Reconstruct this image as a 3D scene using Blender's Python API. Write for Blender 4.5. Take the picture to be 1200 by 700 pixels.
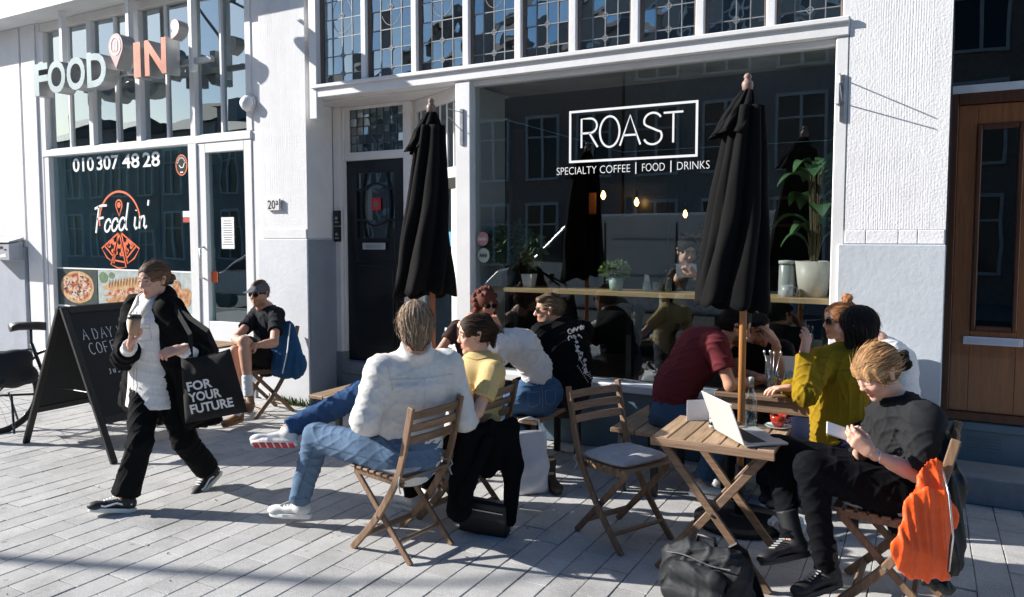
import bpy, bmesh, math, random
import numpy as np
from mathutils import Vector, Matrix, Quaternion
random.seed(7); np.random.seed(7)
for o in list(bpy.data.objects): bpy.data.objects.remove(o)
S = bpy.context.scene
COL = S.collection
PI = math.pi
R = math.radians

# ------------------------------------------------------------------ camera
EYE = 1.75
YAW = R(28.8)
PITCH = math.atan(55/880)
cam_d = bpy.data.cameras.new('camera'); cam = bpy.data.objects.new('camera', cam_d); COL.objects.link(cam)
cam_d.sensor_width = 36; cam_d.lens = 26.4; cam_d.shift_y = -17/1200
cam_d.clip_end = 2000; cam_d.clip_start = 0.05
cam.location = (0, 0, EYE)
cam.rotation_euler = (PI/2 - PITCH, 0, YAW)
S.camera = cam
# ------------------------------------------------------------------ sky, sun, exposure
SUN_AZ = R(20); SUN_EL = R(27)          # light travels along +X, 20 degrees towards the facade, 27 down
sun_dir = Vector((math.cos(SUN_AZ)*math.cos(SUN_EL), math.sin(SUN_AZ)*math.cos(SUN_EL), -math.sin(SUN_EL)))
W = bpy.data.worlds.new('World'); S.world = W; W.use_nodes = True
wn = W.node_tree
bg = wn.nodes['Background']
sky = wn.nodes.new('ShaderNodeTexSky'); sky.sky_type = 'NISHITA'; sky.sun_disc = False
sky.sun_elevation = SUN_EL
sky.sun_rotation = math.atan2(-sun_dir.x, -sun_dir.y)
sky.air_density = 1.0; sky.dust_density = 1.0; sky.ozone_density = 2.5
hsv = wn.nodes.new('ShaderNodeHueSaturation'); hsv.inputs['Saturation'].default_value = 1.4
wn.links.new(sky.outputs[0], hsv.inputs['Color']); wn.links.new(hsv.outputs[0], bg.inputs[0]); bg.inputs[1].default_value = 0.075
sd = bpy.data.lights.new('sun', 'SUN'); sun = bpy.data.objects.new('sun', sd); COL.objects.link(sun)
sd.energy = 5.0; sd.angle = R(0.53); sd.color = (1, 0.96, 0.90)
sun.rotation_euler = sun_dir.to_track_quat('-Z', 'Y').to_euler()
S.view_settings.view_transform = 'Standard'; S.view_settings.look = 'None'
S.view_settings.gamma = 1; S.view_settings.exposure = 0.92
S.view_settings.use_curve_mapping = False
S.render.engine = 'CYCLES'
S.cycles.max_bounces = 10; S.cycles.transparent_max_bounces = 24
S.render.resolution_x = 1024; S.render.resolution_y = 597

# ------------------------------------------------------------------ helpers
_fw = np.array([-math.sin(YAW)*math.cos(PITCH), math.cos(YAW)*math.cos(PITCH), -math.sin(PITCH)])
_rt = np.array([math.cos(YAW), math.sin(YAW), 0.0])
_up = np.cross(_rt, _fw)
def at(px, py, w):
    """world point seen at photo pixel (px,py) at real distance w metres along the view axis"""
    return np.array([0, 0, EYE]) + w*(_fw + _rt*(px-600)/880 - _up*(py-333)/880)
def atY(px, py, Y):
    d = _fw + _rt*(px-600)/880 - _up*(py-333)/880
    return np.array([0, 0, EYE]) + d*(Y/d[1])
def atZ(px, py, z=0.0):
    d = _fw + _rt*(px-600)/880 - _up*(py-333)/880
    return np.array([0, 0, EYE]) + d*((z-EYE)/d[2])
CAM_R = Vector(_rt); CAM_F = Vector((_fw[0], _fw[1], 0)).normalized()

def tag(o, label=None, cat=None, group=None, kind=None):
    if label: o['label'] = label
    if cat: o['category'] = cat
    if group: o['group'] = group
    if kind: o['kind'] = kind
    return o
def empty(name, loc=(0, 0, 0), rz=0, label=None, cat=None, group=None, parent=None):
    o = bpy.data.objects.new(name, None); COL.objects.link(o)
    o.location = loc; o.rotation_euler = (0, 0, rz); o.empty_display_size = .1
    if parent: o.parent = parent
    return tag(o, label, cat, group)
def world_off(p):
    v = Vector((0, 0, 0))
    while p is not None:
        v = v + p.location; p = p.parent
    return v
def link_mesh(name, me, mat, parent=None, kind=None, smooth=False, bevel=0, segs=1):
    for m in (mat if isinstance(mat, (list, tuple)) else [mat]): me.materials.append(m)
    if smooth:
        me.polygons.foreach_set('use_smooth', [True]*len(me.polygons))
    o = bpy.data.objects.new(name, me); COL.objects.link(o)
    if parent is not None: o.parent = parent
    if kind: o['kind'] = kind
    if bevel:
        b = o.modifiers.new('bevel', 'BEVEL'); b.width = bevel; b.segments = segs; b.limit_method = 'ANGLE'; b.angle_limit = R(40)
    return o
class MB:
    """collects geometry in world (or local) coordinates and links it as ONE mesh object"""
    def __init__(s): s.v = []; s.f = []; s.mi = []; s.cur = 0
    def add(s, vs, fs):
        n = len(s.v); s.v += [tuple(map(float, p)) for p in vs]
        for f in fs: s.f.append(tuple(i+n for i in f)); s.mi.append(s.cur)
        return s
    def box(s, x0, x1, y0, y1, z0, z1):
        if x0 > x1: x0, x1 = x1, x0
        if y0 > y1: y0, y1 = y1, y0
        if z0 > z1: z0, z1 = z1, z0
        return s.add([(x0,y0,z0),(x1,y0,z0),(x1,y1,z0),(x0,y1,z0),(x0,y0,z1),(x1,y0,z1),(x1,y1,z1),(x0,y1,z1)],
              [(0,3,2,1),(4,5,6,7),(0,1,5,4),(1,2,6,5),(2,3,7,6),(3,0,4,7)])
    def bar(s, a, b, w, h, up=(0, 0, 1)):
        """straight bar from a to b, w wide (sideways), h thick (along up)"""
        a = Vector(a); b = Vector(b); d = (b-a).normalized(); up = Vector(up)
        sd_ = d.cross(up)
        if sd_.length < 1e-5: sd_ = d.cross(Vector((1, 0, 0)))
        sd_.normalize(); u = sd_.cross(d)
        vs = []
        for p in (a, b):
            for i, j in ((-1,-1),(1,-1),(1,1),(-1,1)): vs.append(p+sd_*(i*w/2)+u*(j*h/2))
        return s.add(vs, [(0,3,2,1),(4,5,6,7),(0,1,5,4),(1,2,6,5),(2,3,7,6),(3,0,4,7)])
    def ribbon(s, pts, w, h, up):
        """bar following a path of points (curved rail)"""
        pts = [Vector(p) for p in pts]; up = Vector(up); vs = []; n = len(pts)
        for i, p in enumerate(pts):
            d = (pts[min(i+1, n-1)]-pts[max(i-1, 0)]).normalized()
            sd_ = d.cross(up).normalized(); u = sd_.cross(d)
            for a, b in ((-1,-1),(1,-1),(1,1),(-1,1)): vs.append(p+sd_*(a*w/2)+u*(b*h/2))
        fs = [(0,3,2,1), tuple(4*(n-1)+k for k in range(4))]
        for i in range(n-1):
            for k in range(4):
                k2 = (k+1) % 4; fs.append((4*i+k, 4*i+k2, 4*i+4+k2, 4*i+4+k))
        return s.add(vs, fs)
    def tube(s, pts, r, n=8, closed=False, caps=True):
        pts = [Vector(p) for p in pts]; m = len(pts); rs = r if isinstance(r, (list, tuple)) else [r]*m
        vs = []; prev = None
        for i, p in enumerate(pts):
            if closed: d = (pts[(i+1) % m]-pts[i-1]).normalized()
            else: d = (pts[min(i+1, m-1)]-pts[max(i-1, 0)]).normalized()
            if prev is None:
                u = d.cross(Vector((0, 0, 1)))
                if u.length < .05: u = d.cross(Vector((1, 0, 0)))
            else: u = prev-d*prev.dot(d)
            u.normalize(); prev = u; v = d.cross(u)
            for k in range(n):
                t = 2*PI*k/n; vs.append(p+(u*math.cos(t)+v*math.sin(t))*rs[i])
        fs = []
        for i in range(m if closed else m-1):
            j = (i+1) % m
            for k in range(n):
                k2 = (k+1) % n; fs.append((n*i+k, n*i+k2, n*j+k2, n*j+k))
        if caps and not closed:
            fs.append(tuple(range(n-1, -1, -1))); fs.append(tuple(n*(m-1)+k for k in range(n)))
        return s.add(vs, fs)
    def lathe(s, prof, c=(0, 0, 0), n=20, ax=None):
        """profile of (radius, height); ax: optional axis direction"""
        q = Vector((0, 0, 1)).rotation_difference(Vector(ax).normalized()) if ax is not None else Quaternion()
        c = Vector(c); vs = []; m = len(prof)
        for r_, z in prof:
            for k in range(n):
                t = 2*PI*k/n; vs.append(c+q @ Vector((r_*math.cos(t), r_*math.sin(t), z)))
        fs = []
        for i in range(m-1):
            for k in range(n):
                k2 = (k+1) % n; fs.append((n*i+k, n*i+k2, n*i+n+k2, n*i+n+k))
        if prof[0][0] > 1e-4: fs.append(tuple(range(n-1, -1, -1)))
        if prof[-1][0] > 1e-4: fs.append(tuple(n*(m-1)+k for k in range(n)))
        return s.add(vs, fs)
    def prism(s, poly, a, b, ax=1):
        """2D polygon (u,v) swept along axis ax from a to b; the others keep order"""
        n = len(poly); vs = []
        for t in (a, b):
            for u, v in poly:
                vs.append({0: (t, u, v), 1: (u, t, v), 2: (u, v, t)}[ax])
        fs = [tuple(range(n)), tuple(range(2*n-1, n-1, -1))]
        for k in range(n):
            k2 = (k+1) % n; fs.append((k2, k, n+k, n+k2))
        return s.add(vs, fs)
    def build(s, name, mat, parent=None, kind=None, smooth=False, bevel=0, segs=1, local=False, fix=True):
        me = bpy.data.meshes.new(name)
        off = Vector((0, 0, 0)) if local or parent is None else world_off(parent)
        me.from_pydata([(x-off.x, y-off.y, z-off.z) for x, y, z in s.v], [], s.f)
        if fix:
            bm = bmesh.new(); bm.from_mesh(me); bmesh.ops.recalc_face_normals(bm, faces=bm.faces); bm.to_mesh(me); bm.free()
        o = link_mesh(name, me, mat, parent, kind, smooth, bevel, segs)
        if isinstance(mat, (list, tuple)):
            me.polygons.foreach_set('material_index', s.mi)
        return o
def copy_tree(o, parent=None):
    c = o.copy(); COL.objects.link(c); c.parent = parent
    for ch in list(o.children): copy_tree(ch, c)
    return c

# ------------------------------------------------------------------ materials
MATS = {}
def lin(c):
    """sRGB 0..255 -> linear"""
    return tuple(((v/255+.055)/1.055)**2.4 if v/255 > .04045 else v/255/12.92 for v in c)
def mat(name, col, rough=.6, var=.12, scale=6., bump=0., bscale=40., metal=0., spec=.5, coat=0., stretch=None, emit=None, attr=False, sheen=0., dirt=0., sss=0.):
    """procedural principled material: colour varied by two noises, fine bump; attr=True multiplies the 'Col' attribute"""
    if name in MATS: return MATS[name]
    m = bpy.data.materials.new(name); m.use_nodes = True; nt = m.node_tree; b = nt.nodes['Principled BSDF']
    b.inputs['Roughness'].default_value = rough; b.inputs['Metallic'].default_value = metal
    b.inputs['Specular IOR Level'].default_value = spec
    if coat: b.inputs['Coat Weight'].default_value = coat; b.inputs['Coat Roughness'].default_value = .1
    if sheen: b.inputs['Sheen Weight'].default_value = sheen; b.inputs['Sheen Roughness'].default_value = .5
    if sss:
        b.inputs['Subsurface Weight'].default_value = sss; b.inputs['Subsurface Radius'].default_value = (.012, .004, .002); b.inputs['Subsurface Scale'].default_value = 1.0
    tc = nt.nodes.new('ShaderNodeTexCoord'); mp = nt.nodes.new('ShaderNodeMapping')
    nt.links.new(tc.outputs['Object'], mp.inputs[0])
    if stretch: mp.inputs['Scale'].default_value = stretch
    n1 = nt.nodes.new('ShaderNodeTexNoise'); n1.inputs['Scale'].default_value = scale; n1.inputs['Detail'].default_value = 6; n1.inputs['Roughness'].default_value = .65
    nt.links.new(mp.outputs[0], n1.inputs['Vector'])
    rp = nt.nodes.new('ShaderNodeMapRange'); rp.inputs['From Min'].default_value = .3; rp.inputs['From Max'].default_value = .7
    rp.inputs['To Min'].default_value = 1-var; rp.inputs['To Max'].default_value = 1+var
    nt.links.new(n1.outputs[0], rp.inputs['Value'])
    mx = nt.nodes.new('ShaderNodeMix'); mx.data_type = 'RGBA'; mx.blend_type = 'MULTIPLY'; mx.inputs['Factor'].default_value = 1
    if attr:
        an = nt.nodes.new('ShaderNodeAttribute'); an.attribute_name = 'Col'; nt.links.new(an.outputs['Color'], mx.inputs['A'])
    else: mx.inputs['A'].default_value = (*col, 1)
    cb = nt.nodes.new('ShaderNodeCombineColor')
    for k in range(3): nt.links.new(rp.outputs[0], cb.inputs[k])
    nt.links.new(cb.outputs[0], mx.inputs['B'])
    out = mx.outputs['Result']
    if dirt:
        n2 = nt.nodes.new('ShaderNodeTexNoise'); n2.inputs['Scale'].default_value = scale*.35; n2.inputs['Detail'].default_value = 8; n2.inputs['Roughness'].default_value = .75
        mp2 = nt.nodes.new('ShaderNodeMapping'); mp2.inputs['Scale'].default_value = (1, 1, .22); nt.links.new(tc.outputs['Object'], mp2.inputs[0]); nt.links.new(mp2.outputs[0], n2.inputs['Vector'])
        r2 = nt.nodes.new('ShaderNodeMapRange'); r2.inputs['From Min'].default_value = .52; r2.inputs['From Max'].default_value = .75; r2.inputs['To Max'].default_value = dirt
        nt.links.new(n2.outputs[0], r2.inputs['Value'])
        m2 = nt.nodes.new('ShaderNodeMix'); m2.data_type = 'RGBA'; m2.inputs['B'].default_value = (col[0]*.4+.02, col[1]*.38+.018, col[2]*.35+.015, 1)
        nt.links.new(r2.outputs[0], m2.inputs['Factor']); nt.links.new(out, m2.inputs['A']); out = m2.outputs['Result']
    nt.links.new(out, b.inputs['Base Color'])
    # roughness variation
    r3 = nt.nodes.new('ShaderNodeMapRange'); r3.inputs['To Min'].default_value = max(0, rough-.08); r3.inputs['To Max'].default_value = min(1, rough+.08)
    nt.links.new(n1.outputs[0], r3.inputs['Value']); nt.links.new(r3.outputs[0], b.inputs['Roughness'])
    if bump:
        n4 = nt.nodes.new('ShaderNodeTexNoise'); n4.inputs['Scale'].default_value = bscale; n4.inputs['Detail'].default_value = 5
        nt.links.new(mp.outputs[0], n4.inputs['Vector'])
        bp = nt.nodes.new('ShaderNodeBump'); bp.inputs['Strength'].default_value = 1; bp.inputs['Distance'].default_value = bump
        nt.links.new(n4.outputs[0], bp.inputs['Height']); nt.links.new(bp.outputs[0], b.inputs['Normal'])
    if emit:
        b.inputs['Emission Color'].default_value = (*emit[0], 1); b.inputs['Emission Strength'].default_value = emit[1]
    MATS[name] = m; return m
def glass_mat(name, tint=(.8, .86, .86), ior=1.6, wav=.0, wscale=3., through=1., base=0., rough=0.):
    """window glass: fresnel mirror over a tinted see-through pane, slightly uneven"""
    m = bpy.data.materials.new(name); m.use_nodes = True; nt = m.node_tree; nt.nodes.clear()
    out = nt.nodes.new('ShaderNodeOutputMaterial'); mix = nt.nodes.new('ShaderNodeMixShader')
    tr = nt.nodes.new('ShaderNodeBsdfTransparent'); tr.inputs[0].default_value = (*tint, 1)
    gl = nt.nodes.new('ShaderNodeBsdfGlossy'); gl.inputs['Roughness'].default_value = rough; gl.inputs['Color'].default_value = (.86, .97, 1, 1)
    # Schlick reflectance, the same from both sides of the pane
    f0 = ((ior-1)/(ior+1))**2*1.9
    ge = nt.nodes.new('ShaderNodeNewGeometry'); dp = nt.nodes.new('ShaderNodeVectorMath'); dp.operation = 'DOT_PRODUCT'
    nt.links.new(ge.outputs['Normal'], dp.inputs[0]); nt.links.new(ge.outputs['Incoming'], dp.inputs[1])
    ab_ = nt.nodes.new('ShaderNodeMath'); ab_.operation = 'ABSOLUTE'; nt.links.new(dp.outputs['Value'], ab_.inputs[0])
    om = nt.nodes.new('ShaderNodeMath'); om.operation = 'SUBTRACT'; om.inputs[0].default_value = 1; nt.links.new(ab_.outputs[0], om.inputs[1])
    pw = nt.nodes.new('ShaderNodeMath'); pw.operation = 'POWER'; pw.inputs[1].default_value = 5; nt.links.new(om.outputs[0], pw.inputs[0])
    ml = nt.nodes.new('ShaderNodeMath'); ml.operation = 'MULTIPLY_ADD'; ml.inputs[1].default_value = 1-f0; ml.inputs[2].default_value = f0; nt.links.new(pw.outputs[0], ml.inputs[0])
    f = ml.outputs[0]
    if base:
        ma = nt.nodes.new('ShaderNodeMath'); ma.operation = 'ADD'; ma.inputs[1].default_value = base; ma.use_clamp = True
        nt.links.new(f, ma.inputs[0]); f = ma.outputs[0]
    nt.links.new(f, mix.inputs[0]); nt.links.new(tr.outputs[0], mix.inputs[1]); nt.links.new(gl.outputs[0], mix.inputs[2])
    if wav:
        tc = nt.nodes.new('ShaderNodeTexCoord'); n = nt.nodes.new('ShaderNodeTexNoise'); n.inputs['Scale'].default_value = wscale; n.inputs['Detail'].default_value = 1
        bp = nt.nodes.new('ShaderNodeBump'); bp.inputs['Distance'].default_value = wav; bp.inputs['Strength'].default_value = 1
        nt.links.new(tc.outputs['Object'], n.inputs['Vector']); nt.links.new(n.outputs[0], bp.inputs['Height'])
        nt.links.new(bp.outputs[0], gl.inputs['Normal'])
    nt.links.new(mix.outputs[0], out.inputs[0]); MATS[name] = m
    return m
def wood_mat(name, c1, c2, rough=.5, scale=1., axis=0, bump=.0006, coat=0.):
    if name in MATS: return MATS[name]
    m = bpy.data.materials.new(name); m.use_nodes = True; nt = m.node_tree; b = nt.nodes['Principled BSDF']
    tc = nt.nodes.new('ShaderNodeTexCoord'); mp = nt.nodes.new('ShaderNodeMapping')
    sc = [22*scale]*3; sc[axis] = 1.6*scale; mp.inputs['Scale'].default_value = sc
    nt.links.new(tc.outputs['Object'], mp.inputs[0])
    n = nt.nodes.new('ShaderNodeTexNoise'); n.inputs['Scale'].default_value = 2.2; n.inputs['Detail'].default_value = 8; n.inputs['Roughness'].default_value = .7; n.inputs['Distortion'].default_value = .6
    nt.links.new(mp.outputs[0], n.inputs['Vector'])
    cr = nt.nodes.new('ShaderNodeValToRGB'); cr.color_ramp.elements[0].position = .32; cr.color_ramp.elements[0].color = (*c1, 1)
    cr.color_ramp.elements[1].position = .68; cr.color_ramp.elements[1].color = (*c2, 1)
    nt.links.new(n.outputs[0], cr.inputs[0])
    oi = nt.nodes.new('ShaderNodeObjectInfo'); mr = nt.nodes.new('ShaderNodeMapRange'); mr.inputs['To Min'].default_value = .8; mr.inputs['To Max'].default_value = 1.18
    nt.links.new(oi.outputs['Random'], mr.inputs['Value'])
    hs = nt.nodes.new('ShaderNodeHueSaturation'); nt.links.new(mr.outputs[0], hs.inputs['Value']); nt.links.new(cr.outputs[0], hs.inputs['Color'])
    nt.links.new(hs.outputs[0], b.inputs['Base Color']); b.inputs['Roughness'].default_value = rough
    if coat: b.inputs['Coat Weight'].default_value = coat
    bp = nt.nodes.new('ShaderNodeBump'); bp.inputs['Distance'].default_value = bump; nt.links.new(n.outputs[0], bp.inputs['Height']); nt.links.new(bp.outputs[0], b.inputs['Normal'])
    MATS[name] = m; return m
def emit_mat(name, col, s):
    m = bpy.data.materials.new(name); m.use_nodes = True; nt = m.node_tree; nt.nodes.clear()
    o = nt.nodes.new('ShaderNodeOutputMaterial'); e = nt.nodes.new('ShaderNodeEmission'); e.inputs[0].default_value = (*col, 1); e.inputs[1].default_value = s
    nt.links.new(e.outputs[0], o.inputs[0]); return m

def text_mesh(body, size=1., extrude=0., offset=0., shear=0., align='LEFT', spacing=1.):
    """flat text as mesh data in its own x/y plane"""
    cu = bpy.data.curves.new('t', 'FONT'); cu.body = body; cu.size = size; cu.extrude = extrude; cu.offset = offset; cu.shear = shear
    cu.align_x = align; cu.space_character = spacing; cu.resolution_u = 4
    o = bpy.data.objects.new('t', cu); COL.objects.link(o)
    dg = bpy.context.evaluated_depsgraph_get(); me = bpy.data.meshes.new_from_object(o.evaluated_get(dg))
    bpy.data.objects.remove(o); bpy.data.curves.remove(cu)
    v = np.empty(len(me.vertices)*3); me.vertices.foreach_get('co', v); v = v.reshape(-1, 3)
    f = [tuple(p.vertices) for p in me.polygons]; bpy.data.meshes.remove(me)
    return v, f
def place_text(mb, body, org, ux, uy, height, width=None, extrude=0., offset=0., shear=0., spacing=1., capw=None):
    """text with its bounding box fitted: lower left corner at org, ux/uy unit directions, height (and width) in metres"""
    v, f = text_mesh(body, 1., 0., offset, shear, spacing=spacing)
    lo = v.min(0); hi = v.max(0); sy = height/(hi[1]-lo[1]); sx = width/(hi[0]-lo[0]) if width else sy
    org = np.array(org, float); ux = np.array(ux, float); uy = np.array(uy, float)
    P = org+np.outer((v[:, 0]-lo[0])*sx, ux)+np.outer((v[:, 1]-lo[1])*sy, uy)
    if not extrude:
        mb.add(P, f); return
    nz = np.cross(ux, uy); nz /= np.linalg.norm(nz); n = len(P)
    cnt = {}
    for q in f:
        for i in range(len(q)):
            e = (q[i], q[(i+1) % len(q)]); cnt[e] = 1
    side = [e for e in cnt if (e[1], e[0]) not in cnt]
    mb.add(np.vstack([P+nz*extrude, P]), list(f)+[tuple(i+n for i in reversed(q)) for q in f]+[(b_, a_, a_+n, b_+n) for a_, b_ in side])
def strokes(mb, lines, org, ux, uy, w, nz, h=.001, sx=1., sy=1.):
    """hand-drawn polylines in a plane, each a thin flat ribbon"""
    org = Vector(org); ux = Vector(ux); uy = Vector(uy)
    for L in lines:
        pts = [org+ux*(p[0]*sx)+uy*(p[1]*sy) for p in L]
        mb.ribbon(pts, w, h, nz)
# ================================================================== THE SETTING
FY = 5.75
M_white = mat('white_paint', (.74, .74, .745), .5, .05, 3, .0012, 30, dirt=.20)
M_cream = mat('aged_white_paint', (.74, .71, .69), .5, .05, 3, .0012, 30, dirt=.14)
M_render = mat('white_render', (.74, .74, .75), .8, .05, 5, .003, 60, dirt=.24)
M_greyplinth = mat('pale_grey_plinth', (.36, .39, .45), .6, .07, 5, .002, 35, dirt=.25)
M_greylow = mat('pale_grey_panel', (.50, .54, .585), .55, .05, 4, .002, 30, dirt=.15)
M_blue = mat('blue_grey_paint', (.085, .15, .20), .45, .12, 6, .0015, 30, dirt=.3)
M_stone = mat('blue_stone', (.20, .22, .24), .75, .15, 14, .002, 60, dirt=.3)
M_black = mat('black_paint', (.006, .008, .010), .35, .2, 8)
M_door = mat('dark_navy_door_paint', (.0035, .007, .0105), .3, .15, 6, .0006, 30)
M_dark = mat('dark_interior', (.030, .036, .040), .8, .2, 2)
M_lead = mat('lead_came', (.10, .105, .11), .45, .2, 20, metal=.6)
M_leadl = mat('pale_lead_came', (.24, .25, .26), .45, .2, 20, metal=.3)
M_metal = mat('steel', (.45, .46, .47), .35, .1, 10, metal=1.)
M_chrome = mat('brushed_metal', (.6, .6, .6), .28, .1, 30, metal=1.)
M_brown = wood_mat('varnished_brown_wood', (.12, .042, .013), (.22, .085, .026), .38, .8, 2, .0004, coat=.3)
M_browndk = wood_mat('dark_brown_wood', (.05, .016, .007), (.10, .034, .012), .4, .8, 2, .0004)
M_shelf = wood_mat('pale_shelf_wood', (.42, .27, .13), (.62, .44, .24), .5, 1, 0)
M_asphalt = mat('asphalt', (.055, .055, .058), .9, .25, 20, .004, 150)
M_vinyl = mat('white_vinyl', (.85, .86, .86), .5, .02)
M_orange = mat('orange_vinyl', (.80, .13, .03), .5, .05)
G_big = glass_mat('shop_glass', (.74, .79, .78), 1.62, .0010, 1.1, base=.042)
G_food = glass_mat('shop_glass_left', (.62, .80, .83), 1.75, .0012, 1.4, base=.10)
G_old = glass_mat('old_leaded_glass', (.55, .62, .66), 1.9, .0022, 5., base=.16)
G_upper = glass_mat('upper_shop_glass', (.45, .50, .54), 1.9, .0012, 1.5, base=.22)
G_door = glass_mat('door_glass', (.25, .32, .35), 1.6, .002, 4., base=.13)
rng = random.Random(3)

# ---- ground, road, kerb
g_ = MB(); g_.add([(-300,-300,-.16),(300,-300,-.16),(300,300,-.16),(-300,300,-.16)], [(0,1,2,3)])
tag(g_.build('ground', mat('far_ground', (.10, .10, .095), .9, .2, .3)), kind='structure')
g_ = MB(); g_.box(-60, 40, -7.6, -1.25, -.155, -.12); tag(g_.build('road', M_asphalt), kind='structure')
g_ = MB(); g_.box(-60, 40, -1.25, -1.05, -.155, .003); tag(g_.build('kerb', M_stone, bevel=.01), kind='structure')
g_ = MB(); g_.box(-60, 40, -10.9, -7.6, -.155, .0); tag(g_.build('far_pavement', M_stone), kind='structure')

# ---- pavement with pavers
def paver_mat(name):
    m = bpy.data.materials.new(name); m.use_nodes = True; nt = m.node_tree; b = nt.nodes['Principled BSDF']; b.inputs['Roughness'].default_value = .85
    b.inputs['Specular IOR Level'].default_value = .3
    at_ = nt.nodes.new('ShaderNodeAttribute'); at_.attribute_name = 'Col'
    oi = nt.nodes.new('ShaderNodeObjectInfo')
    geo = nt.nodes.new('ShaderNodeNewGeometry')
    def noise(s, d=6, r=.6):
        n = nt.nodes.new('ShaderNodeTexNoise'); n.inputs['Scale'].default_value = s; n.inputs['Detail'].default_value = d; n.inputs['Roughness'].default_value = r
        nt.links.new(geo.outputs['Position'], n.inputs['Vector']); return n.outputs[0]
    def rng_(x, a, b_, lo=.3, hi=.7):
        r = nt.nodes.new('ShaderNodeMapRange'); r.inputs['From Min'].default_value = lo; r.inputs['From Max'].default_value = hi; r.inputs['To Min'].default_value = a; r.inputs['To Max'].default_value = b_
        nt.links.new(x, r.inputs['Value']); return r.outputs[0]
    def mul(a, b_):
        k = nt.nodes.new('ShaderNodeMath'); k.operation = 'MULTIPLY'; nt.links.new(a, k.inputs[0]); nt.links.new(b_, k.inputs[1]); return k.outputs[0]
    speck = rng_(noise(230, 2, .6), .62, 1.34)
    blot = rng_(noise(3.2, 8, .7), .80, 1.14)
    rnd = rng_(oi.outputs['Random'], .88, 1.07, 0, 1)
    tot = mul(mul(speck, blot), rnd)
    gum = noise(9, 2, .5); gs = mul(rng_(gum, 1., .68, .715, .73), rng_(noise(1.1, 6, .75), 1.05, .80, .52, .72))
    tot = mul(tot, gs)
    cb = nt.nodes.new('ShaderNodeCombineColor')
    for k, c in enumerate((.405, .40, .39)):
        q = nt.nodes.new('ShaderNodeMath'); q.operation = 'MULTIPLY'; q.inputs[1].default_value = c; nt.links.new(tot, q.inputs[0]); nt.links.new(q.outputs[0], cb.inputs[k])
    nt.links.new(cb.outputs[0], b.inputs['Base Color'])
    bp = nt.nodes.new('ShaderNodeBump'); bp.inputs['Distance'].default_value = .0012; nt.links.new(noise(180, 4, .6), bp.inputs['Height']); nt.links.new(bp.outputs[0], b.inputs['Normal'])
    return m
M_paver = paver_mat('concrete_paver')
M_joint = mat('joint_sand', (.085, .078, .068), .95, .3, 40, .002, 200)
pv = MB(); pv.box(-60, 40, -1.05, FY+.02, -.155, -.006)
pavement = tag(pv.build('pavement', M_joint), kind='structure')
PW, PL = .158, .3255
def paver_verts(w, l, gap=.0042, ch=.003, d=.02):
    a, b_ = w/2-gap/2, l/2-gap/2
    vs = [(-a,-b_,-d),(a,-b_,-d),(a,b_,-d),(-a,b_,-d),(-a,-b_,-ch),(a,-b_,-ch),(a,b_,-ch),(-a,b_,-ch),
          (-a+ch,-b_+ch,0),(a-ch,-b_+ch,0),(a-ch,b_-ch,0),(-a+ch,b_-ch,0)]
    fs = [(0,1,5,4),(1,2,6,5),(2,3,7,6),(3,0,4,7),(4,5,9,8),(5,6,10,9),(6,7,11,10),(7,4,8,11),(8,9,10,11)]
    return vs, fs
pvv, pvf = paver_verts(PW, PL)
pme = bpy.data.meshes.new('paver'); pme.from_pydata(pvv, [], pvf); pme.materials.append(M_paver)
cells = []
x0 = -4.938+PW/2
for i in range(-60, 75):
    X = x0+i*PW
    for j in range(-12, 13):
        Yc = 2.323+PL/2+(PL/2 if i % 2 else 0)+j*PL
        if Yc < -1.0+PL/2 or Yc > FY+.1: continue
        if Yc+PL/2 > FY-.02 and Yc > FY: continue
        cells.append((X, Yc))
def px_of(X, Y):
    q = np.array([X, Y, -EYE]); w = q@_fw
    return (600+880*(q@_rt)/w, 333-880*(q@_up)/w, w) if w > .3 else (-9e9, 0, w)
vis = []; rest = []
for c in cells:
    u, v, w = px_of(*c)
    (vis if (-25 < u < 1225 and v < 715 and w > 0) else rest).append((w, c))
# largest in view first, those standing under the tables and people included
vis.sort(key=lambda t: t[0])
for k, (w, (X, Y)) in enumerate(vis[:300]):
    o = bpy.data.objects.new('paver', pme); COL.objects.link(o); o.parent = pavement
    o.location = (X+rng.gauss(0, .0008), Y+rng.gauss(0, .0012), rng.gauss(0, .0012))
    o.rotation_euler = (rng.gauss(0, .004), rng.gauss(0, .006), rng.gauss(0, .002))
mb = MB()
for w, (X, Y) in vis[300:]+rest:
    dz = rng.gauss(0, .0012)
    mb.add([(a+X, b_+Y, c_+dz) for a, b_, c_ in pvv], pvf)
mb.build('pavers', M_paver, pavement, kind='stuff', fix=False)

lt = MB(); lr = random.Random(31)
for k in range(70):
    X, Y = -6.5+7.5*lr.random(), 1.9+3.7*lr.random(); a = lr.random()*6.28; l_ = .006+.014*lr.random(); w_ = .003+.006*lr.random(); d = Vector((math.cos(a), math.sin(a), .1)); n_ = Vector((-math.sin(a), math.cos(a), 0)); c = Vector((X, Y, .005))
    lt.add([c-d*l_-n_*w_*.5, c+n_*w_*-1.0, c+d*l_, c+n_*w_+Vector((0, 0, .003))], [(0, 1, 2, 3)])
tag(lt.build('litter', mat('litter', (.14, .10, .06), .9, .5, 40), fix=False), 'tiny dry leaf bits and butts scattered over the paving', 'litter', kind='stuff')
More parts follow.
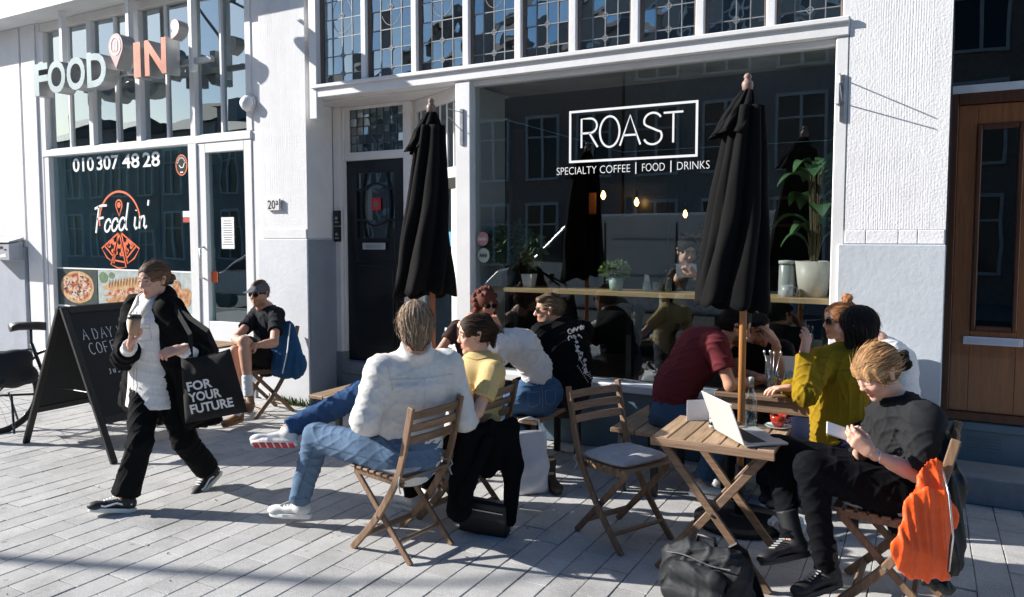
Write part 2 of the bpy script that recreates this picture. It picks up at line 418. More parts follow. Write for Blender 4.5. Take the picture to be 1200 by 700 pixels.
# ---- helper: rough ribbed render panel as real relief
def ribbed(x0, x1, z0, z1, y, parent, name, amp=.006, pitch=.022, seed=1, nx=None):
    r_ = np.random.RandomState(seed); nx = nx or int((x1-x0)/.005); nz = int((z1-z0)/.016)
    xs = np.linspace(x0, x1, nx); zs = np.linspace(z0, z1, nz)
    Xg, Zg = np.meshgrid(xs, zs)
    wob = .0012*np.sin(Zg*7+Xg*3)+.0007*np.sin(Zg*23+1+Xg*17)
    ph = r_.rand(4)*6
    t1 = np.cumsum(.55+.9*r_.rand(400)); xw = np.interp(np.linspace(0, 1, 400), np.linspace(0, 1, 400), t1); ph1 = np.interp(Xg+wob, np.linspace(x0-.02, x1+.02, 400), xw*((x1-x0)/pitch)/xw[-1])
    prof = np.abs(np.sin(ph1*PI))
    msk = .5+.5*np.sin(Zg*3.1+ph[0]+2*np.sin(Xg*5+ph[1]))*np.sin(Xg*11+ph[2]+Zg)
    edge = np.minimum(np.clip((Xg-x0-.07)/.04, 0, 1), np.clip((x1-.07-Xg)/.04, 0, 1))
    n = r_.rand(nz, nx); n = (n+np.roll(n, 1, 0)+np.roll(n, 2, 0)+np.roll(n, 3, 0)+np.roll(n, 4, 0)+np.roll(n, 1, 1))/6
    D = amp*(prof*(.35+.65*msk)*edge*.7+.9*(n-.5))
    D[:, 0] = D[:, -1] = 0
    V = np.stack([Xg, y-D, Zg], -1).reshape(-1, 3)
    idx = np.arange(nx*nz).reshape(nz, nx)
    F = np.stack([idx[:-1, :-1], idx[:-1, 1:], idx[1:, 1:], idx[1:, :-1]], -1).reshape(-1, 4)
    mb = MB(); mb.add(V, F.tolist()); return mb.build(name, M_render, parent, fix=False)

# ================================================================== left: take-away shop
food = empty('shop_building', (-8.3, FY, 0), label='white take-away shop front with orange logo on its window, at left', cat='building')
b = MB(); b.box(-10.66, -5.6, FY+.30, FY+6, 4.53, 8.5); b.box(-14, -5.6, FY, FY+6, 4.53, 8.5); b.build('upper_wall', M_render, food)
b = MB(); b.box(-14, -6.3, FY-.32, FY-.002, 4.53, 4.72); b.box(-14, -6.3, FY-.30, FY-.002, 4.72, 5.6); b.build('overhang', M_white, food, bevel=.006)
b = MB(); b.box(-14, -10.66, FY, FY+.5, 1.62, 4.528); b.build('pier', M_white, food, bevel=.006)
b = MB(); b.box(-14, -10.70, FY-.015, FY+.5, 0, 1.62); b.build('pier_base', M_greyplinth, food, bevel=.006)
b = MB(); b.box(-10.66, -10.22, FY+.02, FY+.3, 0, 4.528); b.build('pilaster', M_white, food, bevel=.005)
b = MB(); b.box(-10.62, -10.30, FY-.0, FY+.018, 0.0, 4.528); b.build('pilaster_face', M_white, food, bevel=.004)
# shop front: rails, posts, mullions
b = MB(); b.box(-10.22, -6.36, FY+.01, FY+.12, 2.80, 2.885); b.build('transom_rail', M_white, food, bevel=.006)
b = MB(); b.box(-10.22, -6.36, FY+.03, FY+.12, 4.42, 4.527); b.build('head_rail', M_cream, food, bevel=.006)
bays = [(-10.16, -9.16), (-9.16, -8.24), (-8.24, -7.28), (-7.28, -6.41)]
for X in (-10.19, -9.16, -8.24, -7.28, -6.385):
    b = MB(); b.box(X-.045, X+.045, FY+.02, FY+.12, 2.887, 4.418); b.build('post', M_white, food, bevel=.006)
for a, c in bays:
    mid = (a+c)/2
    w_ = empty('upper_window', (mid, FY+.09, 2.9), parent=None); w_.parent = food; w_.location = Vector((mid, FY+.09, 2.9))-food.location
    for s_, e_ in ((a+.047, mid-.017), (mid+.017, c-.047)):
        pm = MB(); t = rng.gauss(0, .004); pm.add([(s_, FY+.085+t, 2.887), (e_, FY+.085-t, 2.887), (e_, FY+.085-t, 4.418), (s_, FY+.085+t, 4.418)], [(0,1,2,3)])
        pm.build('pane', G_upper, w_)
    pm = MB(); pm.box(mid-.017, mid+.017, FY+.055, FY+.1, 2.887, 4.418); pm.build('glazing_bar', M_white, w_, bevel=.003)
    pm = MB(); pm.box(a+.045, c-.045, FY+.045, FY+.1, 2.875, 2.90); pm.build('bottom_bead', M_white, w_, bevel=.003)
# big lower window
win = empty('shop_window', (0, 0, 0), parent=food); win.location = Vector((-8.7, FY, .8))-food.location
b = MB(); b.box(-10.20, -10.10, FY+.02, FY+.12, .50, 2.798); b.build('frame_post', M_white, win, bevel=.005)
b = MB(); b.box(-7.36, -7.22, FY+.005, FY+.12, .45, 2.798); b.build('frame_post', M_white, win, bevel=.005)
b = MB(); b.box(-10.098, -7.362, FY+.02, FY+.12, .50, .60); b.build('sill', M_white, win, bevel=.005)
b = MB(); b.add([(-10.1, FY+.08, .6), (-7.36, FY+.08, .6), (-7.36, FY+.08, 2.80), (-10.1, FY+.08, 2.80)], [(0,1,2,3)]); b.build('pane', G_food, win)
b = MB(); b.box(-10.22, -7.22, FY+.03, FY+.3, 0, .498); b.build('base', M_blue, food, bevel=.004)
# inside of the take-away
b = MB(); b.add([(-10.4, FY+4, 0), (-6.3, FY+4, 0), (-6.3, FY+4, 4.4), (-10.4, FY+4, 4.4)], [(0,1,2,3)])
b.box(-10.4, -6.3, FY+.3, FY+4, -.02, .3); b.box(-10.45, -10.4, FY+.3, FY+4, 0, 4.4); b.box(-10.4, -6.3, FY+.3, FY+4, 4.4, 4.5); b.box(-6.3, -6.25, FY+.3, FY+4, 0, 4.4)
b.build('interior_wall', mat('takeaway_interior', (.38, .44, .45), .8, .2, 2), food)
b = MB(); b.box(-10.2, -6.5, FY+1.9, FY+2.5, .3, 1.25); b.build('counter', mat('counter_front', (.35, .38, .38), .5), food, bevel=.01)
b = MB(); b.box(-10.2, -6.5, FY+.2, FY+2.3, 2.86, 2.94); b.build('floor_slab', mat('mezzanine', (.3, .33, .33), .7), food)
b = MB(); b.box(-9.4, -7.6, FY+3.8, FY+3.9, 1.6, 2.6); b.build('menu_board', mat('menu_board', (.02, .025, .03), .5), food)
# photo strip on the glass
strip_y = FY+.074
b = MB(); b.box(-10.095, -7.365, strip_y, strip_y+.002, 1.335, 1.352); b.box(-10.095, -7.365, strip_y, strip_y+.002, .84, .856); b.build('print_border', M_vinyl, win)
def print_mat(name, kind):
    m = bpy.data.materials.new(name); m.use_nodes = True; nt = m.node_tree; b_ = nt.nodes['Principled BSDF']; b_.inputs['Roughness'].default_value = .4
    tc = nt.nodes.new('ShaderNodeTexCoord'); n = nt.nodes.new('ShaderNodeTexNoise'); n.inputs['Scale'].default_value = 14; n.inputs['Detail'].default_value = 6
    nt.links.new(tc.outputs['Object'], n.inputs['Vector']); cr = nt.nodes.new('ShaderNodeValToRGB'); e = cr.color_ramp.elements
    pal = {'dark': [(.3, (.012, .03, .03)), (.7, (.03, .06, .06))], 'pale': [(.3, (.30, .36, .36)), (.7, (.48, .52, .5))], 'food': [(.35, (.30, .10, .03)), (.65, (.62, .38, .2))],
           'crust': [(.35, (.42, .20, .07)), (.65, (.66, .42, .22))], 'top': [(.3, (.10, .03, .015)), (.45, (.38, .07, .02)), (.58, (.62, .50, .36)), (.72, (.05, .05, .03))]}[kind]
    for i, (p, c) in enumerate(pal):
        el = e[i] if i < 2 else e.new(p); el.position = p; el.color = (*c, 1)
    nt.links.new(n.outputs[0], cr.inputs[0]); nt.links.new(cr.outputs[0], b_.inputs['Base Color']); return m
MPd = print_mat('print_dark', 'dark'); MPp = print_mat('print_pale', 'pale'); MPf = print_mat('print_food', 'food'); MPc = print_mat('print_crust', 'crust'); MPt = print_mat('print_topping', 'top')
def disc(mb, cx, cz, rx, rz, y, n=40, wob=0, seed=0, rot=0):
    r_ = random.Random(seed); ph = [r_.random()*6 for _ in range(4)]; pts = []
    for k in range(n):
        t = 2*PI*k/n; w_ = 1+wob*(math.sin(3*t+ph[0])+.6*math.sin(5*t+ph[1])+.5*math.sin(9*t+ph[2])); a = rx*w_*math.cos(t); c = rz*w_*math.sin(t)
        pts.append((cx+a*math.cos(rot)-c*math.sin(rot), y, cz+a*math.sin(rot)+c*math.cos(rot)))
    mb.add(pts, [tuple(range(n))])
b = MB(); b.box(-10.095, -9.235, strip_y+.0005, strip_y+.002, .858, 1.333); b.build('photo_print', MPd, win)
b = MB(); disc(b, -9.66, 1.10, .36, .21, strip_y-.001, wob=.012); b.build('pizza_crust_print', MPc, win)
b = MB(); disc(b, -9.66, 1.105, .31, .175, strip_y-.002, wob=.02, seed=2); b.build('pizza_topping_print', MPt, win)
b = MB(); 
for k in range(26):
    a = rng.random()*6.28; q = rng.random()**.5
    disc(b, -9.66+.28*q*math.cos(a), 1.105+.155*q*math.sin(a), .024+.012*rng.random(), .014+.008*rng.random(), strip_y-.003-k*.00003, n=10, wob=.08, seed=k)
b.build('pizza_mushroom_print', mat('print_mushroom', (.55, .47, .36), .5, .3, 30), win, kind='stuff')
b = MB()
for k in range(22):
    a = rng.random()*6.28; q = rng.random()**.5
    disc(b, -9.66+.28*q*math.cos(a), 1.105+.155*q*math.sin(a), .018, .011, strip_y-.0045-k*.00003, n=10, wob=.05, seed=k)
b.build('pizza_olive_print', mat('print_olive', (.02, .018, .02), .5, .3, 30), win, kind='stuff')
b = MB(); b.box(-9.215, -7.365, strip_y+.0005, strip_y+.002, .858, 1.333); b.build('photo_print', MPp, win)
b = MB(); disc(b, -8.55, 1.17, .55, .075, strip_y-.001, wob=.02, seed=5, rot=.10); b.build('sandwich_print', MPc, win)
b = MB(); disc(b, -8.55, 1.08, .53, .045, strip_y-.002, wob=.05, seed=6, rot=.10); b.build('sandwich_filling_print', print_mat('print_filling', 'top'), win)
b = MB(); disc(b, -8.55, 1.00, .54, .05, strip_y-.003, wob=.02, seed=7, rot=.10); b.build('sandwich_print', MPf, win)
b = MB()
for k in range(16): disc(b, -8.98+k*.058, 1.165+k*.0058, .007, .06, strip_y-.0045, n=8, rot=-.25)
b.build('grill_stripe_print', mat('print_grill', (.10, .045, .02), .6), win)
b = MB(); disc(b, -9.1, 1.24, .09, .07, strip_y-.001, wob=.03, seed=8); disc(b, -8.93, 1.27, .06, .04, strip_y-.001, wob=.03, seed=9); b.build('salad_print', mat('print_green', (.08, .16, .06), .6, .4, 30), win)
b = MB()
for k in range(7): disc(b, -7.72+.09*(k % 3)+.03*rng.random(), 1.0+.09*(k//3), .07, .06, strip_y-.001-k*.0002, wob=.05, seed=20+k)
b.build('snack_print', MPf, win)
# phone number
for txt, xa, xb in (('010', 85.5, 110), ('307', 113.5, 139), ('48', 143.5, 163.5), ('28', 167.5, 187.5)):
    b = MB(); x_a, x_b = atY(xa, 196, strip_y)[0], atY(xb, 193, strip_y)[0]; place_text(b, txt, (x_a, strip_y-.001, 2.585), (1, 0, 0), (0, 0, 1), .175, x_b-x_a, offset=.016); b.build('phone_number', M_vinyl, win)
# round logo: arch, pin, script, pizza slices
lc = Vector((-8.74, strip_y-.001, 1.90))
b = MB()
arc = [(lc.x+.40*math.cos(t), lc.y, lc.z+.04+.37*math.sin(t)) for t in np.linspace(R(-8), R(188), 40)]
b.ribbon(arc, .026, .001, (0, 1, 0))
pin = [(lc.x+.062*math.cos(t), lc.y, lc.z+.245+.062*math.sin(t)) for t in np.linspace(R(-35), R(215), 20)]
pin = pin+[(lc.x, lc.y, lc.z+.11), pin[0]]; b.ribbon(pin, .018, .001, (0, 1, 0))
disc(b, lc.x, lc.z+.245, .036, .036, lc.y, n=16)
for k, (ang, ln) in enumerate(((-128, .36), (-96, .40), (-52, .36))):
    a = R(ang); d = Vector((math.cos(a), 0, math.sin(a))); p = Vector((d.z, 0, -d.x)); o_ = lc+Vector((0, 0, -.06))+d*.05
    tri = [o_, o_+d*ln+p*.15, o_+d*(ln+.03), o_+d*ln-p*.15, o_]
    b.ribbon(tri, .020, .001, (0, 1, 0)); b.ribbon([o_+d*(ln-.06)+p*.125, o_+d*(ln-.06)-p*.125], .02, .001, (0, 1, 0))
    for u, v in ((.16, .0), (.24, .045), (.25, -.04)):
        q = o_+d*u+p*v; disc(b, q.x, q.z, .026, .026, lc.y-.0005, n=12)
    b.ribbon([o_+d*.12+p*.03, o_+d*.27+p*.07], .03, .001, (0, 1, 0)); b.ribbon([o_+d*.12-p*.03, o_+d*.27-p*.075], .03, .001, (0, 1, 0))
b.build('logo', M_orange, win)
SCRIPT = {'F': ([[(.05,0),(.22,1.0)], [(.0,.93),(.35,1.02),(.62,1.0)], [(.12,.52),(.45,.56)]], .5),
 'o': ([[(.16+.14*math.cos(t)+.05*math.sin(t), .24+.23*math.sin(t)) for t in np.linspace(0, 6.6, 18)]], .36),
 'd': ([[(.16+.14*math.cos(t)+.05*math.sin(t), .24+.23*math.sin(t)) for t in np.linspace(0, 6.6, 18)], [(.46,1.0),(.34,.3),(.34,.06),(.42,0)]], .5),
 'i': ([[(.08,.45),(.04,.12),(.10,.0),(.18,.06)], [(.12,.66),(.125,.70)]], .25),
 'n': ([[(.06,.45),(.02,0)], [(.04,.28),(.14,.42),(.24,.44),(.27,.34),(.24,.08),(.30,0),(.38,.08)]], .40), ' ': ([], .22), "'": ([[(.06,1.0),(.03,.8)]], .2)}
u = 0
for ch in "Food in'":
    b = MB(); L, adv = SCRIPT[ch]; strokes(b, [[(p[0]+u, p[1]) for p in l] for l in L], (lc.x-.50, lc.y-.002, lc.z-.10), (1, 0, .06), (.04, 0, 1), .030, (0, 1, 0), .001, .40, .33); u += adv
    if L: b.build('script_letter', M_vinyl, win)
b = MB(); pts = [(-7.56+.095*math.cos(t), strip_y, 2.58+.115*math.sin(t)) for t in np.linspace(0, 2*PI, 28)]
b.ribbon(pts, .014, .001, (0, 1, 0))
b.build('round_sticker_ring', M_orange, win)
b = MB(); disc(b, -7.56, 2.58, .085, .105, strip_y+.0012, 24); b.build('round_sticker', M_black, win)
b = MB()
for t0 in np.linspace(R(20), R(160), 9): b.ribbon([(-7.56+.06*math.cos(t0), strip_y-.001, 2.58+.075*math.sin(t0)), (-7.56+.078*math.cos(t0), strip_y-.001, 2.58+.095*math.sin(t0))], .01, .001, (0, 1, 0))
b.ribbon([(-7.60, strip_y-.001, 2.58), (-7.57, strip_y-.001, 2.55), (-7.53, strip_y-.001, 2.555), (-7.51, strip_y-.001, 2.60)], .012, .001, (0, 1, 0)); b.box(-7.585, -7.535, strip_y-.001, strip_y, 2.49, 2.505)
b.build('round_sticker_print', M_vinyl, win)
b = MB(); b.box(-7.56, -7.37, strip_y, strip_y+.001, 1.98, 2.05); b.build('sticker', M_vinyl, win)
b = MB(); b.box(-7.56, -7.37, strip_y, strip_y+.001, 1.92, 1.975); b.build('sticker', mat('red_sticker', (.5, .04, .03), .5), win)
# glazed shop door
dr = empty('shop_door', parent=food); dr.location = Vector((-6.8, FY+.05, .45))-food.location
b = MB(); b.box(-7.215, -7.09, FY+.02, FY+.1, .45, 2.795); b.box(-6.48, -6.362, FY+.02, FY+.1, .45, 2.795); b.box(-7.09, -6.48, FY+.02, FY+.1, 2.69, 2.795); b.box(-7.09, -6.48, FY+.02, FY+.1, .45, .80)
b.build('frame', M_white, dr, bevel=.004)
b = MB(); b.add([(-7.09, FY+.07, .8), (-6.48, FY+.07, .8), (-6.48, FY+.07, 2.69), (-7.09, FY+.07, 2.69)], [(0,1,2,3)]); b.build('pane', glass_mat('dark_door_glass', (.35, .5, .52), 1.75, .002, 2., base=.06), dr)
b = MB(); b.tube([(-7.15, FY+.02, 1.28), (-7.15, FY-.03, 1.30), (-7.15, FY-.03, 1.62), (-7.15, FY+.02, 1.64)], .011); b.build('handle', M_chrome, dr, smooth=True)
b = MB(); b.box(-6.90, -6.70, FY+.060, FY+.062, 1.62, 1.97); b.build('notice', M_vinyl, dr)
b = MB()
for k in range(11):
    z = 1.93-k*.026; w_ = .05+.04*rng.random(); b.box(-6.80-w_, -6.80+w_, FY+.0585, FY+.0595, z-.004, z+.003)
b.build('notice_print', mat('notice_ink', (.12, .12, .13), .6), dr)
b = MB(); b.box(-7.085, -6.98, FY+.060, FY+.062, 1.24, 1.36); b.build('sticker', M_orange, dr)
b = MB(); b.box(-7.22, -6.36, FY+.02, FY+.3, .0, .448); b.build('door_step', M_stone, food, bevel=.006)
# pier between shop and cafe entrance belongs to the cafe house
# mailbox on the far pier
mbx = empty('mailbox', (-10.98, FY-.02, 1.45), label='grey metal mailbox mounted on the pier at far left', cat='mailbox')
b = MB(); b.prism([(FY-.017, 1.44), (FY-.20, 1.44), (FY-.20, 1.66), (FY-.017, 1.70)], -11.32, -10.70, 0); b.build('body', mat('mailbox_grey', (.36, .38, .42), .4, .08, 8), mbx, bevel=.006)
b = MB(); b.prism([(FY-.017, 1.745), (FY-.215, 1.69), (FY-.215, 1.672), (FY-.017, 1.712)], -11.34, -10.68, 0); b.build('lid', mat('mailbox_lid', (.30, .32, .35), .4, .08, 8), mbx, bevel=.003)
b = MB(); b.box(-11.10, -10.86, FY-.206, FY-.201, 1.595, 1.625); b.box(-10.82, -10.77, FY-.205, FY-.201, 1.575, 1.59); b.build('name_slot', M_black, mbx)
b = MB(); b.add([(-10.92, FY-.2025, 1.475), (-10.78, FY-.2025, 1.485), (-10.79, FY-.2025, 1.53), (-10.91, FY-.2025, 1.515)], [(0,1,2,3)]); b.build('sticker', M_vinyl, mbx)
# lettering sign
sg = empty('letter_sign', (-8.9, FY-.25, 3.5), label='raised silver and copper letters reading FOOD IN on a rail above the shop', cat='sign')
SY = FY-.34
M_silver = mat('silver_letter_face', (.40, .46, .47), .22, .1, 3, metal=.75); M_copper = mat('copper_letter_face', (.58, .27, .20), .25, .1, 3, metal=.75)
M_lside = mat('letter_side', (.40, .40, .40), .35, .1, 5, metal=.4)
LZ = 3.485
def sign_letter(ch, x, w, z, h, m, off=.03, thick=.17):
    f = MB(); place_text(f, ch, (x, SY, z), (1, 0, 0), (0, 0, 1), h, w, extrude=.004, offset=off)
    # body behind the face
    s_ = MB(); place_text(s_, ch, (x, SY+thick, z), (1, 0, 0), (0, 0, 1), h, w, extrude=thick-.0005, offset=off)
    o = s_.build('letter', M_lside, sg); f.build('letter_face', m, o)
xs = [(-9.72, .30, 'F', M_silver), (-9.42, .36, 'O', M_silver), (-9.03, .36, 'O', M_silver), (-8.63, .36, 'D', M_silver), (-7.77, .12, 'I', M_copper), (-7.58, .36, 'N', M_copper)]
for x, w_, ch, m_ in xs: sign_letter(ch, x, w_, LZ+(0 if m_ is M_silver else .03), .385, m_)
def pinshape(cx, cz, r, tail, n=24):
    pts = [(cx+r*math.cos(t), cz+r*1.1*math.sin(t)) for t in np.linspace(R(-28), R(208), n)]; return pts+[(cx, cz-tail)]
b = MB(); b.prism(pinshape(-8.08, 3.90, .130, .25), SY, SY+.16, 1); pn = b.build('map_pin', M_lside, sg)
b = MB(); b.prism(pinshape(-8.08, 3.90, .128, .245), SY-.006, SY-.001, 1); b.build('pin_face', mat('pin_pink', (.46, .30, .30), .35, .05, 3, metal=.3), pn)
b = MB(); b.ribbon([(-8.08+.088*math.cos(t), SY-.008, 3.905+.100*math.sin(t)) for t in np.linspace(0, 2*PI, 30)], .016, .003, (0, 1, 0))
for dx in (-.024, 0, .024): b.box(-8.08+dx-.007, -8.08+dx+.007, SY-.009, SY-.007, 3.85, 3.96)
b.build('pin_fork', M_vinyl, pn)
b = MB(); place_text(b, '\u2019', (-7.13, SY+.12, 3.86), (1, 0, 0), (0, 0, 1), .20, .13, extrude=.12, offset=.05); o_ = b.build('apostrophe', M_lside, sg)
b = MB(); place_text(b, '\u2019', (-7.13, SY, 3.86), (1, 0, 0), (0, 0, 1), .20, .13, extrude=.004, offset=.05); b.build('apostrophe_face', mat('apostrophe_copper', (.75, .48, .42), .3, .05, metal=.4), o_)
b = MB(); b.box(-9.7, -6.75, SY+.19, SY+.24, 3.63, 3.69); b.build('rail', M_lside, sg, bevel=.004)
for X in (-9.42, -8.12, -7.05):
    b = MB(); b.box(X-.03, X+.03, SY+.17, SY+.235, 3.55 if X > -7.2 else 3.62, 4.528); b.build('hanger', M_white, sg, bevel=.004)
cbl = MB(); cbl.tube([(-8.1, FY-.17, 4.52), (-7.9, FY-.1, 4.47), (-7.4, FY-.05, 4.47), (-6.9, FY-.12, 4.52)], .007, 6); tag(cbl.build('cable', M_black), 'thin black cable sagging beneath the overhang above the raised letters', 'cable')
lampd = empty('dome_lamp', (-6.55, FY-.28, 4.52), label='black and white dome lamp hanging above the shop door', cat='lamp')
b = MB(); b.lathe([(.0, .0), (.26, .0), (.31, -.06), (.29, -.085)], (-6.5, FY-.62, 4.30), 32); b.build('hood', M_black, lampd, smooth=True)
b = MB(); b.lathe([(.29, -.08), (.24, -.12), (.0, -.13)], (-6.5, FY-.62, 4.30), 32); b.build('diffuser', M_vinyl, lampd, smooth=True)
b = MB(); b.tube([(-6.5, FY-.62, 4.30), (-6.5, FY-.6, 4.3), (-6.5, FY-.32, 4.42)], .02); b.build('arm', M_black, lampd)
bl = empty('alarm_dome', (-6.32, FY, 3.1), label='small round white alarm dome on the wall beside the shop door', cat='alarm')
b = MB(); b.lathe([(.085, 0), (.08, .04), (.05, .08), (0, .09)], (-6.36, FY-.0, 3.17), 20, (0, -1, 0)); b.build('dome', M_white, bl, smooth=True)
b = MB(); b.lathe([(.095, 0), (.095, .012)], (-6.36, FY+.008, 3.17), 20, (0, -1, 0)); b.build('base_plate', M_white, bl)

# ================================================================== the cafe house
cafe = empty('cafe_building', (-2.8, FY, 0), label='white cafe house with leaded transom lights and a large lettered window', cat='building')
b = MB(); b.box(-5.598, 1.6, FY+.05, FY+6, 4.60, 8.5); b.build('upper_wall', M_render, cafe)
# pier left of the entrance
b = MB(); b.box(-6.358, -6.20, FY+.03, FY+.5, 0, 4.6); b.build('side_strip', M_white, cafe, bevel=.006)
b = MB(); b.box(-6.198, -5.552, FY+.004, FY+.39, 1.732, 4.6); b.build('pier', M_render, cafe, bevel=.006)
ribbed(-6.197, -5.553, 1.735, 4.5, FY+.001, cafe, 'pier_render', amp=.0012, pitch=.03, seed=4)
b = MB(); b.box(-6.19, -5.556, FY-.014, FY+.003, 1.734, 1.835); b.build('string_course', M_white, cafe, bevel=.006)
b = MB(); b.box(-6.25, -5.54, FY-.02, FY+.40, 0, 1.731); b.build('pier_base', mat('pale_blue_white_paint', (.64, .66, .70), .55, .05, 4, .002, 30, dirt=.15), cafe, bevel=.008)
b = MB(); b.box(-5.539, -5.528, FY-.005, FY+.40, .0, 1.72); b.build('reveal_shade', mat('reveal_shade_blue_grey', (.24, .275, .33), .6, .08, 5, .002, 35, dirt=.25), cafe, bevel=.003)  # thin sheet: shade on the pier base's side put into a darker blue-grey
pl = empty('house_number', (-6.0, FY-.02, 2.05), label='small plate with house number 20 on the white pier', cat='number plate')
b = MB(); b.box(-6.10, -5.91, FY-.028, FY-.006, 2.03, 2.15); b.build('plate', mat('enamel_plate', (.72, .72, .70), .35), pl, bevel=.003)
b = MB(); place_text(b, '20', (-6.08, FY-.030, 2.045), (1, 0, 0), (0, 0, 1), .09, .105); place_text(b, 'a', (-5.965, FY-.030, 2.085), (1, 0, 0), (0, 0, 1), .045, .035); b.box(-5.915, -5.905, FY-.0305, FY-.029, 2.03, 2.15); b.build('digits', M_black, pl)
# transom beam and leaded lights
b = MB(); b.box(-5.42, -.50, FY-.035, FY+.12, 3.135, 3.255); b.build('transom_beam', M_white, cafe, bevel=.008)
b = MB(); b.box(-5.42, -.50, FY-.06, FY-.036, 3.225, 3.262); b.build('beam_moulding', M_white, cafe, bevel=.006)
b = MB(); b.box(-5.46, -5.36, FY-.04, FY+.06, 2.93, 4.6); b.build('transom_post', M_white, cafe, bevel=.006)
b = MB(); b.box(-.545, -.46, FY-.02, FY+.1, 3.257, 4.6); b.build('transom_post', M_white, cafe, bevel=.006)
mull = [-5.36, -4.785, -4.19, -3.625, -3.10, -2.59, -2.055, -1.54, -1.025, -.545]
TZ0, TZ1 = 3.262, 4.56
b = MB(); b.box(-5.42, -.46, FY-.02, FY+.12, TZ1, TZ1+.1); b.build('transom_head', M_white, cafe, bevel=.006)
for X in mull[1:-1]:
    b = MB(); b.box(X-.033, X+.033, FY-.012, FY+.09, TZ0-.004, TZ1); b.build('mullion', M_white, cafe, bevel=.008)
for k in range(9):
    a, c = mull[k]+(.036 if k else .002), mull[k+1]-(.036 if k < 8 else .002)
    lw = empty('leaded_light', parent=cafe); lw.location = Vector(((a+c)/2, FY+.05, TZ0))-cafe.location
    fr = MB(); fr.box(a-.002, a+.016, FY+.02, FY+.07, TZ0, TZ1); fr.box(c-.016, c+.002, FY+.02, FY+.07, TZ0, TZ1); fr.box(a+.016, c-.016, FY+.02, FY+.07, TZ0, TZ0+.02)
    fr.build('sash', mat('sash_brown', (.16, .11, .09), .5, .2), lw, bevel=.002)
    A, C_ = a+.016, c-.016; cw = (C_-A)/4; rows = 7; rh = .178
    cm = MB()
    for i in range(5): cm.box(A+i*cw-.004, A+i*cw+.004, FY+.040, FY+.052, TZ0+.02, TZ1)
    for j in range(1, rows+1): cm.box(A, C_, FY+.041, FY+.053, TZ0+.02+j*rh-.1-.004, TZ0+.02+j*rh-.1+.004)
    mc = (A+C_)/2; ez = TZ0+.66
    cm.tube([(mc+cw*.98*math.cos(t), FY+.046, ez+.17*math.sin(t)) for t in np.linspace(0, 2*PI, 28, endpoint=False)], .0035, 5, closed=True)
    for zz in (TZ0+.02+rh-.1, TZ0+.02+2*rh-.1, ez):
        d_ = .028; cm.tube([(mc-d_, FY+.044, zz), (mc, FY+.044, zz+d_), (mc+d_, FY+.044, zz), (mc, FY+.044, zz-d_)], .006, 5, closed=True)
    cm.build('lead_cames', M_leadl, lw)
    for i in range(4):
        for j in range(rows+1):
            z0_ = TZ0+.02+max(0, j*rh-.1) if j else TZ0+.02; z1_ = min(TZ0+.02+(j+1)*rh-.1, TZ1)
            if z1_ <= z0_: continue
            t1, t2 = rng.gauss(0, .0016), rng.gauss(0, .0016)
            pm = MB(); pm.add([(A+i*cw, FY+.047+t1+t2, z0_), (A+(i+1)*cw, FY+.047-t1+t2, z0_), (A+(i+1)*cw, FY+.047-t1-t2, z1_), (A+i*cw, FY+.047+t1-t2, z1_)], [(0,1,2,3)])
            pm.build('pane', G_old, lw, fix=False)
# pale board added behind the leaded lights so the panes look lighter
b = MB(); b.box(-5.5, -.4, FY+.9, FY+.95, 3.2, 4.7); b.box(-5.5, -.4, FY+.125, FY+.9, 3.14, 3.19); b.build('upper_backing', mat('upper_backing', (.42, .44, .46), .8, .2, 3), cafe)
# ------- recessed entrance
DY = 6.22
b = MB(); b.box(-5.53, -3.66, FY+.121, 6.6, 3.12, 3.137); b.build('recess_soffit', M_cream, cafe)
b = MB(); b.box(-5.552, -5.46, FY+.392, DY+.1, .52, 3.118); b.build('door_post', M_cream, cafe, bevel=.005)
b = MB(); b.box(-5.458, -5.435, DY-.04, DY+.1, .52, 3.118); b.build('door_post_bead', M_white, cafe, bevel=.004)
b = MB(); b.box(-5.56, -5.43, FY+.38, DY+.1, 0, .518); b.build('post_base', M_stone, cafe, bevel=.004)
b = MB(); b.box(-4.665, -4.56, DY-.03, DY+.1, .30, 3.118); b.build('door_post', M_cream, cafe, bevel=.005)
b = MB(); b.box(-5.434, -4.666, DY-.03, DY+.1, 2.555, 2.64); b.build('door_rail', M_cream, cafe, bevel=.005)
b = MB(); b.box(-5.434, -4.666, DY-.028, DY+.1, 3.085, 3.118); b.box(-5.434, -5.37, DY-.028, DY+.1, 2.64, 3.085); b.build('fanlight_frame', M_cream, cafe, bevel=.004)
fl = empty('fanlight', parent=cafe); fl.location = Vector((-5.0, DY, 2.64))-cafe.location
cm = MB()
for i in range(9): X = -5.37+i*.088; cm.box(X-.004, X+.004, DY-.006, DY+.006, 2.64, 3.085)
for j in range(1, 5): cm.box(-5.37, -4.668, DY-.005, DY+.007, 2.64+j*.089-.004, 2.64+j*.089+.004)
cm.tube([(-5.02+.07*math.cos(t), DY, 2.86+.085*math.sin(t)) for t in np.linspace(0, 2*PI, 24, endpoint=False)], .005, 5, closed=True)
cm.build('lead_cames', M_lead, fl)
for i in range(8):
    for j in range(5):
        t1, t2 = rng.gauss(0, .002), rng.gauss(0, .002); xa, xb = -5.37+i*.088, min(-5.37+(i+1)*.088, -4.668)
        za, zb = 2.64+j*.089, 2.64+(j+1)*.089
        pm = MB(); pm.add([(xa, DY+t1+t2, za), (xb, DY-t1+t2, za), (xb, DY-t1-t2, zb), (xa, DY+t1-t2, zb)], [(0,1,2,3)]); pm.build('pane', G_door, fl, fix=False)
hd = empty('house_door', parent=cafe); hd.location = Vector((-5.05, DY, .42))-cafe.location
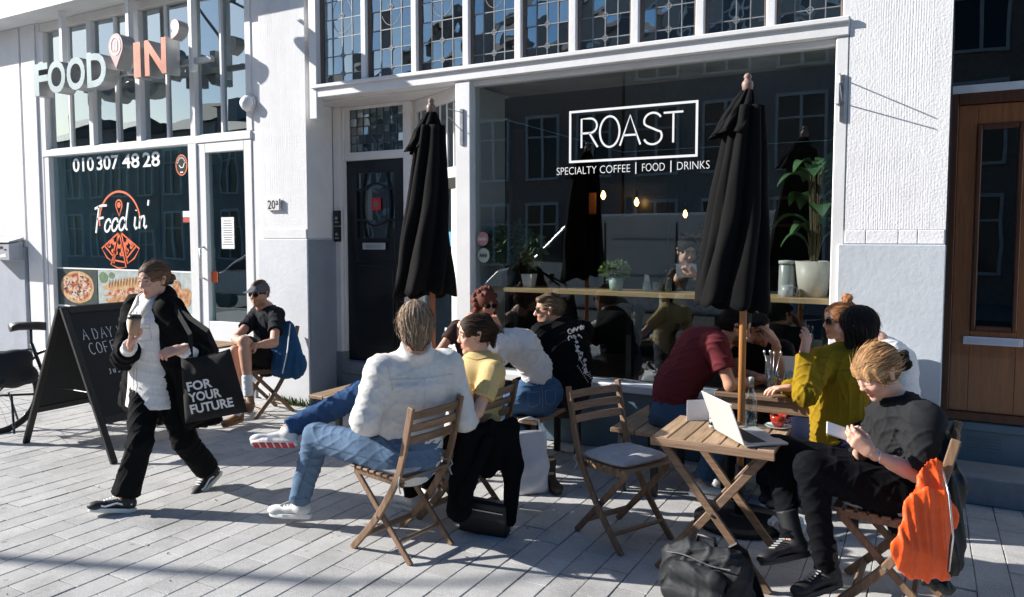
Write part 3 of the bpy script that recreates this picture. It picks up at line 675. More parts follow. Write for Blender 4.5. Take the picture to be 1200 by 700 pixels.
b = MB(); b.box(-5.433, -5.30, DY+.0, DY+.05, .43, 2.553); b.box(-4.80, -4.667, DY, DY+.05, .43, 2.553); b.box(-5.30, -4.80, DY, DY+.05, .43, 1.74); b.box(-5.30, -4.80, DY, DY+.05, 2.42, 2.553); b.build('leaf', M_door, hd, bevel=.004)
b = MB(); b.box(-5.33, -4.77, DY-.012, DY-.001, .55, 1.50); b.box(-5.29, -4.81, DY-.022, DY-.013, .60, 1.45); b.build('lower_panel', M_door, hd, bevel=.006)
# curved glazing bars of the upper part
b = MB()
for X in (-5.19, -4.91): b.ribbon([(X+(.05*math.cos((z-2.08)/.34*PI/2)*(-1 if X < -5.05 else 1)), DY+.02, z) for z in np.linspace(1.74, 2.42, 15)], .024, .03, (0, 1, 0))
for z in (1.93, 2.25): b.ribbon([(X, DY+.021, z+(.06*math.cos((X+5.05)/.16*PI/2) if abs(X+5.05) < .16 else 0)*(1 if z > 2 else -1)) for X in np.linspace(-5.30, -4.80, 21)], .024, .03, (0, 1, 0))
b.build('glazing_bars', M_door, hd)
for (xa, xb) in ((-5.30, -5.19), (-5.19, -4.91), (-4.91, -4.80)):
    for (za, zb) in ((1.74, 1.93), (1.93, 2.25), (2.25, 2.42)):
        t1 = rng.gauss(0, .003); pm = MB(); pm.add([(xa, DY+.03+t1, za), (xb, DY+.03-t1, za), (xb, DY+.03-t1, zb), (xa, DY+.03+t1, zb)], [(0,1,2,3)]); pm.build('pane', G_door, hd, fix=False)
b = MB(); b.box(-5.105, -4.985, DY+.005, DY+.012, 2.03, 2.16); b.build('red_notice', mat('red_notice', (.55, .02, .03), .5), hd, bevel=.004)
b = MB(); b.box(-5.075, -5.015, DY+.002, DY+.004, 2.065, 2.125); b.ribbon([(-5.07, DY+.001, 2.12), (-5.02, DY+.001, 2.07)], .01, .002, (0, 1, 0)); b.build('notice_mark', mat('notice_grey', (.25, .12, .12), .5), hd)
b = MB(); b.box(-5.20, -4.90, DY-.035, DY-.024, 1.62, 1.69); sl = b.build('letter_slot', mat('slot_steel', (.55, .56, .56), .4, .1, metal=.7), hd, bevel=.003)
b = MB(); b.box(-5.15, -4.95, DY-.038, DY-.0355, 1.638, 1.668); b.build('flap', M_metal, sl, bevel=.002)
ic = empty('intercom', (-5.47, DY-.1, 1.7), label='black intercom with two panels on the white door post', cat='intercom')
for za, zb in ((1.70, 1.86), (1.87, 2.03)):
    b = MB(); b.box(-5.53, -5.44, FY+.36, FY+.385, za, zb); o_ = b.build('panel', M_black, ic, bevel=.004)
    b = MB(); b.lathe([(.016, 0), (.016, .006)], (-5.485, FY+.36, (za+zb)/2), 12, (0, -1, 0)); b.box(-5.51, -5.46, FY+.357, FY+.36, za+.03, za+.045); b.build('button', M_metal, o_)
b = MB(); b.box(-5.43, -4.66, DY-.12, DY+.2, .30, .425); b.build('threshold', M_stone, cafe, bevel=.006)
b = MB(); b.box(-5.43, -3.75, DY-.45, DY+.6, .0, .16); b.build('entrance_step', M_stone, cafe, bevel=.008)
b = MB(); b.box(-5.43, -4.2, DY-.11, DY+.6, .16, .298); b.build('entrance_step', M_stone, cafe, bevel=.008)
# splayed cafe entrance on the right of the recess
e0 = Vector((-4.58, 6.25, 0)); e1 = Vector((-3.74, FY+.06, 0)); ed = (e1-e0); el_ = ed.length; ed.normalize(); en = Vector((ed.y, -ed.x, 0))
def splay(mb, u0, u1, z0, z1, d0=0., d1=.06):
    vs = []
    for z in (z0, z1):
        for u, d in ((u0, d0), (u1, d0), (u1, d1), (u0, d1)): p = e0+ed*u-en*d; vs.append((p.x, p.y, z))
    mb.add(vs, [(0,3,2,1),(4,5,6,7),(0,1,5,4),(1,2,6,5),(2,3,7,6),(3,0,4,7)])
ce = empty('cafe_entrance', parent=cafe); ce.location = Vector((-4.2, 6.0, .16))-cafe.location
b = MB(); splay(b, 0, .07, .16, 3.118); splay(b, el_-.07, el_, .16, 3.118); splay(b, .07, el_-.07, 3.0, 3.118); splay(b, .07, el_-.07, 2.30, 2.40); b.build('frame', M_cream, ce, bevel=.004)
b = MB(); splay(b, .07, el_-.07, 2.40, 3.0, .03, .034); b.build('upper_pane', G_door, ce)
b = MB()
for u in np.linspace(.14, el_-.14, 6): splay(b, u-.008, u+.008, 2.40, 3.0, .018, .029)
b.build('glazing_bars', M_white, ce)
b = MB(); splay(b, .08, .18, .17, 2.20, .01, .05); splay(b, el_-.18, el_-.08, .17, 2.20, .01, .05); splay(b, .18, el_-.18, .17, .62, .01, .05); b.build('door_leaf', M_white, ce, bevel=.004)
b = MB(); splay(b, .07, el_-.07, 2.20, 2.30, .005, .055); b.build('top_rail', M_black, ce)
b = MB(); splay(b, .18, el_-.18, .62, 2.20, .028, .033); b.build('pane', G_big, ce)
b = MB(); splay(b, el_-.36, el_-.20, 1.66, 1.80, .024, .026); b.build('sticker', mat('blue_sticker', (.08, .3, .45), .5), ce)
b = MB(); splay(b, el_-.34, el_-.20, .70, .88, .024, .026); b.build('notice', M_vinyl, ce)
# ------- large window
bw = empty('cafe_window', parent=cafe); bw.location = Vector((-2.1, FY, .5))-cafe.location
b = MB(); b.box(-3.735, -3.575, FY-.02, FY+.14, 0, 3.134); b.build('frame_post', M_white, bw, bevel=.008)
b = MB(); b.box(-.585, -.50, FY-.02, FY+.14, .5, 3.134); b.build('frame_post', M_white, bw, bevel=.008)
b = MB(); b.box(-3.574, -.586, FY+.02, FY+.12, 3.09, 3.134); b.build('head', M_white, bw, bevel=.004)
b = MB(); b.box(-3.574, -.50, FY-.06, FY+.14, .495, .56); b.build('sill', M_white, bw, bevel=.008)
GY = FY+.07
b = MB(); b.add([(-3.574, GY, .56), (-.586, GY, .56), (-.586, GY, 3.09), (-3.574, GY, 3.09)], [(0,1,2,3)]); b.build('pane', G_big, bw)
b = MB(); b.box(-3.735, -.50, FY+.0, FY+.3, 0, .494); b.build('base', M_blue, cafe, bevel=.004)
# lettering ROAST in a thin box
ty = GY-.002
b = MB()
bx0, bx1 = atY(667, 160, ty)[0], atY(818, 150, ty)[0]; bz0, bz1 = (atY(667, 192, ty)[2]+atY(818, 183, ty)[2])/2, (atY(667, 131, ty)[2]+atY(818, 117, ty)[2])/2
LW = .019
b.box(bx0, bx1, ty-.001, ty, bz1-LW, bz1); b.box(bx0, bx1, ty-.001, ty, bz0, bz0+LW); b.box(bx0, bx0+LW, ty-.001, ty, bz0+LW, bz1-LW); b.box(bx1-LW, bx1, ty-.001, ty, bz0+LW, bz1-LW)
b.build('lettering_box', M_vinyl, bw)
circ = lambda cx, cy, rx, ry, a, c, n=14: [(cx+rx*math.cos(t), cy+ry*math.sin(t)) for t in np.linspace(R(a), R(c), n)]
GL = {'R': [[(0,0),(0,1),(.30,1)]+circ(.30,.75,.25,.25,90,-90)+[(0,.5)], [(.28,.5),(.58,0)]],
      'O': [circ(.34,.5,.34,.52,0,360,36)],
      'A': [[(0,0),(.33,1),(.66,0)], [(.12,.34),(.54,.34)]],
      'S': [circ(.29,.75,.27,.27,25,200,14)+[(.10,.60),(.45,.42)]+circ(.29,.25,.28,.27,30,-160,14)],
      'T': [[(-.04,.985),(.64,.985)], [(.30,0),(.30,.97)]]}
for ch, pxl, pxr in zip('ROAST', (681.5, 703, 726.5, 754, 777.5), (700.5, 726, 750.5, 775.5, 800.5)):
    b = MB(); xa, xb = atY(pxl, 160, ty)[0], atY(pxr, 158, ty)[0]; wl = {'R': .58, 'O': .68, 'A': .66, 'S': .57, 'T': .68}[ch]
    strokes(b, GL[ch], (xa+(.04*(xb-xa)/wl if ch == 'T' else 0), ty-.001, bz0+.120), (1, 0, 0), (0, 0, 1), .016, (0, 1, 0), .001, (xb-xa)/wl, .238)
    b.build('letter', M_vinyl, bw)
tz_ = 2.275
for txt, xa, xb in (('SPECIALTY', 652.5, 699), ('COFFEE', 703, 738.5), ('FOOD', 752.5, 779), ('DRINKS', 793.5, 831.5)):
    b = MB(); x_a, x_b = atY(xa, 200, ty)[0], atY(xb, 197, ty)[0]; place_text(b, txt, (x_a, ty-.001, tz_), (1, 0, 0), (0, 0, 1), .062, x_b-x_a, offset=-.012); b.build('lettering_word', M_vinyl, bw)
for xa in (745.2, 786.3):
    b = MB(); X = atY(xa, 196, ty)[0]; b.box(X-.004, X+.004, ty-.002, ty-.001, tz_-.016, tz_+.075); b.build('lettering_bar', M_vinyl, bw)
for (X, z, c, r_) in ((-3.50, 1.735, (.62, .30, .27), .06), (-3.49, 1.585, (.55, .62, .50), .062)):
    b = MB(); disc(b, X, z, r_, r_*1.05, ty-.001, 24, wob=.02); o_ = b.build('round_sticker', mat('sticker_%d' % int(z*100), c, .5), bw)
    b = MB()
    for k in range(4): b.ribbon([(X-.04+.02*k, ty-.003, z-.02), (X-.035+.02*k, ty-.003, z+.02), (X-.025+.02*k, ty-.003, z-.01)], .008, .001, (0, 1, 0))
    b.build('sticker_print', M_black if z < 1.65 else M_vinyl, o_)
# ------- cafe interior
ci = empty('interior_room', parent=cafe); ci.location = Vector((-1.8, FY+2, .3))-cafe.location
IX0, IX1, IY1 = -4.4, .05, FY+6
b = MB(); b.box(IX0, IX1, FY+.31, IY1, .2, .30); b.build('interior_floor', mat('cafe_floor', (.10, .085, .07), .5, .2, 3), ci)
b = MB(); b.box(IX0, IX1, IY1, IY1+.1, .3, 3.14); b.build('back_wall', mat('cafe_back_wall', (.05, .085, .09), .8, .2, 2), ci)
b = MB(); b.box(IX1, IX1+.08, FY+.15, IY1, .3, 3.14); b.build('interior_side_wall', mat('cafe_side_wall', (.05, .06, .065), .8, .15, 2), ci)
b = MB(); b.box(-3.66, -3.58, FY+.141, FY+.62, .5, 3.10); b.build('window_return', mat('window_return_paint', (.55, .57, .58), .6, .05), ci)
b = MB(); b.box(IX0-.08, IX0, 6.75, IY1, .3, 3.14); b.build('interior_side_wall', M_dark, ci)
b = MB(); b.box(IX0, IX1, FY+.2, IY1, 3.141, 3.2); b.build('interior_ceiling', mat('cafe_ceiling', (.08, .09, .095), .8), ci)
b = MB(); b.box(-3.56, -2.7, FY+3.0, FY+3.06, .3, 2.4); b.box(-3.60, -3.54, FY+.63, FY+.70, .3, 2.45); b.build('dark_screen', M_black, ci)
b = MB(); b.box(-3.2, -.8, FY+4.2, FY+4.9, .3, 1.35); b.build('bar_counter', mat('bar_front', (.05, .045, .04), .5), ci, bevel=.01)
b = MB(); b.box(-3.0, -.4, IY1-.3, IY1-.02, 1.9, 1.94); b.box(-3.0, -.4, IY1-.3, IY1-.02, 2.3, 2.34); b.build('wall_shelf', M_shelf, ci)
for X, Y_, z0_, z1_ in ((atY(581, 210, FY+1.5)[0], FY+1.5, 2.15, 2.65), (atY(690, 235, FY+2.6)[0], FY+2.6, 2.02, 2.28), (atY(733, 240, FY+3.0)[0], FY+3.0, 2.0, 2.24)):
    b = MB(); b.box(X, X+.09, Y_, Y_+.03, z0_, z1_); b.build('copper_sconce', mat('copper', (.62, .26, .12), .3, .15, 8, metal=.9), ci, bevel=.004)
b = MB(); b.box(-2.9, -2.2, FY+4.25, FY+4.75, 1.35, 1.80); b.box(-2.85, -2.25, FY+4.2, FY+4.25, 1.55, 1.70); b.build('espresso_machine', M_chrome, ci, bevel=.02)
b = MB(); b.box(-3.50, -.59, GY+.015, GY+.40, 1.262, 1.30); b.build('window_counter', M_shelf, ci, bevel=.003)
for X in (-3.3, -2.2, -1.1):
    b = MB(); b.box(X-.025, X+.025, GY+.25, GY+.30, .31, 1.26); b.build('counter_leg', M_black, ci)
# ------- pier on the right
b = MB(); b.box(-.498, .115, FY-.012, FY+.5, 1.702, 4.6); b.build('pier', M_render, cafe)
ribbed(-.497, .114, 1.80, 4.5, FY-.020, cafe, 'pier_render', amp=.0015, pitch=.0145, seed=9, nx=260)
xx = -.496
for w_ in (.135, .20, .115, .158):
    b = MB(); b.box(xx, xx+w_-.003, FY-.026, FY-.0125, 1.704, 1.797); b.build('block', M_render, cafe, bevel=.004); xx += w_
b = MB(); b.box(-.535, .12, FY-.045, FY+.5, 0, 1.700); b.build('pier_base', M_greylow, cafe, bevel=.006)
# latch bracket on window frame and one on the left post
for (X, z, lab) in ((-.535, 2.72, 'small metal awning bracket on the white frame beside the ribbed pier'), (-3.66, 2.74, 'small metal awning bracket on the white post beside the cafe entrance')):
    br = empty('awning_bracket', (X, FY-.02, z), label=lab, cat='bracket')
    b = MB(); b.box(X-.017, X+.017, FY-.034, FY-.021, z-.17, z+.15); b.build('plate', M_metal, br, bevel=.002)
    b = MB(); b.tube([(X, FY-.03, z+.12), (X+.0, FY-.23, z+.12)], .004, 6); b.tube([(X, FY-.03, z-.04), (X+.0, FY-.23, z+.05)], .004, 6); b.build('arm', M_metal, br)
jb = MB(); jb.box(-.582, -.553, FY-.045, FY-.021, 2.67, 2.82); tag(jb.build('junction_box', M_white, bevel=.004), 'small white junction box on the right frame of the cafe window', 'junction box')

# ================================================================== right: brown door
rh = empty('neighbour_house', (.7, FY+.3, 0), label='house entrance with varnished brown wooden door above a blue painted base', cat='building')
RY = 6.10
b = MB(); b.box(.125, 3.2, RY-.02, RY+.1, 2.735, 2.79); b.build('transom_sill', mat('pale_rail', (.5, .55, .6), .4), rh, bevel=.004)
b = MB(); b.add([(.12, RY+.05, 2.79), (3.2, RY+.05, 2.79), (3.2, RY+.05, 4.6), (.12, RY+.05, 4.6)], [(0,1,2,3)]); b.build('transom_pane', glass_mat('dark_transom_glass', (.05, .07, .09), 1.6, .001, 2.), rh)
b = MB(); b.box(.1, 3.2, RY+1.0, RY+1.1, .4, 4.6); b.build('hall_wall', M_dark, rh)
b = MB(); b.box(1.35, 3.2, FY, FY+.6, 0, 4.6); b.build('pier', M_render, rh)
b = MB(); b.box(.12, 3.2, RY-.3, RY+.1, 4.601, 8.5); b.build('upper_wall', M_render, rh)
bd = empty('brown_door', parent=rh); bd.location = Vector((.7, RY, .46))-rh.location
b = MB(); b.box(.125, .175, RY-.02, RY+.06, .45, 2.734); b.box(.175, 1.25, RY-.02, RY+.06, 2.66, 2.734); b.box(1.25, 1.35, RY-.02, RY+.06, .45, 2.734); b.build('frame', M_browndk, bd, bevel=.004)
b = MB(); b.box(.178, .29, RY+.005, RY+.05, .53, 2.655); b.box(.56, 1.248, RY+.005, RY+.05, .53, 2.655); b.box(.29, .56, RY+.005, RY+.05, .53, 1.10); b.box(.29, .56, RY+.005, RY+.05, 2.52, 2.655); b.build('leaf', M_brown, bd, bevel=.003)
b = MB(); b.box(.29, .32, RY-.012, RY+.03, 1.10, 2.52); b.box(.53, .56, RY-.012, RY+.03, 1.10, 2.52); b.box(.32, .53, RY-.012, RY+.03, 1.10, 1.135); b.box(.32, .53, RY-.012, RY+.03, 2.485, 2.52); b.build('glass_bead', M_browndk, bd, bevel=.006)
b = MB(); b.add([(.32, RY+.015, 1.13), (.53, RY+.015, 1.13), (.53, RY+.015, 2.49), (.32, RY+.015, 2.49)], [(0,1,2,3)]); b.build('pane', glass_mat('dark_glass', (.06, .08, .09), 1.6, .0003, 3.), bd)
b = MB(); b.box(.25, .60, RY-.016, RY+.004, 1.005, 1.06); sl = b.build('letter_slot', mat('slot_pale', (.55, .60, .70), .4, .05), bd, bevel=.003)
b = MB(); b.box(.275, .575, RY-.019, RY-.0165, 1.017, 1.048); b.build('flap', mat('slot_pale2', (.45, .50, .60), .4, .05), sl, bevel=.002)
b = MB(); b.box(.13, 1.35, RY-.035, RY+.06, .47, .528); b.build('weather_bar', M_browndk, bd, bevel=.006)
b = MB(); b.box(.12, 1.35, RY-.01, RY+.2, .17, .468); b.build('base', M_blue, rh, bevel=.005)
b = MB(); b.box(.123, 1.35, RY-.03, RY-.0105, .40, .462); b.build('base_moulding', M_blue, rh, bevel=.006)
for k in range(5):
    b = MB(); b.box(.30, .50, RY-.017, RY-.0105, .265+k*.022, .274+k*.022); b.build('vent_slat', M_blue, rh, bevel=.002)
b = MB(); b.box(.122, 1.5, FY-.07, RY-.011, .0, .185); b.build('stone_step', M_stone, rh, bevel=.012, segs=2)

# ================================================================== behind the camera: the other side of the street (seen mirrored in the glass)
M_brick = mat('dark_brick', (.25, .215, .20), .85, .3, 9, .004, 60); M_brick2 = mat('grey_brick', (.29, .28, .27), .85, .3, 9, .004, 60)
M_roof = mat('roof_tiles', (.06, .045, .04), .8, .3, 9)
G_far = mat('far_window_glass', (.03, .04, .05), .08, .1)
def far_house(x0, x1, h, mt, lab, nwin, flat=False):
    y = -11.
    r_ = empty('town_house', ((x0+x1)/2, y, 0), label=lab, cat='house', group='houses across the street')
    b = MB(); b.box(x0, x1, y-8, y, -.15, h); b.build('wall', mt, r_)
    b = MB()
    if flat: b.box(x0, x1, y-8, y+.25, h, h+.35)
    else: b.prism([(y+.3, h), (y-4, h+1.6), (y-8.3, h)], x0, x1, 0)
    rf = b.build('roof', M_roof, r_)
    b = MB(); b.box(x0+.6, x0+1.3, y-3, y-2.2, h, h+2.0); b.build('chimney', mt, rf)
    step = (x1-x0)/nwin
    for i in range(nwin):
        for j in range(int((h-.6)//2.9)):
            cx = x0+(i+.5)*step; z0_ = .9+j*2.9; w_ = step*.29; door = (j == 0 and i == nwin-1)
            if door: z0_ = .1
            wn_ = empty('window', parent=r_); wn_.location = (cx-(x0+x1)/2, 0, z0_)
            f = MB()
            for a, c in ((-w_-.08, -w_), (w_, w_+.08), (-.04, .04)): f.box(cx+a, cx+c, y+.0, y+.10, z0_-.08, z0_+1.9)
            f.box(cx-w_-.08, cx+w_+.08, y+.001, y+.14, z0_-.16, z0_-.08); f.box(cx-w_-.08, cx+w_+.08, y+.001, y+.11, z0_+1.9, z0_+2.0); f.box(cx-w_, cx+w_, y+.01, y+.09, z0_+1.25, z0_+1.31)
            f.build('frame', mat('far_frame_paint', (.55, .57, .58), .5), wn_)
            p = MB(); p.box(cx-w_, cx+w_, y-.02, y+.03, z0_-.08, z0_+1.9); p.build('pane', G_far, wn_)
far_house(-46, -38.5, 6.9, M_brick2, 'grey brick house across the street, furthest left', 4)
far_house(-38.4, -31.0, 6.6, M_brick, 'red brick house with low roof across the street, second from left', 4, True)
far_house(-30.9, -23.5, 6.4, M_brick2, 'grey brick house with chimney across the street, third from left', 4)
far_house(-23.4, -16.0, 6.9, M_brick, 'dark red brick house across the street, fourth from left', 4)
far_house(-15.9, -8.5, 8.6, M_brick, 'tall dark red brick house across the street, behind the van', 4)
far_house(-8.4, 0, 10.6, M_brick2, 'tallest grey brick house across the street', 4, True)
far_house(.1, 8, 10.2, M_brick, 'dark red brick house across the street, right of the tallest', 4)
far_house(8.1, 16, 9.6, M_brick2, 'grey brick house across the street, at far right', 4)
# parked van
van = empty('parked_van', (-4.9, -2.9, -.12), label='light grey panel van parked at the kerb, mirrored in the cafe window', cat='van')
vp = [(-8.2, .35), (-8.25, .75), (-7.9, 1.05), (-7.2, 1.2), (-6.35, 1.98), (-5.9, 2.18), (-2.1, 2.22), (-2.0, 2.1), (-2.0, .3)]
b = MB(); b.prism([(u, v) for u, v in vp], -3.75, -2.05, 1); b.build('body', mat('van_paint', (.50, .53, .55), .25, .05, 2, coat=.6), van, bevel=.09, segs=3)
b = MB(); b.prism([(-7.05, 1.25), (-6.30, 1.90), (-5.55, 1.90), (-5.55, 1.22)], -2.06, -2.035, 1); b.build('side_window', mat('van_glass', (.02, .025, .03), .05), van)
b = MB(); b.box(-8.1, -2.05, -2.05, -2.03, .62, .70); b.build('side_strip', M_black, van)
for X in (-5.45, -4.05, -2.55):
    b = MB(); b.box(X-.012, X+.012, -2.052, -2.030, .45, 2.02); b.build('door_seam', M_black, van)
for z in (1.02, 1.72):
    b = MB(); b.box(-5.3, -2.1, -2.056, -2.030, z-.02, z+.02); b.build('body_crease', mat('van_crease', (.22, .24, .25), .4), van)
b = MB(); b.box(-5.40, -5.20, -2.075, -2.04, 1.12, 1.17); b.build('door_handle', M_black, van)
b = MB(); b.box(-6.95, -6.70, -2.28, -2.04, 1.25, 1.52); b.build('mirror', M_black, van, bevel=.02)
for X in (-7.2, -3.0):
    for Y in (-2.2, -3.6):
        b = MB(); b.lathe([(.18, -.1), (.33, -.1), (.345, -.07), (.345, .07), (.33, .1), (.18, .1)], (X, Y, .225), 24, (0, 1, 0)); wh = b.build('wheel', M_black, van)
        b = MB(); b.lathe([(.0, -.085), (.19, -.09), (.19, .09), (0, .085)], (X, Y, .225), 20, (0, 1, 0)); b.build('rim', M_chrome, wh)
carx = empty('parked_car', (-14.6, -2.6, -.12), label='silver estate car parked at the kerb ahead of the van', cat='car')
b = MB(); b.prism([(-16.9, .3), (-16.95, .7), (-16.0, .85), (-15.2, 1.3), (-13.4, 1.32), (-12.6, .9), (-12.4, .75), (-12.4, .3)], -3.4, -1.75, 1); b.build('body', mat('car_paint', (.5, .52, .55), .25, .05, 2, coat=.6), carx, bevel=.08, segs=3)
b = MB(); b.prism([(-15.8, .9), (-15.1, 1.22), (-13.5, 1.24), (-12.9, .92)], -1.765, -1.735, 1); b.build('side_window', mat('van_glass', (.02, .025, .03), .05), carx)
for X in (-16.0, -13.3):
    for Y in (-1.9, -3.25):
        b = MB(); b.lathe([(.17, -.09), (.30, -.09), (.31, .0), (.30, .09), (.17, .09)], (X, Y, .19), 24, (0, 1, 0)); wh = b.build('wheel', M_black, carx)
        b = MB(); b.lathe([(.0, -.085), (.18, -.085), (.18, .085), (0, .085)], (X, Y, .19), 20, (0, 1, 0)); b.build('rim', M_chrome, wh)

# street lamp further up the kerb; its shadow falls across the paving
sl_ = empty('street_lamp', (-13.6, -1.2, 0), label='tall grey street lamp standing up the street at the kerb', cat='street lamp')
M_post = mat('lamp_post_grey', (.12, .13, .13), .5, .1, 5)
b = MB(); b.tube([(-13.6, -1.2, 0), (-13.6, -1.2, .9), (-13.6, -1.2, 6.0)], [.09, .06, .045], 12); b.build('post', M_post, sl_, smooth=True)
b = MB(); b.tube([(-13.6, -1.2, 5.9), (-13.6, -1.1, 6.3), (-13.55, -.5, 6.75), (-13.5, .3, 6.85)], .03, 8); b.build('arm', M_post, sl_, smooth=True)
b = MB(); b.prism([(.2, 6.82), (.95, 6.86), (.95, 6.92), (.2, 6.95)], -13.6, -13.4, 0); b.build('lantern', M_post, sl_, bevel=.02)
# ================================================================== PEOPLE: continuous surfaces from smooth-blended limbs
F32 = np.float32
def V3(*a): return np.array(a if len(a) == 3 else a[0], float)
def nrm(v): v = np.array(v, float); return v/np.linalg.norm(v)
def cone(a, b, ra, rb, n=None, s=1., k=.02, col=0, fa=False, fb=False, neg=False):
    return dict(t='c', a=V3(a), b=V3(b), ra=ra, rb=rb, n=None if n is None else nrm(n), s=s, k=k, col=col, fa=fa, fb=fb, neg=neg)
def ell(c, r, R_=None, k=.02, col=0, neg=False):
    return dict(t='e', c=V3(c), r=V3(r) if hasattr(r, '__len__') else V3(r, r, r), R=R_, k=k, col=col, neg=neg)
def sd(p, P):
    if p['t'] == 'c':
        q = P-p['a']; ab = p['b']-p['a']; L2 = ab@ab+1e-12
        h = (q@ab)/L2; hc = np.clip(h, 0, 1)
        v = q-hc[:, None]*ab
        if p['n'] is not None:
            dn = v@p['n']; v = v+np.outer(dn*(1/p['s']-1), p['n'])
        d = np.sqrt((v*v).sum(1))-(p['ra']+(p['rb']-p['ra'])*hc)
        if p['n'] is not None: d = d*(.5+.5*p['s'])
        L = math.sqrt(L2)
        if p['fb']: d = np.maximum(d, (h-1)*L)
        if p['fa']: d = np.maximum(d, -h*L)
        return d
    q = P-p['c']
    if p['R'] is not None: q = q@p['R']
    k0 = np.sqrt(((q/p['r'])**2).sum(1)); k1 = np.sqrt(((q/p['r']**2)**2).sum(1))
    return k0*(k0-1)/np.maximum(k1, 1e-9)
def pbounds(p):
    if p['t'] == 'c':
        r = max(p['ra'], p['rb'])*max(1, p['s']); return np.minimum(p['a'], p['b'])-r, np.maximum(p['a'], p['b'])+r
    r = p['r'].max(); return p['c']-r, p['c']+r
def surface(prims, vox, disp=None, cut=None):
    """mesh (verts, quads) of the smooth union of the primitives, by surface nets"""
    pos = [p for p in prims if not p['neg']]
    B = [pbounds(p) for p in pos]; lo = np.min([b[0] for b in B], 0)-3*vox; hi = np.max([b[1] for b in B], 0)+3*vox
    n = np.ceil((hi-lo)/vox).astype(int)+1; ax = [lo[i]+vox*np.arange(n[i]) for i in range(3)]
    big = .06; D = np.full(n, big)
    for p in pos+[p for p in prims if p['neg']]:
        b0, b1 = pbounds(p); m = p['k']+3*vox
        i0 = np.maximum(np.floor((b0-m-lo)/vox).astype(int), 0); i1 = np.minimum(np.ceil((b1+m-lo)/vox).astype(int)+1, n)
        if (i1 <= i0).any(): continue
        sl = tuple(slice(i0[i], i1[i]) for i in range(3))
        g = np.stack(np.meshgrid(*[ax[i][i0[i]:i1[i]] for i in range(3)], indexing='ij'), -1)
        d = sd(p, g.reshape(-1, 3)).reshape(g.shape[:3]); o = D[sl]; k = p['k']
        if p['neg']:
            d = -d; h = np.maximum(k-np.abs(o-d), 0)/k; D[sl] = np.maximum(o, d)+h*h*k/4
        else:
            d = np.minimum(d, big); h = np.maximum(k-np.abs(o-d), 0)/k; D[sl] = np.minimum(o, d)-h*h*k/4
    if cut is not None:
        g = np.stack(np.meshgrid(*ax, indexing='ij'), -1).reshape(-1, 3)
        D = np.maximum(D, cut(g).reshape(D.shape))
    D[0], D[-1] = big, big; D[:, 0] = D[:, -1] = big; D[:, :, 0] = D[:, :, -1] = big
    Sg = D < 0; nx, ny, nz = D.shape
    corners = [(i, j, k) for i in (0, 1) for j in (0, 1) for k in (0, 1)]
    cs = [Sg[i:nx-1+i, j:ny-1+j, k:nz-1+k] for i, j, k in corners]
    any_ = np.logical_or.reduce(cs); all_ = np.logical_and.reduce(cs); act = np.argwhere(any_ & ~all_)
    acc = np.zeros((len(act), 3)); cnt = np.zeros(len(act))
    def val(o): return D[act[:, 0]+o[0], act[:, 1]+o[1], act[:, 2]+o[2]]
    for a in range(3):
        for u in (0, 1):
            for v in (0, 1):
                o0 = [0, 0, 0]; o0[(a+1) % 3] = u; o0[(a+2) % 3] = v; o1 = list(o0); o1[a] = 1
                d0, d1 = val(o0), val(o1); m = (d0 < 0) != (d1 < 0)
                t = np.where(m, d0/np.where(m, d0-d1, 1), 0)
                pt = np.repeat(np.array(o0, float)[None], len(act), 0); pt[:, a] += t
                acc += np.where(m[:, None], pt, 0); cnt += m
    V = lo+(act+acc/np.maximum(cnt, 1)[:, None])*vox
    vid = np.full((nx-1, ny-1, nz-1), -1); vid[tuple(act.T)] = np.arange(len(act))
    Q = []
    for a in range(3):
        b_, c_ = (a+1) % 3, (a+2) % 3
        s0 = [slice(None)]*3; s1 = [slice(None)]*3; s0[a] = slice(0, -1); s1[a] = slice(1, None)
        A, Bm = Sg[tuple(s0)], Sg[tuple(s1)]
        e = np.argwhere(A != Bm)
        if not len(e): continue
        flip = A[tuple(e.T)]
        def cell(db, dc): q = e.copy(); q[:, b_] += db; q[:, c_] += dc; return vid[tuple(q.T)]
        q = np.stack([cell(-1, -1), cell(0, -1), cell(0, 0), cell(-1, 0)], 1)
        q[~flip] = q[~flip][:, ::-1]; Q.append(q)
    Q = np.concatenate(Q)
    if disp is not None:
        N = vnormals(V, Q); V = V+N*disp(V)[:, None]
    return V, Q
def vnormals(V, Q):
    n = np.cross(V[Q[:, 2]]-V[Q[:, 0]], V[Q[:, 3]]-V[Q[:, 1]]); N = np.zeros_like(V)
    for i in range(4): np.add.at(N, Q[:, i], n)
    return N/np.maximum(np.linalg.norm(N, axis=1), 1e-12)[:, None]
def prim_colors(V, prims, pal, soft=.004):
    """per-vertex colour blended from the nearest primitives"""
    W_ = np.zeros(len(V)); Cc = np.zeros((len(V), 3))
    ds = [sd(p, V) for p in prims if not p['neg']]; ids = [p['col'] for p in prims if not p['neg']]; mn = np.min(ds, 0)
    for d, i in zip(ds, ids):
        w = np.exp(-np.clip((d-mn)/soft, 0, 30)); W_ += w; Cc += w[:, None]*np.array(pal[i])
    return Cc/W_[:, None]
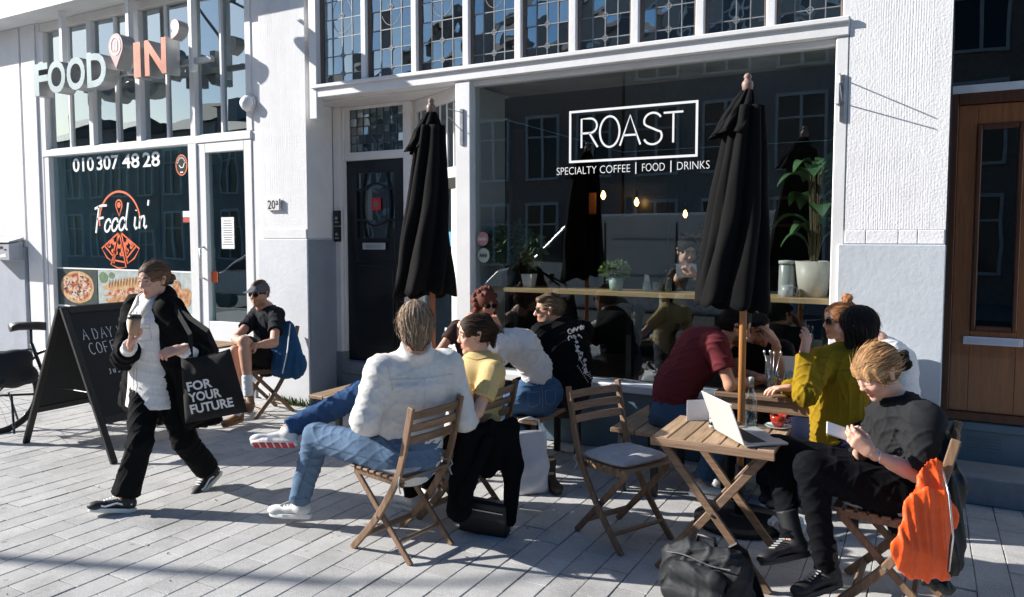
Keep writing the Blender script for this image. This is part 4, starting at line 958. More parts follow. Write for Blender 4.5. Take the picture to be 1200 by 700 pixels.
def waves(seed, freq, amp, stretch=(1, 1, 1), n=5, sharp=False):
    """wrinkle field: warped sine folds"""
    r_ = np.random.RandomState(seed); ks = r_.randn(n, 3); ks = ks/np.linalg.norm(ks, axis=1)[:, None]*freq*(.6+.9*r_.rand(n))[:, None]/np.array(stretch); ph = r_.rand(n)*6.28
    kw = r_.randn(2, 3)*freq*.35; pw = r_.rand(2)*6.28
    def f(V):
        w = 1.3*np.sin(V@kw[0]+pw[0])+1.3*np.sin(V@kw[1]+pw[1]); o = 0
        for i in range(n):
            s_ = np.sin(V@ks[i]+ph[i]+w*(1 if i % 2 else -1)); o = o+(1-2*np.abs(s_) if sharp else s_)
        return amp*o/math.sqrt(n)
    return f
def folds(seed, freq, amp, stretch=(1, 1, 1)):
    """cloth relief: soft swells plus patches of sharp creases"""
    a = waves(seed, freq*.7, amp*.4, stretch); r_ = np.random.RandomState(seed+99); n = 6
    ks = r_.randn(n, 3); ks[:, 2] *= 1.7; ks = ks/np.linalg.norm(ks, axis=1)[:, None]*(60+70*r_.rand(n))[:, None]/np.array(stretch); ph = r_.rand(n)*6.28; km = r_.randn(n, 3)*8; kw = r_.randn(n, 3)*7
    def f(V):
        o = a(V)
        for i in range(n):
            m = np.clip(.15+1.1*np.sin(V@km[i]+ph[i]*3), 0, 1); s_ = np.abs(np.sin(.5*(V@ks[i])+ph[i]+1.2*np.sin(V@kw[i]+ph[-1-i])))
            o = o+max(.0035, amp*1.1)*m*((1-s_)**3.2-.16)
        return o
    return f
def np_mesh(name, V, Q, col, material, parent, smooth=True):
    me = bpy.data.meshes.new(name); off = np.array(world_off(parent)) if parent is not None else np.zeros(3)
    V = np.asarray(V)-off
    me.vertices.add(len(V)); me.vertices.foreach_set('co', V.astype(F32).ravel())
    me.loops.add(Q.size); me.loops.foreach_set('vertex_index', Q.astype(np.int32).ravel())
    me.polygons.add(len(Q)); me.polygons.foreach_set('loop_start', np.arange(0, Q.size, 4, dtype=np.int32)); me.polygons.foreach_set('loop_total', np.full(len(Q), 4, dtype=np.int32))
    me.update(calc_edges=True)
    if col is not None:
        c = np.ones((len(V), 4), F32); c[:, :3] = col if np.ndim(col) > 1 else np.array(col)[None]
        at_ = me.color_attributes.new('Col', 'FLOAT_COLOR', 'POINT'); at_.data.foreach_set('color', c.ravel())
    return link_mesh(name, me, material, parent, smooth=smooth)
def join_np(parts):
    Vs, Qs, Cs, o = [], [], [], 0
    for V, Q, C_ in parts: Vs.append(V); Qs.append(Q+o); Cs.append(np.broadcast_to(C_, V.shape)); o += len(V)
    return np.vstack(Vs), np.vstack(Qs), np.vstack(Cs)

M_skin = mat('skin', (1, 1, 1), .48, .07, 40, .0006, 260, attr=True, spec=.4, sss=.12)
M_cloth = mat('woven_cloth', (1, 1, 1), .9, .10, 60, .0012, 420, attr=True, spec=.12)
M_knit = mat('soft_knit', (1, 1, 1), .95, .08, 30, .0022, 260, attr=True, spec=.1)
M_denim = mat('denim', (1, 1, 1), .9, .12, 120, .0012, 600, attr=True, spec=.12)
M_hair = mat('hair', (1, 1, 1), .62, .25, 90, .001, 300, attr=True, spec=.18)
M_shoe = mat('shoe', (1, 1, 1), .6, .08, 40, .0006, 200, attr=True)

# ---- head (local: x right, y forward, z up; origin between the ears, about 0.225 high)
def head_base(male):
    j = 1.06 if male else .96
    P = [ell((0, -.014, .030), (.0735, .094, .084), k=.03), ell((0, .022, -.030), (.058*j, .064, .078), k=.035),
         ell((0, .060, -.098), (.022*j, .020, .017), k=.03), ell((0, .040, .048), (.055, .040, .040), k=.03)]
    for s_ in (-1, 1):
        P += [ell((s_*.043*j, .012, -.068), (.018, .032, .024), k=.03), ell((s_*.036, .060, -.026), (.021, .022, .022), k=.02),
              ell((s_*.031, .099, .008), (.018, .011, .0105), k=.016, neg=True),
              ell((s_*.031, .0735, .006), (.0150, .0130, .0115), k=.006),
              cone((s_*.018, .088, .0135), (s_*.044, .080, .0135), .0042, .0035, k=.006), cone((s_*.019, .0855, -.0045), (s_*.042, .079, -.0035), .0035, .003, k=.005),
              cone((s_*.014, .084 if not male else .089, .027), (s_*.046, .071 if not male else .075, .029), .0065, .005, k=.012, col=2),
              cone((s_*.076, -.008, -.018), (s_*.081, -.016, .022), .010, .014, k=.008), ell((s_*.088, -.010, .006), (.006, .012, .018), k=.006, neg=True),
              ell((s_*.010, .094 if not male else .098, -.028), (.0075, .0085, .0068), k=.008)]
    ny = .103 if male else .0975
    P += [cone((0, .084, .020), (0, ny, -.022), .0065, .0095 if not male else .0112, k=.012), ell((0, ny+.001, -.0245), (.0088 if not male else .0102, .0088, .0082), k=.008),
          cone((-.022, .070, -.0585), (0, .0815, -.0555), .0030, .0052, k=.009, col=1), cone((.022, .070, -.0585), (0, .0815, -.0555), .0030, .0052, k=.009, col=1),
          cone((-.019, .070, -.0640), (0, .0800, -.0665), .0030, .0060, k=.009, col=1), cone((.019, .070, -.0640), (0, .0800, -.0665), .0030, .0060, k=.009, col=1),
          ell((0, .091, -.0612), (.022, .010, .0011), k=.003, neg=True),
          cone((0, -.022, -.04), (0, -.030, -.13), .052*j if male else .045, .054*j if male else .046, k=.03)]
    V, Q = surface(P, .0033)
    return V, Q, P
HEADS = {m: head_base(m) for m in (True, False)}
def head_colors(male, skin, lip, brow, eye=(.03, .02, .015), stubble=0., hairc=(.05, .03, .02)):
    V, Q, P = HEADS[male]; skin = np.array(skin)
    C_ = prim_colors(V, P, {0: skin, 1: lip, 2: tuple(.75*skin+.25*np.array(brow)), 3: (.55, .52, .5)}, .0022)
    for s_ in (-1, 1):
        ex = (V[:, 0]*s_-.031)/.0135; fr = V[:, 1] > .068; op = np.abs(V[:, 2]-.006)-.0046*(1-ex**2); C_[fr & (np.abs(ex) < 1) & (op < 0)] = (.42, .38, .36)
        d = np.hypot(V[:, 0]-s_*.031, V[:, 2]-.0065); C_[(d < .0052) & fr & (op < .001)] = eye
        bx = (V[:, 0]*s_-.031)/.019; bz = V[:, 2]-(.030+.004*(1-bx**2)-.002*bx); m = (np.abs(bx) < 1) & (np.abs(bz) < .0042) & (V[:, 1] > .06); C_[m] = brow
        lz = (V[:, 0]*s_-.031)/.0145; m = (np.abs(lz) < 1) & (np.abs(V[:, 2]-(.0075+.0042*(1-lz**2))) < .0019) & (V[:, 1] > .066); C_[m] = np.array(brow)*.7
        ck = np.exp(-(((V[:, 0]-s_*.038)/.02)**2+((V[:, 2]+.03)/.02)**2)); m = V[:, 1] > .03; C_[m] = C_[m]*(1-.25*ck[m, None]*np.array([0, .5, .5]))
    if stubble:
        m = np.clip((-.035-V[:, 2])/.015, 0, 1)*np.clip((V[:, 1]+.005)/.02, 0, 1)*np.clip((V[:, 2]+.118)/.01, 0, 1)
        mu = np.exp(-((V[:, 2]+.047)/.007)**2)*(np.abs(V[:, 0]) < .03)*(V[:, 1] > .06); m = np.clip(np.maximum(m, mu), 0, 1)
        lipm = (np.abs(V[:, 0]) < .024) & (V[:, 2] > -.075) & (V[:, 2] < -.051) & (V[:, 1] > .07); m[lipm] = 0
        C_ = C_*(1-stubble*m[:, None])+stubble*m[:, None]*np.array(hairc)
    return C_
def hframe(fwd, up=(0, 0, 1), roll=0):
    f = nrm(fwd); r_ = nrm(np.cross(f, up)); u = np.cross(r_, f)
    if roll: r_, u = r_*math.cos(roll)+u*math.sin(roll), u*math.cos(roll)-r_*math.sin(roll)
    return np.stack([r_, f, u], 1)
def face_cut(lowback=-.075, side=-.02, fringe=.062):
    """removes hair in front of the face"""
    return [ell((0, .115, -.045), (.066, .082, fringe+.045), k=.012, neg=True), ell((.085, .03, -.03), (.03, .045, .045), k=.01, neg=True), ell((-.085, .03, -.03), (.03, .045, .045), k=.01, neg=True)]
def streak(mode, freq, amp, seed=0):
    ph = np.random.RandomState(seed).rand(6)*6.28
    def f(V):
        a = {'back': np.arctan2(V[:, 0], V[:, 2]+.02), 'down': np.arctan2(V[:, 0], V[:, 1]+.012), 'side': np.arctan2(V[:, 1], V[:, 2])}[mode]
        l = V[:, 1] if mode == 'back' else V[:, 2]
        w = .05*np.sin(l*28+ph[0])+.012*np.sin(l*90+a*9+ph[1])
        return amp*(np.sin((a+w)*freq+ph[2])+.7*np.sin((a+w)*freq*1.73+ph[3])+.5*np.sin((a-w)*freq*2.6+ph[4]+l*20))
    return f
def hair(style, col, seed=1, col2=None):
    """returns local verts, quads, colours"""
    r_ = np.random.RandomState(seed); P = []; mode, fr, am = 'back', 26, .0016
    sh = lambda t, tz=0: ell((0, -.016, .033), (.0735+t, .094+t, .085+t+tz), k=.012)
    if style == 'short':          # man's short hair, neat neck
        P = [sh(.010, .006)]+face_cut(fringe=.050)+[ell((0, .02, -.13), (.12, .16, .11), k=.01, neg=True)]
        P += [cone((0, .05, .108), (0, -.06, .112), .018, .02, k=.03)]; am = .0022; fr = 34
    elif style == 'long_top':     # man's longer hair brushed back covering neck
        P = [sh(.014, .008), cone((0, -.085, .04), (0, -.075, -.075), .055, .040, n=(0, 1, 0), s=.6, k=.04), cone((.055, -.04, .03), (.05, -.055, -.06), .03, .02, k=.03), cone((-.055, -.04, .03), (-.05, -.055, -.06), .03, .02, k=.03)]+face_cut(fringe=.052)
        am = .0020; fr = 34; mode = 'down'
    elif style in ('bun', 'topbun', 'lowbun'):
        P = [sh(.012), ell((0, .026, .060), (.060, .050, .048), k=.03)]+face_cut(fringe=.080)+[ell((0, .03, -.13), (.12, .15, .10), k=.01, neg=True)]
        c = {'bun': (0, -.105, .070), 'topbun': (0, -.055, .150), 'lowbun': (0, -.130, -.012)}[style]
        P += [cone((0, -.07, c[2]*.6), c, .045, .02, k=.02)]
        for i in range(9):
            a = i/9*6.28; P.append(ell((c[0]+.018*math.cos(a), c[1]+.012*math.sin(2*a), c[2]+.018*math.sin(a)), (.02, .017, .018), k=.006))
        if style == 'lowbun':
            P += [cone((.02, -.135, -.01), (.035, -.150, -.03), .018, .012, k=.01)]
    elif style == 'ponytail':
        P = [sh(.012), ell((0, .026, .060), (.060, .050, .048), k=.03)]+face_cut(fringe=.080)+[ell((0, .03, -.13), (.12, .15, .10), k=.01, neg=True)]
        P += [ell((0, -.075, .105), (.03, .03, .026), k=.015), cone((0, -.09, .09), (0, -.12, .02), .024, .022, k=.015), cone((0, -.12, .02), (.01, -.105, -.10), .022, .012, k=.015)]
    elif style == 'bob':
        P = [sh(.014, .004), cone((0, -.06, .03), (0, -.055, -.12), .075, .070, n=(0, 1, 0), s=.75, k=.03)]
        for s_ in (-1, 1): P += [cone((s_*.070, .005, .03), (s_*.066, .022, -.115), .026, .024, k=.03)]
        P += [ell((0, .112, -.05), (.062, .080, .115), k=.01, neg=True)]; mode = 'down'; fr = 24; am = .0018
    elif style == 'fringe':       # blonde with fringe, gathered in a low bun
        P = [sh(.013, .004), cone((-.045, .068, .060), (-.050, .078, .024), .014, .008, k=.02), cone((0, .075, .068), (0, .090, .032), .015, .008, k=.02), cone((.045, .068, .060), (.050, .078, .024), .014, .008, k=.02),
             cone((.066, .045, .05), (.076, .045, -.025), .014, .008, k=.02), cone((-.066, .045, .05), (-.076, .045, -.025), .014, .008, k=.02)]
        P += [ell((0, .118, -.055), (.066, .078, .080), k=.008, neg=True), ell((0, .03, -.13), (.12, .15, .092), k=.01, neg=True), ell((.092, .0, -.005), (.02, .028, .03), k=.01, neg=True), ell((-.092, .0, -.005), (.02, .028, .03), k=.01, neg=True)]
        am = .0011; fr = 46
    elif style == 'curly':
        P = [sh(.018, .012)]
        for i in range(90):
            d = r_.randn(3); d /= np.linalg.norm(d)
            if d[2] < -.45 or (d[1] > .45 and d[2] < .45): continue
            c = np.array([0, -.016, .03])+d*np.array([.096, .115, .108]); P.append(ell(c, .016+.010*r_.rand(), k=.006))
        for s_ in (-1, 1):
            for i in range(7): P.append(ell((s_*(.085+.012*r_.rand()), -.045+.075*r_.rand(), -.01-.075*r_.rand()), .02, k=.008))
        P += [ell((0, .118, -.05), (.062, .080, .100), k=.008, neg=True)]; am = .002; fr = 40
    elif style == 'swept':        # short sides, wavy quiff
        P = [sh(.007, .004)]+face_cut(fringe=.050)+[ell((0, .02, -.13), (.12, .16, .11), k=.01, neg=True)]
        for i in range(7): P.append(cone((-.05+i*.016, .075-.004*abs(i-3), .085), (-.04+i*.014, -.02, .112), .017, .018, k=.015))
        am = .0025; fr = 30
    elif style == 'mess':         # hair falling forward over a lowered head
        P = [sh(.012, .004)]+face_cut(fringe=.050)
        for i in range(12): P.append(cone((-.06+i*.011, .02, .09), (-.075+i*.0135, .095, .035-.03*r_.rand()), .018, .007, k=.012))
        for s_ in (-1, 1): P.append(cone((s_*.07, .0, .02), (s_*.075, .03, -.13), .03, .014, k=.02))
        P.append(cone((0, -.08, .03), (0, -.07, -.12), .07, .045, n=(0, 1, 0), s=.6, k=.03)); fr = 36; am = .003; mode = 'down'
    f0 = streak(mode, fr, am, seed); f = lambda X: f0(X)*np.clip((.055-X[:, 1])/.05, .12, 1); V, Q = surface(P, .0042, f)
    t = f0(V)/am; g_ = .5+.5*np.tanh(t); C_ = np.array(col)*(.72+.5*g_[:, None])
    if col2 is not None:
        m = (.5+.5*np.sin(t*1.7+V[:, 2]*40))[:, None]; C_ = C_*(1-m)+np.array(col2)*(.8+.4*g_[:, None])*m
    return V, Q, C_, mode
from mathutils.kdtree import KDTree
def strands(V, Q, C_, mode, T, n=750, seed=0, length=8):
    """fine ribbons of hair lying on the hair mass (local coords, T maps to world)"""
    r_ = np.random.RandomState(seed); N = vnormals(V, Q); kd = KDTree(len(V))
    for i, v in enumerate(V): kd.insert(v, i)
    kd.balance(); VV, QQ, CC = [], [], []
    comb = {'back': V3(0, -1, -.25), 'down': V3(0, -.35, -1), 'side': V3(0, -.6, -.8)}[mode]
    for s_ in range(n):
        i = r_.randint(len(V)); p = V[i].copy()
        if p[1] > .045 and p[2] < .07 and mode != 'down': continue
        off = .0010+.0020*r_.rand()**2; jit = r_.randn(3)*.09; pts = []; c = C_[i]*(.45+1.15*r_.rand()); fly = r_.rand() < .08
        for k in range(length):
            _, j, _ = kd.find(p); nn = N[j]; base = V[j]*.35+p*.65 if k else V[j]
            q = base+nn*max(0, off-(base-V[j])@nn)
            if fly: q = q+nn*.0016*k
            d = comb+jit+r_.randn(3)*.05; d = d-nn*(d@nn); d /= np.linalg.norm(d)+1e-9; pts.append((q, np.cross(d, nn))); p = q+d*.0125
        o = len(VV)
        for k, (q, w) in enumerate(pts):
            ww = .0012*(1 if k < length-2 else .5); VV += [q-w*ww, q+w*ww]; CC += [c, c]
        QQ += [(o+2*k, o+2*k+1, o+2*k+3, o+2*k+2) for k in range(length-1)]
    return T(np.array(VV)), np.array(QQ), np.array(CC)
# ---- hand (local: x thumb side, y towards fingertips, z out of the palm), wrist at origin
HANDC = {}
def hand(curl=(.3, .3, .35, .4), thumb=.4, spread=.05, palm=1.):
    key = (curl, thumb, spread)
    if key in HANDC: return HANDC[key]
    P = [cone((0, -.03, 0), (0, .01, 0), .026, .026, n=(0, 0, 1), s=.75, k=.02)]
    bx = (.027, .009, -.009, -.026); ln = (.071, .079, .073, .057); ky = (.088, .092, .087, .078)
    for i in range(4):
        P.append(cone((bx[i]*.6, .012, 0), (bx[i], ky[i], .002), .0165, .0118, k=.016))
        p = V3(bx[i], ky[i], .001); a = 0.; sx = spread*(1.5-i)*.6
        for j, (fr_, rr) in enumerate(((.45, .0098), (.30, .0088), (.25, .0080))):
            a += curl[i]*(.9, 1.15, .8)[j]; L_ = ln[i]*fr_*1.05
            d = V3(math.sin(sx), math.cos(a)*math.cos(sx), math.sin(a)); q = p+d*L_
            P.append(cone(p, q, rr, rr-.0009, k=.004)); p = q
    t0 = V3(.018, .022, .006); d1 = nrm((.75-.5*thumb, .62, .15+.5*thumb)); t1 = t0+d1*.045; d2 = nrm((.35-.75*thumb, .85, .15+.65*thumb)); t2 = t1+d2*.034; d3 = nrm((.1-.9*thumb, .9, .1+.6*thumb)); t3 = t2+d3*.026
    P += [cone(t0, t1, .017, .0125, k=.016), cone(t1, t2, .0118, .0105, k=.005), cone(t2, t3, .0105, .0085, k=.004)]
    HANDC[key] = surface(P, .0034); return HANDC[key]
def place_hand(wrist, fdir, palm, thumb_side, key, sc=1.):
    """thumb_side: direction the thumb points to (sets left or right hand)"""
    V, Q = hand(*key); y = nrm(fdir); z = V3(palm)-y*np.dot(palm, y); z = nrm(z); x = np.cross(y, z)
    W_ = V*sc
    if np.dot(x, thumb_side) < 0: W_ = W_*np.array([-1, 1, 1]); Q = Q[:, ::-1]
    return np.asarray(wrist)+np.outer(W_[:, 0], x)+np.outer(W_[:, 1], y)+np.outer(W_[:, 2], z), Q
H_REL = ((.30, .34, .38, .42), .35, .05); H_FLAT = ((.10, .10, .12, .14), .2, .10); H_GRIP = ((.72, .72, .74, .78), .75, .02); H_FIST = ((1.25, 1.28, 1.3, 1.3), .9, .0); H_HOLD = ((.55, .58, .62, .66), .6, .03); H_PINCH = ((.75, .45, .35, .3), .85, .08)

class Person:
    def __init__(s, label, base, skin=(.56, .33, .23), male=False, name='person'):
        s.root = empty(name, tuple(base), label=label, cat='person'); s.skin = np.array(skin); s.male = male; s.parts = []; s.bp = []; s.J = {}
    def head(s, c, fwd, up=(0, 0, 1), roll=0, sc=1., lip=None, brow=(.06, .035, .02), stubble=0., hairc=(.05, .03, .02), hs=None, hcol=(.05, .03, .02), hcol2=None, hseed=1, hname='hair', hn=700):
        R_ = hframe(fwd, up, roll); s.hR, s.hc, s.hs = R_, V3(c), sc
        V, Q, P = HEADS[s.male]; lip = lip or tuple(s.skin*np.array([.85, .55, .55]))
        s.parts.append((V3(c)+sc*V@R_.T, Q, head_colors(s.male, s.skin, lip, brow, stubble=stubble, hairc=hairc)))
        if hs:
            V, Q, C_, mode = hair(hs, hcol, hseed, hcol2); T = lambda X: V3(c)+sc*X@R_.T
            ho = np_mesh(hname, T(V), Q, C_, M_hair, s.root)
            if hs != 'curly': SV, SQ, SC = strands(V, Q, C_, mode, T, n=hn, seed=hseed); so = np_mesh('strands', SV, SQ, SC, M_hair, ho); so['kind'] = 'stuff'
        s.neckc = V3(c)+sc*R_@V3(0, -.028, -.10)
    def hl(s, *p): return s.hc+s.hs*s.hR@V3(*p)
    def glasses(s, dark=True):
        m = MB()
        for t in (-1, 1):
            ring = [s.hl(t*.032+.026*math.cos(a), .094-.010*abs(math.cos(a))*(1 if math.cos(a)*t > 0 else 0), .006+.021*math.sin(a)) for a in np.linspace(0, 2*PI, 18, endpoint=False)]
            m.tube(ring, .0022, 5, closed=True); m.tube([s.hl(t*.058, .084, .012), s.hl(t*.080, .02, .014), s.hl(t*.083, -.02, .004)], .0022, 5)
        m.tube([s.hl(-.008, .098, .010), s.hl(.008, .098, .010)], .0022, 5)
        o = m.build('sunglasses', mat('glasses_frame', (.015, .012, .01), .25, .1), s.root, smooth=True)
        if dark:
            for t in (-1, 1):
                m = MB(); ring = [s.hl(t*.032+.025*math.cos(a), .0955-.009*abs(math.cos(a))*(1 if math.cos(a)*t > 0 else 0), .006+.020*math.sin(a)) for a in np.linspace(0, 2*PI, 18, endpoint=False)]
                m.add(ring, [tuple(range(18))]); m.build('lens', mat('dark_lens', (.01, .009, .01), .08, .1), o)
    def limb(s, pts, rs, k=.02):
        for i in range(len(pts)-1): s.bp.append(cone(pts[i], pts[i+1], rs[i], rs[i+1], k=k))
    def hand(s, wrist, fdir, palm, thumb, key=H_REL, sc=.95):
        V, Q = place_hand(wrist, fdir, palm, thumb, key, sc); s.parts.append((V, Q, s.skin*np.array([1.02, .95, .93])))
    def finish_body(s, vox=.009):
        q_ = 1 if s.male else .86
        s.bp.append(cone(s.hl(0, -.028, -.08), s.J['neck'], .050*s.hs*q_, .056*s.hs*q_, k=.03))
        V, Q = surface(s.bp, vox); V_, Q_, C_ = join_np([(V, Q, s.skin)]+s.parts)
        np_mesh('body', V_, Q_, C_, M_skin, s.root)
    def cloth(s, name, prims, col, material=None, vox=.0072, amp=.004, freq=30, seed=1, pal=None, cut=None, sharp=False, stretch=(1, 1, 1)):
        f = folds(seed, freq, amp, stretch); V, Q = surface(prims, vox, f, cut)
        C_ = np.array(col) if pal is None else prim_colors(V, prims, pal, .003)
        return np_mesh(name, V, Q, C_, material or M_cloth, s.root)
    def shoe(s, ankle, toe, up=(0, 0, 1), col=(.02, .02, .022), sole=(.75, .75, .72), L_=.26, high=.0, name='shoe', laces=None, tread=None):
        """ankle: joint above the heel; toe: direction"""
        t = nrm(V3(toe)-V3(up)*np.dot(toe, up)/np.dot(up, up)); u = nrm(up); r_ = np.cross(t, u); R_ = np.stack([r_, t, u], 1); a = V3(ankle); T = lambda *p: a+R_@V3(*p)
        h = -.085
        P = [ell(T(0, -.03, h+.045), (.034, .045, .045), R_, k=.02), cone(T(0, -.02, h+.055), T(0, .145, h+.028), .040, .030, n=u, s=.8, k=.03), ell(T(0, .150, h+.028), (.042, .055, .030), R_, k=.02), cone(T(0, -.018, h+.06), T(0, -.012, h+.095+high), .040 if not high else .046, .042 if not high else .050, k=.02, fb=True)]
        n_ = T(0, 0, h); cut = lambda g: -((g-n_)@u)+.004
        V, Q = surface(P, .0055, cut=cut); o = np_mesh(name, V, Q, col, M_shoe, s.root)
        m = MB(); out = []
        for k in range(28):
            q = 2*PI*k/28; y = .055+.137*math.sin(q); w_ = (.044 if y > .07 else .037)*abs(math.cos(q))**.7*np.sign(math.cos(q)); out.append((w_, y))
        n2 = len(out); vs = [T(x, y, h+.020) for x, y in out]+[T(x*1.04, y*1.01, h+.004) for x, y in out]+[T(x*.98, y, h-.006) for x, y in out]
        m.add(vs, [tuple(range(n2))]+[(k, (k+1) % n2, n2+(k+1) % n2, n2+k) for k in range(n2)]+[(n2+k, n2+(k+1) % n2, 2*n2+(k+1) % n2, 2*n2+k) for k in range(n2)]+[tuple(range(3*n2-1, 2*n2-1, -1))])
        m.build('sole', mat('sole_%02d%02d%02d' % tuple(int(c*99) for c in sole), sole, .6, .08, 20), o)
        if tread:
            m = MB()
            for i in range(6):
                for j in (-1, 0, 1): c = T(j*.022, -.05+i*.042, h-.009); m.bar(c-t*.014, c+t*.014, .018, .008, u)
            m.build('tread', mat('tread_%02d' % int(tread[0]*99), tread, .7), o)
        if laces:
            m = MB()
            for i in range(5):
                y = .045+i*.016; z = h+.094-i*.0075; m.bar(T(-.020, y, z), T(.020, y+.006, z), .006, .005, u)
            m.build('laces', mat('laces_%02d' % int(laces[0]*99), laces, .8), o)
        return o
from mathutils.bvhtree import BVHTree
def drape(o, lines, src, w, col, name='seam', lift=.0022, m_=None):
    """stitched lines laid on a garment: each point is cast from the side src onto the cloth"""
    me = o.data; off = world_off(o); t = BVHTree.FromPolygons([v.co+off for v in me.vertices], [tuple(p.vertices) for p in me.polygons])
    d = -Vector(src).normalized(); b = MB(); n = 0
    for Ls in lines:
        run = []
        for i in range(len(Ls)-1):
            for k in range(6): run.append(lerp(Ls[i], Ls[i+1], k/6))
        run.append(V3(Ls[-1])); pts = []; nn = None
        for q in run:
            h = t.ray_cast(Vector(q)-d*.5, d, 1.0)
            if h[0] is not None: pts.append(h[0]+h[1]*lift*(1 if h[1].dot(d) < 0 else -1)); nn = h[1]
        if len(pts) > 2: b.ribbon(pts, w, .0016, -d); n += 1
    if n: b.build(name, m_ or mat('thread_%02d%02d%02d' % tuple(int(c*99) for c in col), col, .9, .1, 60), o)
def lerp(a, b, t): return V3(a)*(1-t)+V3(b)*t
def vfold(seed, amp, f0=70):
    r_ = np.random.RandomState(seed); ks = f0*(.6+1.0*r_.rand(5)); kz = r_.randn(5)*9; ph = r_.rand(5)*6.28; km = r_.randn(5)*9
    def f(V):
        u = V@_rt; z = V[:, 2]; o = 0
        for i in range(5):
            s_ = np.abs(np.sin(.5*(ks[i]*u+kz[i]*z)+ph[i]+.5*np.sin(7*z+ph[-1-i]))); o = o+amp*np.clip(.55+.7*np.sin(km[i]*z+ph[i]*2), 0, 1)*((1-s_)**2-.25)
        return o
    return f
def frame_at(x, y, f):
    """local person frame: L(right, forward, up) -> world"""
    f = nrm((f[0], f[1], 0)); r_ = np.array([f[1], -f[0], 0]); O = np.array([x, y, 0.])
    return (lambda a, b, c: O+r_*a+f*b+np.array([0, 0, c])), f, r_
# ================================================================== FURNITURE AND SMALL THINGS
M_teak = wood_mat('weathered_acacia', (.10, .058, .034), (.26, .16, .095), .6, 1., 2)
M_teakx = wood_mat('weathered_acacia_slat', (.12, .07, .042), (.29, .185, .115), .6, 1., 0)
M_teaky = wood_mat('weathered_acacia_board', (.20, .125, .07), (.42, .29, .18), .6, 1., 1)
M_cush = mat('grey_cushion', (.36, .37, .40), .95, .12, 20, .002, 220)
M_blackm = mat('black_metal', (.008, .0085, .010), .45, .2, 10)
M_canvas = mat('black_canvas', (.0040, .0038, .0042), .9, .2, 30, .001, 300, spec=.15)
STILE = [(-.275, .865), (-.245, .74), (-.205, .58), (-.165, .47), (-.10, .355), (.02, .19), (.20, .0)]
def stile_at(z):
    for (y0, z0), (y1, z1) in zip(STILE, STILE[1:]):
        if z1 <= z <= z0: t = (z-z1)/(z0-z1); return y1+(y0-y1)*t
    return STILE[0][0]
def smooth_path(P, n=4):
    out = []; m = len(P)
    for i in range(m-1):
        p0, p1, p2, p3 = P[max(i-1, 0)], P[i], P[i+1], P[min(i+2, m-1)]
        for k in range(n):
            t = k/n; out.append(tuple(.5*(2*b+(c-a)*t+(2*a-5*b+4*c-d)*t*t+(3*b-a-3*c+d)*t**3) for a, b, c, d in zip(p0, p1, p2, p3)))
    return out+[tuple(P[-1])]
def make_chair():
    r = empty('folding_chair')
    for s in (-1, 1):
        b = MB(); b.ribbon([(s*.195, y, z) for y, z in smooth_path(STILE)], .042, .020, (s, 0, 0)); b.build('stile', M_teak, r, local=True, bevel=.006, segs=2)
        b = MB(); b.bar((s*.165, .19, .435), (s*.165, -.23, .0), .036, .018, (s, 0, 0)); b.build('leg', M_teak, r, local=True, bevel=.004)
        b = MB(); b.bar((s*.165, -.18, .428), (s*.165, .205, .443), .016, .036, (0, 0, 1)); b.build('seat_rail', M_teak, r, local=True, bevel=.003)
        b = MB(); b.lathe([(.008, 0), (.008, .004), (0, .005)], (s*.206, -.01, .228), 8, (s, 0, 0)); b.build('bolt', M_metal, r, local=True)
    for k in range(8):
        y = -.165+k*.052; z = .452+y*.04
        b = MB(); b.box(-.19, .19, y-.019, y+.019, z, z+.014); b.build('seat_slat', M_teakx, r, local=True, bevel=.003)
    for z in (.815, .745, .675):
        y = stile_at(z)
        b = MB(); b.ribbon([(x, y+.004-.018*(1-(x/.185)**2), z) for x in np.linspace(-.185, .185, 9)], .046, .014, (0, 1, .2)); b.build('back_slat', M_teakx, r, local=True, bevel=.003)
    b = MB(); b.bar((-.19, .115, .09), (.19, .115, .09), .016, .032, (0, .7, .7)); b.build('stretcher', M_teakx, r, local=True, bevel=.003)
    b = MB(); b.bar((-.165, -.13, .10), (.165, -.13, .10), .016, .032, (0, -.7, .7)); b.build('stretcher', M_teakx, r, local=True, bevel=.003)
    return r
def cushion(parent_chair, name='seat_cushion', label=None, tilt=0):
    n = 26; vs = []; fs = []
    for top in (1, -1):
        for i in range(n):
            for j in range(n):
                u, v = -1+2*i/(n-1), -1+2*j/(n-1); e = (1-abs(u)**5)*(1-abs(v)**5); sq = 1-.06*(u*u+v*v)
                tuft = sum(math.exp(-((u-a)**2+(v-c)**2)/.02) for a, c in ((0, 0), (.45, .45), (-.45, .45), (.45, -.45), (-.45, -.45)))
                z = top*(.030*max(e, 0)**.5-.013*min(tuft, 1)*(1 if top > 0 else .3)+.003*math.sin(9*u+3*v)*e+.0025*math.sin(13*v-5*u)*e)
                vs.append((.195*u*sq, .195*v*sq, z))
    for t in range(2):
        o = t*n*n
        for i in range(n-1):
            for j in range(n-1):
                q = (o+i*n+j, o+(i+1)*n+j, o+(i+1)*n+j+1, o+i*n+j+1); fs.append(q if t == 0 else q[::-1])
    b = MB(); b.add(vs, fs)
    r = empty(name, label=label, cat='cushion'); o = b.build('pad', M_cush, r, local=True, smooth=True, fix=False)
    for s in (-1, 1):
        t = MB(); t.tube([(s*.17, -.17, .0), (s*.20, -.20, .005), (s*.215, -.205, -.03), (s*.20, -.19, -.05), (s*.205, -.21, -.09)], .004, 6); t.build('tie', M_cush, r, local=True, smooth=True)
    r.location = parent_chair.matrix_basis @ Vector((0, .01, .49)); r.rotation_euler = (R(2), 0, parent_chair.rotation_euler.z)
    return r
ch0 = make_chair()
CH = {}
